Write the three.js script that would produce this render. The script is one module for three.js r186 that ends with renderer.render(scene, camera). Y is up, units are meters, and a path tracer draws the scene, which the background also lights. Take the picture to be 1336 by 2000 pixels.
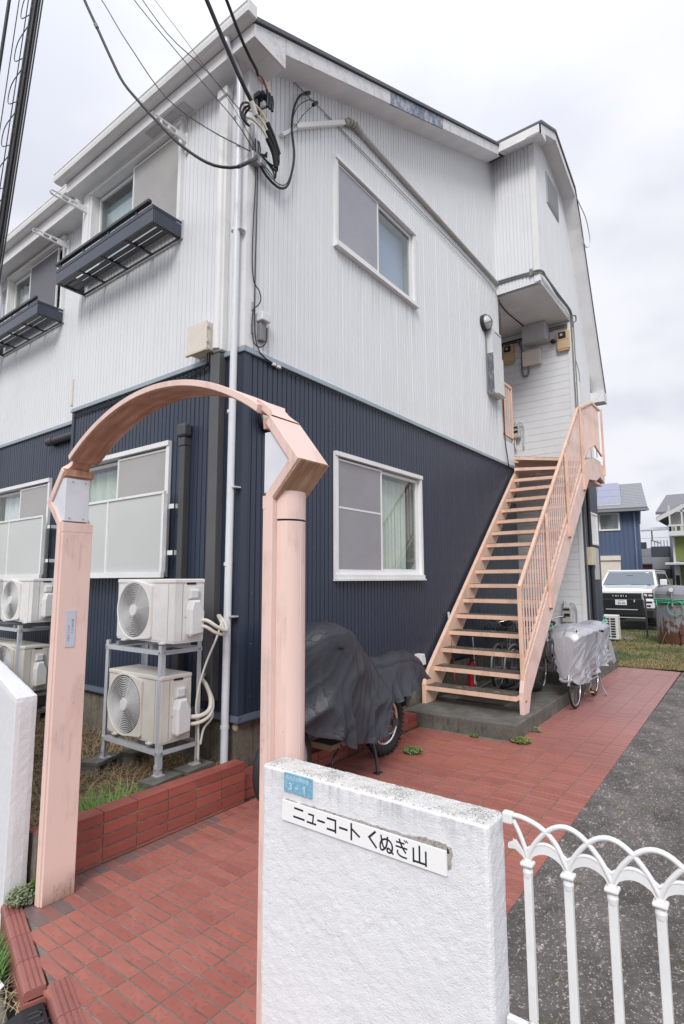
import * as THREE from 'three';
import { mergeGeometries } from 'three/addons/utils/BufferGeometryUtils.js';
import { RoundedBoxGeometry } from 'three/addons/geometries/RoundedBoxGeometry.js';
import { ImprovedNoise } from 'three/addons/math/ImprovedNoise.js';

// ------------------------------------------------------------------ camera, sky, sun, exposure
const D2R = Math.PI / 180, PI = Math.PI;
const scene = new THREE.Scene();
const camera = new THREE.PerspectiveCamera(85.54, 0.668, 0.05, 600);
camera.rotation.order = 'YXZ';
camera.position.set(0, 1.775, 0);
camera.rotation.set(6.949 * D2R, -52.966 * D2R, -0.216 * D2R);

const noise3 = new ImprovedNoise();
function fbm3(x, y, z, o = 5) { let a = 0.5, s = 0, f = 1; for (let i = 0; i < o; i++) { s += a * noise3.noise(x * f + 7.3, y * f + 1.7, z * f + 3.1); a *= 0.5; f *= 2.03; } return s; }
const sstep = (a, b, x) => { const t = Math.min(1, Math.max(0, (x - a) / (b - a))); return t * t * (3 - 2 * t); };
const mix = (a, b, t) => a + (b - a) * t;
{
  const W = 1024, H = 512, d = new Float32Array(W * H * 4);
  for (let j = 0; j < H; j++) for (let i = 0; i < W; i++) {
    const el = ((j + 0.5) / H - 0.5) * PI, az = ((i + 0.5) / W - 0.5) * 2 * PI;
    const y = Math.sin(el), x = Math.cos(el) * Math.cos(az), z = Math.cos(el) * Math.sin(az);
    const s = Math.max(0, y), h = 1 / (s + 0.22);                        // cloud layer flattens to the horizon
    const c = fbm3(x * h * 1.1, y * 2.2, z * h * 1.1, 6), c2 = fbm3(x * h * 3 + 9, y * 5, z * h * 3, 5);
    const L = 0.60 + 0.045 * s + 0.75 * Math.pow(sstep(0.35, 1.25, s), 2.2);
    const t = sstep(-0.28, 0.22, c + 0.45 * c2);                         // 0 bluish grey cloud base, 1 bright cloud
    const k = mix(1, 0.4, sstep(0.45, 0.9, s));
    const m = mix(1 - 0.14 * k, 1.03, t);
    const o = (j * W + i) * 4;
    d[o] = L * m * mix(0.925, 0.97, t); d[o + 1] = L * m * mix(0.958, 0.985, t); d[o + 2] = L * m * mix(1.075, 1.045, t); d[o + 3] = 1;
    if (y < 0) { const g = mix(1, 0.35, sstep(0, -0.08, y)); d[o] *= g; d[o + 1] *= g; d[o + 2] *= g; }
  }
  const sky = new THREE.DataTexture(d, W, H, THREE.RGBAFormat, THREE.FloatType);
  sky.mapping = THREE.EquirectangularReflectionMapping; sky.minFilter = sky.magFilter = THREE.LinearFilter; sky.needsUpdate = true;
  scene.background = sky; scene.environment = sky;
}
const sun = new THREE.DirectionalLight(new THREE.Color(1, 0.97, 0.93), 1.5);
sun.position.set(-28, 32, 14); sun.target.position.set(5, 0, -3);
sun.shadow.radius = 45; sun.castShadow = true; sun.shadow.mapSize.set(2048, 2048);
Object.assign(sun.shadow.camera, { left: -22, right: 22, top: 22, bottom: -22, near: 1, far: 120 });
scene.add(sun, sun.target);
const renderer = new THREE.WebGLRenderer({ antialias: true });
renderer.toneMapping = THREE.LinearToneMapping; renderer.toneMappingExposure = 1.5;
renderer.shadowMap.enabled = true; renderer.shadowMap.type = THREE.PCFSoftShadowMap;

// ------------------------------------------------------------------ helpers
let seed = 12345;
const rnd = () => { seed = (seed * 1664525 + 1013904223) >>> 0; return seed / 4294967296; };
const rr = (a, b) => a + (b - a) * rnd();
const V = (x, y, z) => new THREE.Vector3(x, y, z);
const lin = (r, g, b) => new THREE.Color().setRGB(r, g, b);

// periodic value noise for textures
function lattice(n, sd) { const a = new Float32Array(n * n); let s = sd; for (let i = 0; i < n * n; i++) { s = (s * 1664525 + 1013904223) >>> 0; a[i] = s / 4294967296; } return a; }
const LAT = {};
function pn(u, v, n, m, sd) {
  const key = n + '_' + m + '_' + sd; let a = LAT[key];
  if (!a) { a = LAT[key] = new Float32Array(n * m); let s = (sd * 7919 + 13) >>> 0; for (let i = 0; i < n * m; i++) { s = (s * 1664525 + 1013904223) >>> 0; a[i] = s / 4294967296; } }
  let x = u * n, y = v * m; const i = Math.floor(x), j = Math.floor(y); x -= i; y -= j; x = x * x * (3 - 2 * x); y = y * y * (3 - 2 * y);
  const i0 = ((i % n) + n) % n, i1 = (i0 + 1) % n, j0 = ((j % m) + m) % m, j1 = (j0 + 1) % m;
  return mix(mix(a[j0 * n + i0], a[j0 * n + i1], x), mix(a[j1 * n + i0], a[j1 * n + i1], x), y);
}
function pf(u, v, n, m, sd, o = 5) { let s = 0, a = 0.5, t = 0; for (let i = 0; i < o; i++) { s += a * pn(u, v, n, m, sd + i); t += a; a *= 0.55; n *= 2; m *= 2; } return s / t; }
const TEX = {};
function makeTex(name, size, fn, srgb = true) {
  const d = new Uint8Array(size * size * 4);
  for (let j = 0; j < size; j++) for (let i = 0; i < size; i++) {
    const c = fn((i + 0.5) / size, (j + 0.5) / size), o = (j * size + i) * 4;
    for (let k = 0; k < 3; k++) { let q = Array.isArray(c) ? c[k] : c; if (srgb === 'lin') q = Math.pow(Math.max(0, q), 1 / 2.2); d[o + k] = Math.max(0, Math.min(255, q * 255)); }
    d[o + 3] = 255;
  }
  const t = new THREE.DataTexture(d, size, size); t.wrapS = t.wrapT = THREE.RepeatWrapping; t.magFilter = THREE.LinearFilter; t.minFilter = THREE.LinearMipmapLinearFilter; t.generateMipmaps = true;
  if (srgb) t.colorSpace = THREE.SRGBColorSpace; t.needsUpdate = true; TEX[name] = t; return t;
}
makeTex('soft', 512, (u, v) => 0.93 + 0.07 * sstep(0.25, 0.7, pf(u, v, 4, 4, 1, 6)) - 0.05 * sstep(0.62, 0.8, pf(u, v, 24, 24, 9, 4)), 'lin');
makeTex('wall', 512, (u, v) => { const s = pf(u, v, 60, 3, 31, 4), g = pf(u, v, 5, 5, 33, 5); return 0.985 + 0.015 * sstep(0.3, 0.6, s) - 0.045 * sstep(0.45, 0.85, g); }, 'lin');
makeTex('tile', 512, (u, v) => { const a = pf(u, v, 5, 5, 121, 5), b = pf(u, v, 40, 40, 123, 4), c = pf(u, v, 14, 14, 125, 4); const k = 0.84 + 0.26 * (a - 0.2) - 0.22 * sstep(0.6, 0.75, b) * sstep(0.45, 0.65, c) + 0.10 * sstep(0.62, 0.75, c); return [k, k * mix(1, 1.04, a), k * mix(1, 1.06, a)]; }, 'lin');
makeTex('stuccoC', 1024, (u, v) => { const a = pf(u, v, 6, 6, 3, 6), b = pf(u, v, 80, 80, 5, 4); let k = 0.93 + 0.07 * a - 0.09 * sstep(0.66, 0.8, b) * sstep(0.45, 0.7, a); const cr = Math.abs(pf(u, v, 5, 5, 71, 6) - 0.5); k -= 0.08 * (1 - sstep(0, 0.008, cr)) * sstep(0.45, 0.6, pf(u, v, 7, 7, 74, 3)); return [k, k, k * 1.01]; }, 'lin');
makeTex('stuccoB', 1024, (u, v) => { const w = pf(u, v, 14, 14, 12, 3), r = Math.abs(pf(u + 0.02 * w, v + 0.03 * w, 40, 56, 21, 4) - 0.5) * 2; return 0.55 * (1 - r) + 0.3 * pf(u, v, 120, 120, 25, 3) + 0.2 * w; }, false);
makeTex('lichen', 1024, (u, v) => { const a = pf(u, v, 7, 7, 41, 5), b = pf(u, v, 90, 90, 43, 4); const t = sstep(0.5, 0.66, b + 0.5 * (a - 0.5)); const k = mix(0.92, 0.36, t * 0.85); return [k, k * 0.985, k * 0.96]; }, 'lin');
makeTex('asphalt', 1024, (u, v) => {
  const a = pf(u, v, 5, 5, 51, 6), b = pf(u, v, 170, 170, 53, 2), c = pf(u, v, 34, 60, 57, 4), w = pf(u, v, 12, 26, 91, 4); let k = 0.41 + 0.16 * (a - 0.5) + 0.16 * (pf(u, v, 60, 60, 59, 3) - 0.5) + 0.06 * sstep(0.5, 0.6, pf(u, v, 3, 3, 95, 4));
  k += 0.36 * sstep(0.66, 0.8, b + 0.22 * (c - 0.5)) + 0.2 * sstep(0.6, 0.75, c) * sstep(0.5, 0.62, w); const g = sstep(0.66, 0.75, pf(u, v, 9, 9, 61, 5));
  return [k * mix(1, 0.86, g), k * mix(0.95, 0.86, g), k * mix(0.92, 0.68, g)];
});
makeTex('grainB', 512, (u, v) => 0.5 * pf(u, v, 90, 90, 63, 4) + 0.5 * pn(u, v, 200, 200, 65), false);
makeTex('conc', 512, (u, v) => { const a = pf(u, v, 5, 5, 67, 6), b = pf(u, v, 60, 60, 69, 4), s = pf(u, v, 30, 3, 68, 4); const k = 0.72 + 0.3 * (a - 0.5) + 0.2 * (b - 0.5) - 0.12 * sstep(0.55, 0.8, s); return [k, k * 0.985, k * 0.95]; });
makeTex('soil', 512, (u, v) => { const a = pf(u, v, 8, 8, 73, 6), b = pf(u, v, 90, 30, 75, 4), c = pf(u, v, 30, 90, 76, 4); const k = 0.32 + 0.3 * (a - 0.4) + 0.35 * Math.max(sstep(0.55, 0.75, b), sstep(0.55, 0.75, c)); return [k, k * 0.86, k * 0.66]; });
makeTex('lawn', 512, (u, v) => { const a = pf(u, v, 6, 6, 77, 5), b = pf(u, v, 100, 100, 79, 3); const t = sstep(0.35, 0.65, a); const k = 0.75 + 0.5 * (b - 0.5); return [mix(0.46, 0.62, t) * k, mix(0.50, 0.55, t) * k, mix(0.26, 0.42, t) * k]; });
makeTex('rust', 512, (u, v) => { const s = pf(u, v, 22, 3, 81, 5), a = pf(u, v, 6, 8, 83, 5); const t = sstep(0.5, 0.62, 0.55 * s + 0.45 * a + 0.42 * (1 - v) - 0.24); return [mix(0.62, 0.42, t), mix(0.62, 0.27, t), mix(0.64, 0.17, t)]; });
makeTex('moss', 512, (u, v) => { const s = pf(u, v, 40, 4, 85, 4), a = pf(u, v, 9, 6, 87, 4); const k = 0.5 + 0.8 * (s - 0.5) + 0.35 * (a - 0.5); const q = Math.min(1, 0.42 + 0.75 * k); return [q, q * q * 0.45 + q * 0.55, q * q * 0.75 + q * 0.22]; }, 'lin');
makeTex('peel', 512, (u, v) => { const a = pf(u, v, 8, 8, 92, 6), b = pf(u, v, 40, 40, 94, 4); const t = sstep(0.5, 0.58, a * 0.6 + b * 0.4); return mix(0.99, 0.84, t); }, 'lin');
makeTex('bare', 512, (u, v) => { const a = pf(u, v, 10, 6, 96, 6), b = pf(u, v, 50, 40, 98, 4); const t = sstep(0.42, 0.6, a * 0.6 + b * 0.4); return [mix(0.52, 0.78, t), mix(0.55, 0.79, t), mix(0.62, 0.82, t)]; });
makeTex('paint', 512, (u, v) => { const a = pf(u, v, 6, 5, 111, 6), s = pf(u, v, 46, 3, 113, 4), c = pf(u, v, 60, 60, 117, 3); const k = 1 - 0.13 * sstep(0.45, 0.72, a) - 0.10 * sstep(0.55, 0.75, s) * sstep(0.4, 0.6, a), r = 0.28 * sstep(0.74, 0.8, c) * sstep(0.55, 0.68, a); return [k - r * 0.5, k * (1 - 0.02 * a) - r, k * (1 - 0.04 * a) - r * 1.2]; }, 'lin');
makeTex('perf', 256, (u, v) => { const x = (u * 8) % 1 - 0.5, y = (v * 8) % 1 - 0.5; return x * x + y * y < 0.045 ? 0.45 : 0.98; });
makeTex('fabB', 512, (u, v) => 0.6 * pf(u, v, 7, 5, 101, 5) + 0.4 * Math.abs(pf(u, v, 12, 9, 103, 4) - 0.5) * 2, false);
makeTex('tread', 256, (u, v) => { const k = 0.55 + 0.5 * (pf(u, v, 30, 30, 105, 4) - 0.5) + 0.25 * sstep(0.6, 0.75, pf(u, v, 9, 9, 107, 4)); return [k, k * 0.97, k * 0.93]; });

const matCache = {};
// base colour (linear, real-world), roughness, and optional texture name / metres per repeat / bump
function mat(c, rough = 0.6, o = {}) {
  const key = JSON.stringify([c, rough, o]); if (matCache[key]) return matCache[key];
  const P = o.phys ? THREE.MeshPhysicalMaterial : THREE.MeshStandardMaterial, m = new P({ color: lin(...c), roughness: rough, metalness: o.metal || 0 });
  if (o.map) { const t = TEX[o.map].clone(); t.needsUpdate = true; t.repeat.set(1 / (o.s || 1), 1 / (o.sv || o.s || 1)); m.map = t; }
  if (o.bump) { const t = TEX[o.bump].clone(); t.needsUpdate = true; t.repeat.set(1 / (o.bs || o.s || 1), 1 / (o.bsv || o.bs || o.s || 1)); m.bumpMap = t; m.bumpScale = o.bh || 0.002; }
  if (o.phys) Object.assign(m, o.phys);
  m.side = THREE.DoubleSide;
  return matCache[key] = m;
}
// geometry makers (all return plain non-indexed geometry)
const clean = (g) => { g = g.index ? g.toNonIndexed() : g; for (const k of Object.keys(g.attributes)) if (!['position', 'normal', 'uv'].includes(k)) g.deleteAttribute(k); if (!g.attributes.normal) g.computeVertexNormals(); if (!g.attributes.uv) g.setAttribute('uv', new THREE.Float32BufferAttribute(new Float32Array(g.attributes.position.count * 2), 2)); g.morphAttributes = {}; g.groups = []; return g; };
const mg = (l) => { l = (Array.isArray(l) ? l.flat(Infinity) : [l]).filter(Boolean).map(clean); return l.length === 1 ? l[0] : mergeGeometries(l); };
function bx(x0, x1, y0, y1, z0, z1, r = 0) {
  const w = Math.abs(x1 - x0), h = Math.abs(y1 - y0), d = Math.abs(z1 - z0);
  const g = r ? new RoundedBoxGeometry(w, h, d, 1, Math.min(r, w / 2.01, h / 2.01, d / 2.01)) : new THREE.BoxGeometry(w, h, d);
  g.translate((x0 + x1) / 2, (y0 + y1) / 2, (z0 + z1) / 2); return g;
}
function tube(pts, r, seg = 0, rad = 8, closed = false) { const c = new THREE.CatmullRomCurve3(pts.map((p) => (p.isVector3 ? p : V(...p))), closed, 'centripetal'); return new THREE.TubeGeometry(c, seg || Math.max(8, pts.length * 6), r, rad, closed); }
function cyl(a, b, r0, r1 = r0, seg = 12, open = false) {
  a = a.isVector3 ? a : V(...a); b = b.isVector3 ? b : V(...b); const d = b.clone().sub(a), g = new THREE.CylinderGeometry(r1, r0, d.length(), seg, 1, open);
  g.applyQuaternion(new THREE.Quaternion().setFromUnitVectors(V(0, 1, 0), d.normalize())); g.translate((a.x + b.x) / 2, (a.y + b.y) / 2, (a.z + b.z) / 2); return g;
}
function bar(a, b, w, h, up = V(0, 1, 0), r = 0) {        // box beam from a to b: w sideways, h along up
  a = a.isVector3 ? a : V(...a); b = b.isVector3 ? b : V(...b); const d = b.clone().sub(a), L = d.length(); d.normalize();
  const s = new THREE.Vector3().crossVectors(d, up).normalize(), u = new THREE.Vector3().crossVectors(s, d);
  const g = r ? new RoundedBoxGeometry(L, h, w, 1, r) : new THREE.BoxGeometry(L, h, w); g.applyMatrix4(new THREE.Matrix4().makeBasis(d, u, s)); g.translate((a.x + b.x) / 2, (a.y + b.y) / 2, (a.z + b.z) / 2); return g;
}
const shp = (p, holes = []) => { const s = new THREE.Shape(p.map((q) => new THREE.Vector2(...q))); for (const h of holes) s.holes.push(new THREE.Path(h.map((q) => new THREE.Vector2(...q)))); return s; };
const ex = (p, depth, o = {}) => new THREE.ExtrudeGeometry(Array.isArray(p) ? shp(p, o.holes) : p, { depth, bevelEnabled: !!o.b, bevelSize: o.b || 0, bevelThickness: o.b || 0, bevelSegments: 1, bevelOffset: -(o.b || 0), curveSegments: o.cs || 10 });
const exXY = (p, z0, z1, o) => ex(p, z1 - z0, o).translate(0, 0, z0);                                                       // points (x, y)
const exZY = (p, x0, x1, o) => ex(p.map(([z, y]) => [-z, y]), x1 - x0, o && o.holes ? { ...o, holes: o.holes.map((h) => h.map(([z, y]) => [-z, y])) } : o).rotateY(PI / 2).translate(x0, 0, 0);   // points (z, y)
const exXZ = (p, y0, y1, o) => ex(p.map(([x, z]) => [x, -z]), y1 - y0, o).rotateX(-PI / 2).translate(0, y0, 0);              // points (x, z)
const disc = (r, seg = 24) => new THREE.CircleGeometry(r, seg);
function boxUV(g) {                                         // texture coordinates in metres by the dominant axis
  const p = g.attributes.position, n = g.attributes.normal, u = g.attributes.uv;
  for (let i = 0; i < p.count; i++) { const a = Math.abs(n.getX(i)), b = Math.abs(n.getY(i)), c = Math.abs(n.getZ(i)); if (a >= b && a >= c) u.setXY(i, p.getZ(i), p.getY(i)); else if (b >= c) u.setXY(i, p.getX(i), p.getZ(i)); else u.setXY(i, p.getX(i), p.getY(i)); }
  return g;
}
function triQuads(quads) { const a = []; for (const [p, q, r, s] of quads) a.push(...p, ...q, ...r, ...p, ...r, ...s); const g = new THREE.BufferGeometry(); g.setAttribute('position', new THREE.Float32BufferAttribute(a, 3)); g.computeVertexNormals(); return clean(g); }

const used = {};
const numbered = (n) => { used[n] = (used[n] || 0) + 1; return used[n] === 1 ? n : n + '_' + String(used[n] - 1).padStart(3, '0'); };
const ORIG = new Map();
function tag(o, label, category, group, kind) { if (label) o.userData.label = label; if (category) o.userData.category = category; if (group) o.userData.group = group; if (kind) o.userData.kind = kind; return o; }
function thing(name, label, category, pos = [0, 0, 0], group, rotY = 0) { const o = new THREE.Group(); o.name = numbered(name); o.position.set(...pos); o.rotation.y = rotY; scene.add(o); ORIG.set(o, pos); return tag(o, label, category, group); }
const shadow = (m) => { m.castShadow = m.receiveShadow = true; return m; };
// a part built in world coordinates (moved to its thing's origin)
function part(parent, name, geoms, m, label, keepUV) {
  let g = mg(geoms); if (!keepUV) boxUV(g); const o = ORIG.get(parent) || [0, 0, 0]; g.translate(-o[0], -o[1], -o[2]);
  const me = shadow(new THREE.Mesh(g, m)); me.name = name; parent.add(me); ORIG.set(me, o); if (label) me.userData.label = label; return me;
}
// a part built in the local coordinates of its thing
function partL(parent, name, geoms, m, label, keepUV) { const g = mg(geoms); if (!keepUV) boxUV(g); const me = shadow(new THREE.Mesh(g, m)); me.name = name; parent.add(me); if (label) me.userData.label = label; return me; }
function struct(name, geoms, m, keepUV) { const g = mg(geoms); if (!keepUV) boxUV(g); const me = shadow(new THREE.Mesh(g, m)); me.name = numbered(name); me.userData.kind = 'structure'; scene.add(me); return me; }
function single(name, geoms, m, label, category, group, kind) { const g = mg(geoms); boxUV(g); const me = shadow(new THREE.Mesh(g, m)); me.name = numbered(name); scene.add(me); return tag(me, label, category, group, kind); }
function copy(root, pos, label, group) { const c = root.clone(); c.name = numbered(root.name.replace(/_\d{3}$/, '')); c.userData = { ...root.userData }; scene.add(c); c.position.set(...pos); if (label) c.userData.label = label; if (group) c.userData.group = group; return c; }

// stains with their own shape: streaks of dirt drawn once and laid on the surface
function stainMat(w, h, draw) { const cv = document.createElement('canvas'); cv.width = w; cv.height = h; const c = cv.getContext('2d'); c.clearRect(0, 0, w, h); draw(c); const t = new THREE.CanvasTexture(cv); t.colorSpace = THREE.SRGBColorSpace; return new THREE.MeshStandardMaterial({ map: t, transparent: true, roughness: 0.9, side: THREE.DoubleSide }); }
function streaks(c, w, h, n, col, a0, wid) { for (let i = 0; i < n; i++) { const x = rnd() * w, l = h * (0.25 + 0.75 * rnd()), q = wid * (0.4 + rnd()); const g = c.createLinearGradient(0, 0, 0, l); g.addColorStop(0, `rgba(${col},${a0 * (0.4 + 0.6 * rnd())})`); g.addColorStop(1, `rgba(${col},0)`); c.fillStyle = g; c.fillRect(x, 0, q, l); } }

// ------------------------------------------------------------------ materials
const M = {
  whiteSiding: mat([0.75, 0.765, 0.785], 0.55, { map: 'wall', s: 2.2, sv: 3 }),
  darkSiding: mat([0.031, 0.042, 0.070], 0.42, { map: 'wall', s: 2.2, sv: 3 }),
  whiteTrim: mat([0.78, 0.78, 0.78], 0.5, { map: 'soft', s: 1.3 }),
  darkTrim: mat([0.037, 0.048, 0.075], 0.45, { map: 'soft', s: 1.3 }),
  flash: mat([0.27, 0.32, 0.36], 0.4, { map: 'soft', s: 0.8 }),
  baseFlash: mat([0.10, 0.125, 0.17], 0.45, { map: 'soft', s: 0.8 }),
  fascia: mat([0.72, 0.72, 0.73], 0.7, { map: 'peel', s: 0.7 }),
  soffit: mat([0.78, 0.78, 0.79], 0.75, { map: 'soft', s: 1.1 }),
  bare: mat([0.80, 0.81, 0.84], 0.75, { map: 'bare', s: 0.6 }),
  roof: mat([0.10, 0.105, 0.12], 0.6, { map: 'soft', s: 0.9 }),
  found: mat([0.32, 0.295, 0.255], 0.85, { map: 'conc', s: 1.4, bump: 'grainB', bs: 0.4, bh: 0.001 }),
  alu: mat([0.80, 0.80, 0.80], 0.4, { map: 'soft', s: 0.9 }),
  aluGrey: mat([0.60, 0.62, 0.66], 0.4, { metal: 0.3, map: 'soft', s: 0.5 }),
  glass: mat([0.94, 0.97, 0.97], 0.02, { phys: { transmission: 1, thickness: 0, ior: 1.5 } }),
  screen: mat([0.32, 0.31, 0.335], 0.75, { map: 'soft', s: 1.7 }),
  frosted: mat([0.80, 0.82, 0.80], 0.5, { phys: { transmission: 0.45, thickness: 0 } }),
  room: mat([0.30, 0.30, 0.28], 0.9),
  curtain: mat([0.62, 0.66, 0.58], 0.9, { map: 'soft', s: 0.8 }),
  curtainWhite: mat([0.72, 0.72, 0.70], 0.9, { map: 'soft', s: 0.8 }),
  blackMetal: mat([0.022, 0.025, 0.032], 0.35, { map: 'soft', s: 0.5 }),
  rackFace: mat([0.045, 0.056, 0.082], 0.3, { map: 'soft', s: 0.5 }),
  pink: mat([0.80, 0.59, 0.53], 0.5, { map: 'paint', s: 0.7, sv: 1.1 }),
  pinkShadeStreaks: mat([0.72, 0.45, 0.34], 0.7, { map: 'moss', s: 1.3, sv: 0.7 }),  // pink darkened to brown: shade and red tile bounce in the colour, plus streaks
  mossShade: mat([0.62, 0.42, 0.30], 0.85, { map: 'moss', s: 0.35, sv: 0.3 }),  // moss streaks over pink, with shade also put into the colour
  peach: mat([0.80, 0.545, 0.415], 0.5, { map: 'paint', s: 0.6, sv: 0.8 }),
  peachPale: mat([0.80, 0.585, 0.515], 0.5, { map: 'paint', s: 0.6, sv: 0.8 }),
  treadTop: mat([0.30, 0.27, 0.235], 0.85, { map: 'tread', s: 0.5 }),
  lantern: mat([0.70, 0.71, 0.76], 0.35, { map: 'soft', s: 0.6 }),
  stucco: mat([0.80, 0.80, 0.82], 0.85, { map: 'stuccoC', s: 0.9, bump: 'stuccoB', bs: 0.30, bh: 0.0026 }),
  stuccoTop: mat([0.78, 0.78, 0.77], 0.9, { map: 'lichen', s: 0.26, bump: 'stuccoB', bs: 0.3, bh: 0.006 }),
  concDark: mat([0.25, 0.245, 0.225], 0.8, { map: 'conc', s: 1.1, bump: 'grainB', bs: 0.3, bh: 0.001 }),
  concEdge: mat([0.27, 0.27, 0.26], 0.75, { map: 'conc', s: 0.6, bump: 'grainB', bs: 0.3, bh: 0.001 }),
  block: mat([0.33, 0.32, 0.30], 0.9, { map: 'conc', s: 0.4, bump: 'grainB', bs: 0.12, bh: 0.002 }),
  asphalt: mat([0.72, 0.72, 0.72], 0.85, { map: 'asphalt', s: 1.3, bump: 'grainB', bs: 0.25, bh: 0.003 }),
  mortar: mat([0.40, 0.36, 0.32], 0.9, { map: 'conc', s: 0.5 }),
  soil: mat([0.62, 0.62, 0.62], 0.95, { map: 'soil', s: 0.8, bump: 'grainB', bs: 0.3, bh: 0.006 }),
  lawn: mat([0.55, 0.53, 0.50], 0.95, { map: 'lawn', s: 2.3, bump: 'grainB', bs: 0.4, bh: 0.01 }),
  pvc: mat([0.70, 0.72, 0.76], 0.35, { map: 'soft', s: 0.7 }),
  acBody: mat([0.75, 0.74, 0.715], 0.5, { map: 'soft', s: 0.6 }),
  acBodyOld: mat([0.64, 0.61, 0.555], 0.55, { map: 'soft', s: 0.45 }),
  acCover: mat([0.70, 0.70, 0.70], 0.4, { map: 'soft', s: 0.6 }),
  dark: mat([0.012, 0.012, 0.013], 0.6),
  darkGrey: mat([0.05, 0.05, 0.055], 0.5),
  rubber: mat([0.018, 0.018, 0.02], 0.75),
  cable: mat([0.014, 0.015, 0.018], 0.5),
  cableGrey: mat([0.20, 0.20, 0.20], 0.6),
  hose: mat([0.68, 0.64, 0.56], 0.7, { map: 'soft', s: 0.2 }),
  beige: mat([0.62, 0.55, 0.41], 0.5, { map: 'soft', s: 0.4 }),
  tan: mat([0.60, 0.44, 0.26], 0.5, { map: 'soft', s: 0.4 }),
  cream: mat([0.74, 0.68, 0.60], 0.55, { map: 'soft', s: 0.5 }),
  chrome: mat([0.75, 0.75, 0.76], 0.2, { metal: 1 }),
  steel: mat([0.36, 0.36, 0.37], 0.45, { metal: 0.6 }),
  houseTrim: mat([0.58, 0.58, 0.58], 0.6),
  fenceWhite: mat([0.80, 0.80, 0.80], 0.4, { map: 'soft', s: 0.4 }),
};

// ------------------------------------------------------------------ the apartment building
const XL = 3.42, XL2 = 3.68, ZG = -3.72, ZB = -2.88, XA = 11.9;
const wallM = (k, w) => (k === 'x' ? new THREE.Matrix4().makeTranslation(0, 0, w) : new THREE.Matrix4().makeBasis(V(0, 0, 1), V(0, 1, 0), V(-1, 0, 0)).setPosition(w, 0, 0));
const GAB = wallM('x', ZG), LEF = wallM('z', XL), LEF2 = wallM('z', XL2), FRO = wallM('x', ZB), ALC = wallM('z', XA);
const onWall = (m, g) => mg(g).applyMatrix4(m);
// ribbed metal siding: u along the wall, real grooves, cut round openings and under the roof line
function siding(m, u0, u1, y0, top, holes = [], p = 0.068, g = 0.013, d = 0.012) {
  const tf = typeof top === 'function' ? top : () => top, cols = [];
  for (let u = Math.floor(u0 / p) * p; u < u1 + p; u += p) { const G = Math.round(u / p) % 6 ? g : g * 1.5; cols.push([u, 0], [u + p - G, 0], [u + p - G * 0.75, -d], [u + p - G * 0.25, -d]); }
  const cuts = [u0, u1, ...holes.flatMap((h) => [h[0], h[1]])], Q = [];
  for (let i = 0; i + 1 < cols.length; i++) {
    let [a, oa] = cols[i], [b, ob] = cols[i + 1]; if (b <= u0 || a >= u1 || b - a < 1e-6) continue;
    const xs = [a, b, ...cuts.filter((c) => c > a + 1e-5 && c < b - 1e-5)].sort((s, t) => s - t);
    for (let k = 0; k + 1 < xs.length; k++) {
      const x0 = xs[k], x1 = xs[k + 1], mu = (x0 + x1) / 2; if (mu < u0 || mu > u1) continue;
      const d0 = mix(oa, ob, (x0 - a) / (b - a)), d1 = mix(oa, ob, (x1 - a) / (b - a));
      let segs = [[y0, null]];
      for (const h of holes) if (mu > h[0] && mu < h[1]) { segs = segs.flatMap(([s, e]) => (s < h[2] ? [[s, h[2]], [h[3], e]] : [[s, e]])); }
      for (const [s, e] of segs) { const t0 = e === null ? tf(x0) : e, t1 = e === null ? tf(x1) : e; if (t0 <= s && t1 <= s) continue; Q.push([[x0, s, d0], [x1, s, d1], [x1, t1, d1], [x0, t0, d0]]); }
    }
  }
  return triQuads(Q).applyMatrix4(m);
}
const house = thing('apartment_building', 'two storey apartment building clad in white siding above and dark navy siding below', 'apartment building', [3.42, 0, -3.72]);
const T = (x) => 7.24 + 0.4776 * (x - 3.632);                        // top of the roof edge over the gable wall
const W_UG = [4.80, 6.70, 5.67, 6.83], W_LG = [4.785, 6.735, 1.78, 3.20], W_UL = [-6.64, -4.74, 5.60, 6.82], W_LL = [-6.70, -4.80, 1.83, 3.21], W_UL2 = [-9.77, -7.85, 5.66, 6.84], W_LL2 = [-9.85, -7.91, 1.83, 3.21];
part(house, 'upper_wall', [siding(GAB, XL, 10.0, 3.955, (u) => T(u) - 0.2, [W_UG]), siding(GAB, 10.0, 10.56, 3.955, 4.40)], M.whiteSiding, 'white ribbed siding of the gable wall');
part(house, 'lower_wall', siding(GAB, XL, 10.56, 0.60, 3.90, [W_LG]), M.darkSiding, 'dark navy ribbed siding of the gable wall');
part(house, 'upper_wall', siding(LEF, -6.87, ZG, 3.955, 6.95, [W_UL]), M.whiteSiding, 'white ribbed siding facing the street');
part(house, 'lower_wall', siding(LEF, -6.87, ZG, 0.60, 3.90, [W_LL]), M.darkSiding, 'dark navy ribbed siding facing the street');
part(house, 'upper_wall', [siding(LEF2, -15, -6.87, 3.955, 7.0, [W_UL2]), bx(XL, XL2, 3.955, 7.0, -6.90, -6.87)], M.whiteSiding, 'white siding of the set back second flat');
part(house, 'lower_wall', [siding(LEF2, -15, -6.87, 0.60, 3.90, [W_LL2]), bx(XL, XL2, 0.6, 3.9, -6.90, -6.87)], M.darkSiding, 'dark siding of the set back second flat');
// closing walls, not in view but real: passage side of the block, back
part(house, 'inner_wall', [bx(10.0, 10.06, 0.2, 10, -15, -3.75), bx(3.5, 13.4, 0.2, 7, -15.05, -15)], M.whiteTrim);
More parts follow.
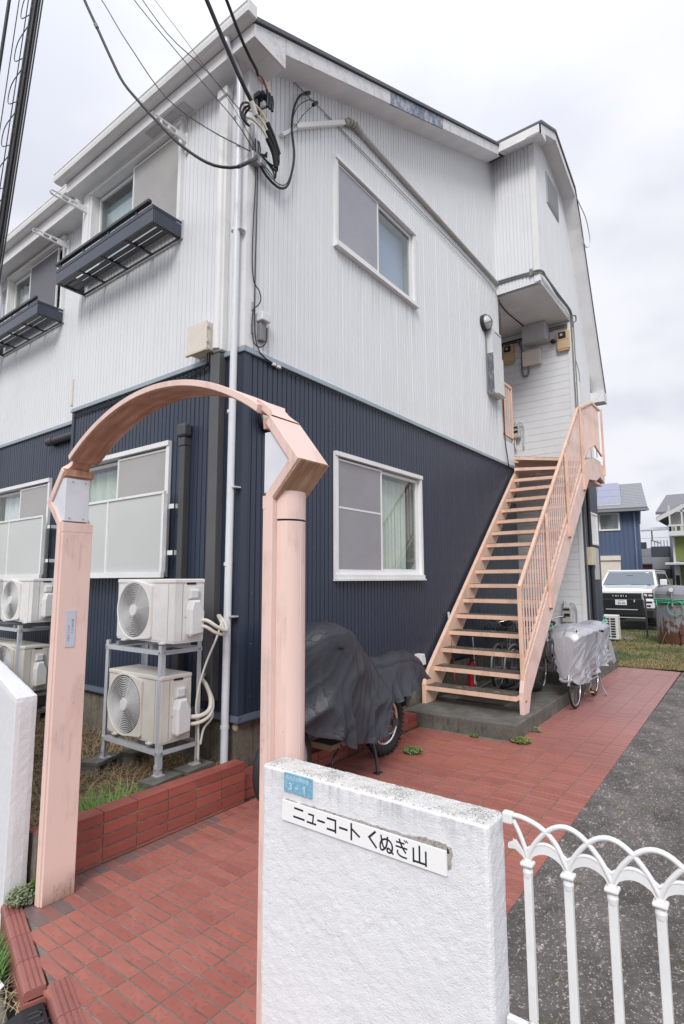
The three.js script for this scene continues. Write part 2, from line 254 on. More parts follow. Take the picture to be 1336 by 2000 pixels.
// foundation, flashings, corner boards
part(house, 'foundation', [bx(XL + 0.03, 10.56, -0.3, 0.56, -4.0, ZG - 0.03), bx(XL + 0.03, XL + 0.3, -0.3, 0.558, -6.9, -4.0), bx(XL2 + 0.03, XL2 + 0.3, -0.3, 0.556, -15, -6.9)], M.found);
const flashProfile = (h0, h1, out) => [[0, h0], [out, h0], [out, h0 + 0.012], [out * 0.6, h1], [0, h1]];
const flashAlong = (m, u0, u1, h0, h1, out) => onWall(m, exZY(flashProfile(h0, h1, out), u0, u1));
part(house, 'band_flashing', [flashAlong(GAB, XL, 10.56, 3.898, 3.953, 0.03), onWall(LEF, exZY(flashProfile(3.898, 3.953, 0.03), -6.89, ZG + 0.03)), onWall(LEF2, exZY(flashProfile(3.898, 3.953, 0.03), -15, -6.87))], M.flash);
part(house, 'base_flashing', [flashAlong(GAB, XL, 6.55, 0.55, 0.604, 0.035), onWall(LEF, exZY(flashProfile(0.55, 0.604, 0.035), -6.89, ZG + 0.035)), onWall(LEF2, exZY(flashProfile(0.55, 0.604, 0.035), -15, -6.87))], M.baseFlash);
part(house, 'corner_board', [bx(XL - 0.012, XL + 0.1, 3.96, 6.87, ZG, ZG + 0.012), bx(XL - 0.012, XL, 3.96, 6.87, ZG - 0.09, ZG)], M.whiteTrim, 'white corner board');
part(house, 'corner_board', [bx(XL - 0.012, XL + 0.06, 0.606, 3.897, ZG, ZG + 0.012), bx(XL - 0.012, XL, 0.606, 3.897, ZG - 0.14, ZG)], M.darkTrim, 'dark corner board');
part(house, 'corner_board', bx(XL - 0.012, XL + 0.012, 0.606, 3.897, -6.88, -6.82), M.darkTrim); part(house, 'corner_board', bx(9.938, 10.0, 7.27, 10.05, ZB - 0.10, ZB + 0.012), M.whiteTrim);
// passage: landing side wall of horizontal boards, ceiling, floor, dark end
{
  const pw = part(house, 'passage_wall', bx(XA + 0.013, XA + 0.03, 0.2, 7.25, -9, ZB), M.whiteSiding, 'white horizontal boards beside the stairs');
  for (let y = 0.2; y < 7.1; y += 0.151) part(pw, 'board', bx(XA + rr(0, 0.0015), XA + 0.0128, y, y + 0.147, -9, ZB, 0.002), M.whiteSiding);
  part(house, 'corner_board', [bx(XA - 0.012, XA + 0.07, 0.2, 7.2, ZB, ZB + 0.012), bx(XA - 0.012, XA, 0.2, 7.2, ZB - 0.06, ZB)], M.whiteTrim);
  part(house, 'passage_ceiling', bx(10.06, XA - 0.005, 7.25, 7.30, -15, ZB - 0.02), M.soffit);
  part(house, 'passage_end', bx(10.06, XA, 0, 7.25, -9.05, -9), M.room);
  part(house, 'landing_floor', bx(10.06, XA - 0.014, 3.93, 4.08, -9, -3.73), M.peachPale, 'landing floor at the top of the stairs');
}
// projecting bay over the passage and the right-hand half of the house
const R = [[9.55, 10.12], [10.55, 10.62], [11.9, 10.22], [12.22, 9.66], [13.72, 6.12]];
const Rt = (x) => { for (let i = 0; i + 1 < R.length; i++) if (x <= R[i + 1][0]) return mix(R[i][1], R[i + 1][1], (x - R[i][0]) / (R[i + 1][0] - R[i][0])); return R[4][1]; };
part(house, 'bay_wall', [siding(wallM('z', 9.95), ZG, ZB, 7.25, 10.09), bx(9.95, XA, 7.245, 7.27, ZB - 0.03, ZB)], M.whiteSiding, 'white siding on the side of the overhanging bay');
part(house, 'upper_wall', [siding(FRO, 9.95, XA, 7.25, (u) => Rt(u) - 0.2), siding(FRO, XA, 13.45, 3.955, (u) => Rt(u) - 0.2)], M.whiteSiding, 'white front of the right half of the house');
part(house, 'lower_wall', siding(FRO, XA + 0.06, 13.45, 0.55, 3.9), M.darkSiding, 'dark lower wall beyond the stairs');
part(house, 'band_flashing', flashAlong(FRO, XA, 13.45, 3.898, 3.953, 0.03), M.flash);
part(house, 'foundation', bx(XA + 0.03, 13.42, -0.3, 0.55, -4, ZB - 0.03), M.found);
part(house, 'end_wall', bx(13.40, 13.45, 0.2, 6.9, -15, ZB - 0.006), M.darkTrim);
// roof slabs, fascias, soffits
const poly = (p, t) => [...p, ...[...p].reverse().map(([x, y]) => [x, y - t])];
part(house, 'roof', [exXY(poly([[3.195, T(3.195)], [10.3, T(10.3)]], 0.045), -6.97, -3.395), exXY(poly([[3.41, T(3.41)], [10.3, T(10.3)]], 0.045), -15, -6.97), exXY(poly(R, 0.055), -15, -2.60)], M.roof);
const fb = (x0, x1, b) => [[x0, T(x0) - 0.058], [x1, T(x1) - 0.058], [x1, T(x1) - 0.235], [x0, T(x0) - 0.235]];
part(house, 'fascia', [exXY([[3.2, 6.84], [3.625, 6.84], [3.625, T(3.625) - 0.058], [3.2, T(3.2) - 0.06]], -3.444, -3.42)], M.fascia, 'peeling end board at the eaves corner');
part(house, 'fascia', exXY(fb(3.63, 5.62), -3.442, -3.42), M.fascia, 'peeling white barge board');
part(house, 'fascia', exXY(fb(5.625, 7.17), -3.444, -3.422), M.bare, 'bare grey barge board with its paint gone');
part(house, 'fascia', exXY(fb(7.175, 9.545), -3.442, -3.42), M.fascia, 'white upper barge board');
part(house, 'fascia', [bx(9.55, 9.572, 9.885, 10.06, -3.42, -2.622), exXY([[9.55, 9.885], [9.85, 9.885], [9.85, Rt(9.85) - 0.058], [9.55, 10.06]], -2.645, -2.622)], M.whiteTrim, 'white fascia of the bay');
part(house, 'fascia', [exXY(poly([[9.853, Rt(9.853) - 0.058], ...R.slice(1).map(([x, y]) => [x, y - 0.058])], 0.17), -2.645, -2.622), bx(13.45, 13.76, 5.82, 6.06, -2.88, -2.60)], M.fascia, 'weathered barge board of the steep roof');
part(house, 'fascia', [bx(3.2, 3.222, 6.845, 7.0, -6.95, -3.445), bx(3.41, 3.432, 6.845, 7.05, -15, -6.95)], M.whiteTrim, 'white eaves fascia over the street side');
part(house, 'soffit', [bx(3.222, XL + 0.02, 6.85, 6.87, -6.95, -3.445), bx(XL, 3.625, 6.845, 6.865, ZG + 0.005, -3.445), bx(3.608, 3.625, 6.866, T(3.62) - 0.23, ZG, -3.445), bx(3.432, XL2 + 0.02, 6.88, 6.90, -15, -6.95)], M.soffit);
part(house, 'soffit', exXY(poly([[3.63, T(3.63) - 0.222], [9.7, T(9.7) - 0.222]], 0.012), ZG - 0.02, -3.442), M.soffit, 'sloping soffit under the gable roof');
part(house, 'soffit', [exXY(poly([[9.56, 9.9], [9.96, 10.09]], 0.012), -3.44, -2.65), exXY(poly(R.map(([x, y]) => [x, y - 0.215]), 0.012), ZB - 0.02, -2.645)], M.soffit, 'soffit of the bay roof');
part(house, 'soffit_vent', bx(3.25, XL - 0.03, 6.842, 6.849, -5.25, -4.55), mat([0.62, 0.62, 0.63], 0.7, { map: 'perf', s: 0.13 }), 'perforated vent strip in the eaves soffit');
// gutters and pipes
const gut = (x, y) => [[x, y + 0.02], [x, y + 0.125], [x - 0.012, y + 0.125], [x - 0.02, y + 0.10], [x - 0.012, y + 0.09], [x - 0.012, y + 0.055], [x - 0.02, y + 0.045], [x - 0.012, y], [x + 0.02, y - 0.012], [x + 0.095, y - 0.012], [x + 0.095, y + 0.02]];
part(house, 'gutter', [exXY(gut(3.10, 7.0), -7.08, -3.40), bx(3.09, 3.2, 7.0, 7.12, -3.402, -3.39)], M.whiteTrim, 'white gutter along the street side eaves');
part(house, 'gutter', exXY(gut(3.31, 7.03), -15, -7.1), M.whiteTrim);
part(house, 'downpipe', [cyl([3.345, 0.05, -3.80], [3.345, 6.62, -3.77], 0.034), tube([[3.345, 6.60, -3.77], [3.33, 6.74, -3.77], [3.22, 6.84, -3.76], [3.15, 6.92, -3.75], [3.15, 7.0, -3.75]], 0.034, 30, 10), ...[0.5, 1.9, 3.3, 5.1, 6.3].map((y) => cyl([3.345, y, -3.80], [3.345, y + 0.03, -3.80], 0.039))], M.pvc, 'round white downpipe at the corner');
for (const y of [1.45, 2.6, 5.1, 6.3]) part(house, 'pipe_bracket', [bx(3.34, XL, y, y + 0.012, -3.81, -3.77), bx(3.33, 3.40, y, y + 0.012, -3.775, -3.71)], M.aluGrey);
part(house, 'vent_duct', [bx(3.35, XL, 3.96, 6.72, -4.09, -3.96, 0.012), bx(3.33, XL, 6.66, 6.76, -4.10, -3.95, 0.01), cyl([3.355, 3.98, -4.03], [3.355, 6.2, -4.03], 0.048)], M.whiteTrim, 'white boxed duct beside the downpipe');
part(house, 'vent_duct', [bx(3.33, XL, 0.7, 3.93, -4.10, -3.97, 0.012)], mat([0.10, 0.10, 0.105], 0.5, { map: 'soft', s: 0.5 }), 'dark lower part of the boxed duct');
part(house, 'vent_pipe', [bx(3.335, XL, 0.9, 3.10, -4.545, -4.465, 0.012), bx(3.31, XL, 3.19, 3.33, -4.58, -4.445, 0.03), bx(3.33, XL, 3.10, 3.19, -4.56, -4.465, 0.01)], mat([0.07, 0.072, 0.075], 0.5, { map: 'soft', s: 0.5 }), 'dark duct with a hood beside the ground floor window');
part(house, 'vent_pipe', [cyl([3.62, 3.72, -7.95], [3.62, 3.72, -6.9], 0.05), cyl([3.62, 3.72, -7.95], [3.62, 3.72, -7.78], 0.058)], M.darkGrey, 'dark horizontal duct on the set back wall');
part(house, 'downpipe', [cyl([3.6, 0.2, -9.95], [3.6, 6.6, -9.95], 0.036), tube([[3.6, 6.55, -9.95], [3.55, 6.75, -9.9], [3.4, 6.9, -9.85], [3.36, 7.0, -9.85]], 0.036, 20, 10)], M.pvc, 'round white downpipe at the far end');
part(house, 'downpipe', [cyl([12.35, 0.3, -2.82], [12.35, 4.0, -2.82], 0.04)], M.blackMetal, 'black downpipe beyond the stairs');

// sliding windows
function windowSlide(m, [u0, u1, y0, y1], o) {
  const t = 0.05, out = o.out ?? 0.03, um = (u0 + u1) / 2;
  const w = part(house, 'window', onWall(m, [bx(u0 - 0.012, u1 + 0.012, y1 - t, y1, -0.08, out + 0.015), bx(u0 - 0.012, u1 + 0.012, y0, y0 + t, -0.08, out + 0.02), bx(u0 - 0.012, u0 + t * 0.8, y0 + t, y1 - t, -0.08, out), bx(u1 - t * 0.8, u1 + 0.012, y0 + t, y1 - t, -0.08, out), bx(u0 + 0.02, u1 - 0.02, y0 + t, y0 + t + 0.02, -0.08, out - 0.012), bx(u0 - 0.02, u1 + 0.02, y0 - 0.02, y0 - 0.002, -0.01, out + 0.035)]), M.alu, o.label);
  const f = 0.036, Y0 = y0 + t + 0.02, Y1 = y1 - t - 0.02;
  const sash = (a, b, d) => { const s = part(w, 'sash', onWall(m, [bx(a, b, Y1 - f, Y1, d - 0.012, d + 0.012), bx(a, b, Y0, Y0 + f * 1.5, d - 0.012, d + 0.012), bx(a, a + f, Y0 + f * 1.5, Y1 - f, d - 0.012, d + 0.012), bx(b - f, b, Y0 + f * 1.5, Y1 - f, d - 0.012, d + 0.012)]), M.alu); part(w, 'pane', onWall(m, bx(a + f, b - f, Y0 + f, Y1 - f, d - 0.003, d)), M.glass); return s; };
  sash(um - 0.02, u1 - t, -0.03); sash(u0 + t, um + 0.02, -0.06);
  const [s0, s1] = o.screen;
  part(w, 'insect_screen', onWall(m, bx(s0 + 0.02, s1 - 0.02, Y0 + 0.02, Y1 - 0.02, 0.000, 0.003)), o.screenMat || M.screen);
  part(w, 'screen_frame', onWall(m, [bx(s0, s0 + 0.022, Y0, Y1, -0.008, 0.012), bx(s1 - 0.022, s1, Y0, Y1, -0.008, 0.012), bx(s0 + 0.022, s1 - 0.022, Y0, Y0 + 0.035, -0.008, 0.01), bx(s0 + 0.022, s1 - 0.022, Y1 - 0.022, Y1, -0.008, 0.01), ...(o.midbar ? [bx(s0 + 0.022, s1 - 0.022, mix(Y0, Y1, 0.56), mix(Y0, Y1, 0.56) + 0.02, -0.006, 0.006)] : [])]), o.midbar ? M.alu : M.alu);
  const [c0, c1] = o.cur || [u0 + 0.03, u1 - 0.03], cv = []; const n = 70;                          // curtain with folds
  for (let i = 0; i < n; i++) { const a = mix(c0, c1, i / n), b = mix(c0, c1, (i + 1) / n), fa2 = o.fold ?? 1, fo = (x) => -0.17 + fa2 * (0.02 * Math.sin(x * 42 + 3 * Math.sin(x * 7)) + 0.010 * Math.sin(x * 95 + 2)); cv.push([[a, y0 + 0.03, fo(a)], [b, y0 + 0.03, fo(b)], [b, y1 - 0.12, fo(b)], [a, y1 - 0.12, fo(a)]]); }
  part(w, 'curtain', onWall(m, triQuads(cv)), o.curMat || M.curtain);
  part(w, 'room_lining', onWall(m, [bx(u0, u1, y0, y1, -0.92, -0.90), bx(u0, u1, y1, y1 + 0.02, -0.9, -0.08), bx(u0, u1, y0 - 0.02, y0, -0.9, -0.08), bx(u0 - 0.02, u0, y0, y1, -0.9, -0.08), bx(u1, u1 + 0.02, y0, y1, -0.9, -0.08)]), M.room);
  return w;
}
const screenPale = mat([0.40, 0.39, 0.385], 0.7, { map: 'soft', s: 1.5 });
windowSlide(GAB, W_UG, { label: 'upper window of the gable wall with an insect screen over its left half', screen: [4.85, 5.74], screenMat: mat([0.36, 0.37, 0.41], 0.6, { map: 'soft', s: 1.5 }), curMat: mat([0.36, 0.43, 0.56], 0.9), cur: [4.83, 6.66], fold: 0 });  // flat bluish curtain and paler screen carry the sky reflection in their colour
windowSlide(GAB, W_LG, { label: 'ground floor window of the gable wall with a barred insect screen', screen: [4.835, 5.745], midbar: true, cur: [5.0, 6.62] });
windowSlide(LEF, W_UL, { label: 'upstairs window over the first flower rack', screen: [-5.72, -4.79], screenMat: screenPale, curMat: mat([0.42, 0.53, 0.58], 0.9), out: 0.05, fold: 0.15 });
windowSlide(LEF, W_LL, { label: 'ground floor street window behind a frosted privacy screen', screen: [-5.77, -4.85], screenMat: screenPale });
windowSlide(LEF2, W_UL2, { label: 'upstairs window over the second flower rack', screen: [-9.02, -8.10], screenMat: mat([0.12, 0.12, 0.14], 0.4), curMat: M.curtainWhite, out: 0.05 });
windowSlide(LEF2, W_LL2, { label: 'ground floor window of the set back flat', screen: [-8.85, -7.96], screenMat: screenPale, curMat: M.curtainWhite });
part(house, 'window', onWall(FRO, [bx(12.65, 13.25, 2.5, 2.54, -0.05, 0.03), bx(12.65, 13.25, 3.16, 3.2, -0.05, 0.03), bx(12.65, 12.69, 2.54, 3.16, -0.05, 0.03), bx(13.21, 13.25, 2.54, 3.16, -0.05, 0.03), bx(12.69, 13.21, 2.54, 3.16, -0.01, 0.008)]), M.alu, 'small white framed window beyond the stairs');
// window surround boards at the upstairs bays
part(house, 'window_surround', onWall(LEF, [bx(-6.86, -6.80, 5.6, 6.86, 0, 0.03), bx(-6.80, -6.655, 5.6, 6.86, 0, 0.055), bx(-6.655, -4.70, 6.822, 6.852, 0, 0.075)]), M.whiteTrim);
// louvre in the bay gable
part(house, 'gable_vent', onWall(FRO, [bx(10.66, 11.44, 9.25, 9.93, 0, 0.02), ...Array.from({ length: 14 }, (_, i) => bx(10.70, 11.40, 9.29 + i * 0.043, 9.31 + i * 0.043, 0.02, 0.032))]), mat([0.42, 0.43, 0.46], 0.5));
// frosted privacy screens on brackets in front of the ground floor windows
function privacy(m, u0, u1, y0, y1, label, brk) {
  const um = mix(u0, u1, 0.49), f = 0.025, d = 0.15;
  const s = part(house, 'privacy_screen', onWall(m, [bx(u0, u1, y1 - f, y1, d - 0.015, d + 0.015), bx(u0, u1, y0 - 0.03, y0 + f, d - 0.015, d + 0.02), bx(u0, u0 + f, y0 + f, y1 - f, d - 0.015, d + 0.015), bx(u1 - f * 1.4, u1, y0 + f, y1 - f, d - 0.03, d + 0.012), bx(um - f / 2, um + f / 2, y0 + f, y1 - f, d - 0.013, d + 0.013)]), M.alu, label);
  part(s, 'frosted_pane', onWall(m, bx(u0 + f, um - f / 2, y0 + f, y1 - f, d - 0.004, d)), M.frosted); part(s, 'frosted_pane', onWall(m, bx(um + f / 2, u1 - f, y0 + f, y1 - f, d - 0.004, d)), M.frosted);
  for (const y of [2.02, 2.48]) { part(s, 'bracket', onWall(m, [bx(u1 - 0.01, u1 + 0.09, y, y + 0.045, d - 0.06, d - 0.05), bx(u1 + 0.08, u1 + 0.09, y, y + 0.045, 0.01, d - 0.05)]), M.alu); part(s, 'bracket', onWall(m, bx(u0 - 0.09, u0 + 0.01, y, y + 0.045, 0.01, d - 0.05)), M.alu); }
}
privacy(LEF, -6.66, -4.66, 1.83, 2.655, 'frosted two pane privacy screen at the first street window');
privacy(LEF2, -9.80, -7.74, 1.83, 2.66, 'frosted two pane privacy screen at the set back window');

// screw heads and scuffs on the dark siding, dirt streaks under the meter cabinets and sills
{ const sc = []; for (const y of [0.75, 1.2, 1.65, 2.1, 2.55, 3.0, 3.45, 3.8]) for (let u = 3.56; u < 10.4; u += 0.068 * 6) { if (u > 4.7 && u < 6.8 && y > 1.7 && y < 3.25) continue; if (rnd() < 0.45) continue; const x = u + (rnd() < 0.3 ? 0.068 : 0); sc.push(cyl([x, y + rr(-0.01, 0.01), ZG], [x, y, ZG + 0.002], 0.005, 0.005, 7)); }
  for (const y of [0.8, 1.25, 2.1, 2.55, 3.0, 3.45]) for (let u = -6.7; u < -3.9; u += 0.068 * 6) { if (u < -4.5 && y > 1.7 && y < 3.3) continue; if (rnd() < 0.4) continue; sc.push(cyl([XL, y, u], [XL - 0.002, y, u], 0.005, 0.005, 7)); }
  part(house, 'screw_head', sc, mat([0.13, 0.15, 0.19], 0.5)).userData.kind = 'stuff';
  const sm = stainMat(256, 512, (c) => streaks(c, 256, 512, 60, '92,94,98', 0.13, 14)), pl = (w, h, x, y) => new THREE.PlaneGeometry(w, h).translate(x, y, ZG + 0.0025);
  part(house, 'stain', pl(0.46, 0.85, 9.55, 4.66), sm, 'dirt streaks under the meter cabinets', true); part(house, 'stain', pl(1.86, 0.9, 5.75, 5.19), stainMat(512, 256, (c) => streaks(c, 512, 256, 40, '120,122,126', 0.07, 12)), 'faint streaks under the sill', true);
  part(house, 'stain', new THREE.PlaneGeometry(1.9, 0.5).rotateY(-PI / 2).translate(XL - 0.0025, 4.95, -5.7), stainMat(512, 256, (c) => streaks(c, 512, 256, 40, '130,130,128', 0.06, 12)), 'faint streaks below the rack', true);
}
// flower racks under the upstairs windows
{
  const rk = thing('flower_rack', 'dark grey metal flower rack under the upstairs window nearest the corner', 'flower rack', [3.42, 5.43, -4.72], 'flower racks under the upstairs windows');
  const g = (l) => onWall(LEF, l), u0 = -6.75, u1 = -4.72, y0 = 5.432, y1 = 5.622, dd = 0.375;
  part(rk, 'front_board', g([bx(u0, u1, y0, y1 - 0.045, dd - 0.02, dd, 0.004), bx(u0, u1, y1 - 0.043, y1 - 0.027, dd - 0.02, dd + 0.004), bx(u0, u1, y1 - 0.024, y1 - 0.012, dd - 0.02, dd + 0.004), bx(u0, u1, y1 - 0.009, y1, dd - 0.02, dd + 0.004)]), M.rackFace);
  for (const u of [u0, u1 - 0.02]) part(rk, 'side_board', g([bx(u, u + 0.02, y0, y1 - 0.04, 0.02, dd - 0.021, 0.004), bx(u - 0.002, u + 0.022, y1 - 0.036, y1 - 0.022, 0.02, dd - 0.021), bx(u - 0.002, u + 0.022, y1 - 0.018, y1 - 0.003, 0.02, dd - 0.021)]), M.rackFace);
  for (const u of [u1 - 0.02, u0 - 0.012]) part(rk, 'wall_bracket', g(bx(u, u + 0.032, y0 - 0.005, y1 + 0.02, 0, 0.02)), M.aluGrey);
  part(rk, 'bottom_frame', g(bx(u0 + 0.02, u1 - 0.02, y0 + 0.002, y0 + 0.02, 0.012, 0.03)), M.blackMetal); part(rk, 'bottom_frame', g(bx(u0 + 0.02, u1 - 0.02, y0 + 0.002, y0 + 0.02, dd - 0.075, dd - 0.02)), M.blackMetal);
  for (const [a, b] of [[0.135, 0.20], [0.212, 0.268]]) part(rk, 'slat', g(bx(u0 + 0.02, u1 - 0.02, y0 + 0.012, y0 + 0.02, a, b)), M.blackMetal);
  for (let i = 0; i <= 4; i++) { const u = mix(u0 + 0.03, u1 - 0.03, i / 4); part(rk, 'cross_bar', g(bx(u - 0.018, u + 0.018, y0 - 0.004, y0 + 0.012, 0.03, dd - 0.02)), M.blackMetal); }
  part(rk, 'top_rail', g([bx(u0 - 0.01, u1 - 0.06, 5.665, 5.71, dd - 0.03, dd + 0.02, 0.012), ...[0, 1, 2, 3].map((i) => { const u = mix(u0 + 0.1, u1 - 0.3, i / 3); return bx(u - 0.012, u + 0.012, y1 - 0.01, 5.675, dd - 0.012, dd + 0.004); })]), M.blackMetal);
  copy(rk, [3.68, 5.495, -7.83], 'dark grey metal flower rack under the second upstairs window, further left', 'flower racks under the upstairs windows');
}
// laundry pole arms
{
  const arm = thing('laundry_pole_arm', 'white laundry pole arm with holes beside the window nearest the corner', 'pole arm', [3.42, 6.53, -4.68], 'laundry pole arms under the eaves');
  const holes = [[0.41, 0.06, 0.028], [0.30, 0.035, 0.024], [0.20, 0.032, 0.024]].map(([x, l, r]) => { const p = []; for (let i = 0; i <= 20; i++) { const a = (i / 20) * 2 * PI; p.push([x + Math.cos(a) * r + (Math.cos(a) > 0 ? l / 2 : -l / 2), 0.03 + Math.sin(a) * r * 0.85]); } return p; });
  const out = [[0.03, -0.005], [0.42, 0.0], [0.46, 0.008], [0.475, 0.03], [0.46, 0.055], [0.42, 0.062], [0.03, 0.075]];
  const ag = ex(shp(out, holes), 0.018, { b: 0.003 }).rotateY(PI).translate(0, 0, 0.009);
  partL(arm, 'arm', [ag], M.alu); partL(arm, 'wall_plate', [bx(-0.03, 0, -0.12, 0.12, -0.02, 0.02, 0.004), cyl([-0.03, -0.09, 0], [-0.04, -0.09, 0], 0.008)], M.alu);
  const a2 = copy(arm, [3.42, 6.56, -6.72], 'white laundry pole arm between the two upstairs windows'); const a3 = copy(arm, [3.68, 6.62, -7.79], 'white laundry pole arm at the right of the second upstairs window'); const a4 = copy(arm, [3.68, 6.6, -9.98], 'white laundry pole arm at the left edge beside the far downpipe');
  a2.scale.setScalar(1.12); a3.scale.setScalar(1.12);
}

// ------------------------------------------------------------------ ground
const KERB = (z) => 1.478 + (z + 3.12) * -0.283;                    // inner line of the street kerb, x at z
struct('ground', bx(-300, 400, -0.36, -0.20, -300, 300), mat([0.20, 0.19, 0.18], 0.9, { map: 'conc', s: 3 }));
struct('street', exXZ([[-60, -60], [KERB(-3.4) - 0.16, -3.4], [KERB(-2.3) - 0.16, -2.3], [KERB(-1) - 0.16, -1], [1.0, 8], [1.0, 60], [-60, 60]], -0.198, -0.15), M.asphalt);
struct('driveway', exXZ([[1.02, -1.215], [12.55, -1.36], [12.55, 14], [0.9, 14]], -0.19, -0.006), M.asphalt);
struct('driveway_apron', exXZ([[12.55, -1.4], [60, -2.0], [60, 14], [12.55, 14]], -0.19, -0.02), mat([0.40, 0.38, 0.36], 0.9, { map: 'conc', s: 2 }));
struct('lawn', (() => { const g = new THREE.PlaneGeometry(26, 14, 130, 70).rotateX(-PI / 2).translate(25.56, 0.01, -6.0); const p = g.attributes.position; for (let i = 0; i < p.count; i++) { const x = p.getX(i), z = p.getZ(i); p.setY(i, 0.0 + 0.05 * fbm3(x * 0.7, 0, z * 0.7, 4) + 0.02 * fbm3(x * 4, 2, z * 4, 3)); } g.computeVertexNormals(); return g; })(), M.lawn);
struct('garden_soil', (() => { const g = new THREE.PlaneGeometry(2.2, 11, 60, 240).rotateX(-PI / 2).translate(2.68, 0, -9.05); const p = g.attributes.position; for (let i = 0; i < p.count; i++) { const x = p.getX(i), z = p.getZ(i); p.setY(i, 0.12 + 0.05 * fbm3(x * 1.6, 5, z * 1.6, 4) + 0.025 * fbm3(x * 9, 1, z * 9, 3)); } g.computeVertexNormals(); return g; })(), M.soil);

// tiled path: bed of mortar and single tiles
const path = tag(new THREE.Group(), null, null, null, 'structure'); path.name = 'tiled_path'; scene.add(path);
part(path, 'mortar_bed', exXZ([[KERB(-3.46) + 0.012, -3.46], [12.54, -3.46], [12.54, -1.385], [3.0, -1.226], [KERB(-1.226) + 0.012, -1.226]], -0.19, -0.0025), M.mortar);
const tileCols = [[0.39, 0.130, 0.099], [0.365, 0.12, 0.094], [0.41, 0.144, 0.112], [0.38, 0.136, 0.110], [0.42, 0.14, 0.10]];
const tileMats = tileCols.map((c) => mat(c, 0.42, { map: 'tile', s: 0.55 }));
const tileDark = [mat([0.215, 0.115, 0.105], 0.45, { map: 'soft', s: 0.3 }), mat([0.26, 0.115, 0.10], 0.45, { map: 'soft', s: 0.3 }), mat([0.18, 0.125, 0.125], 0.4, { map: 'soft', s: 0.3 })];
const tilePale = mat([0.47, 0.215, 0.20], 0.38, { map: 'soft', s: 0.7 });
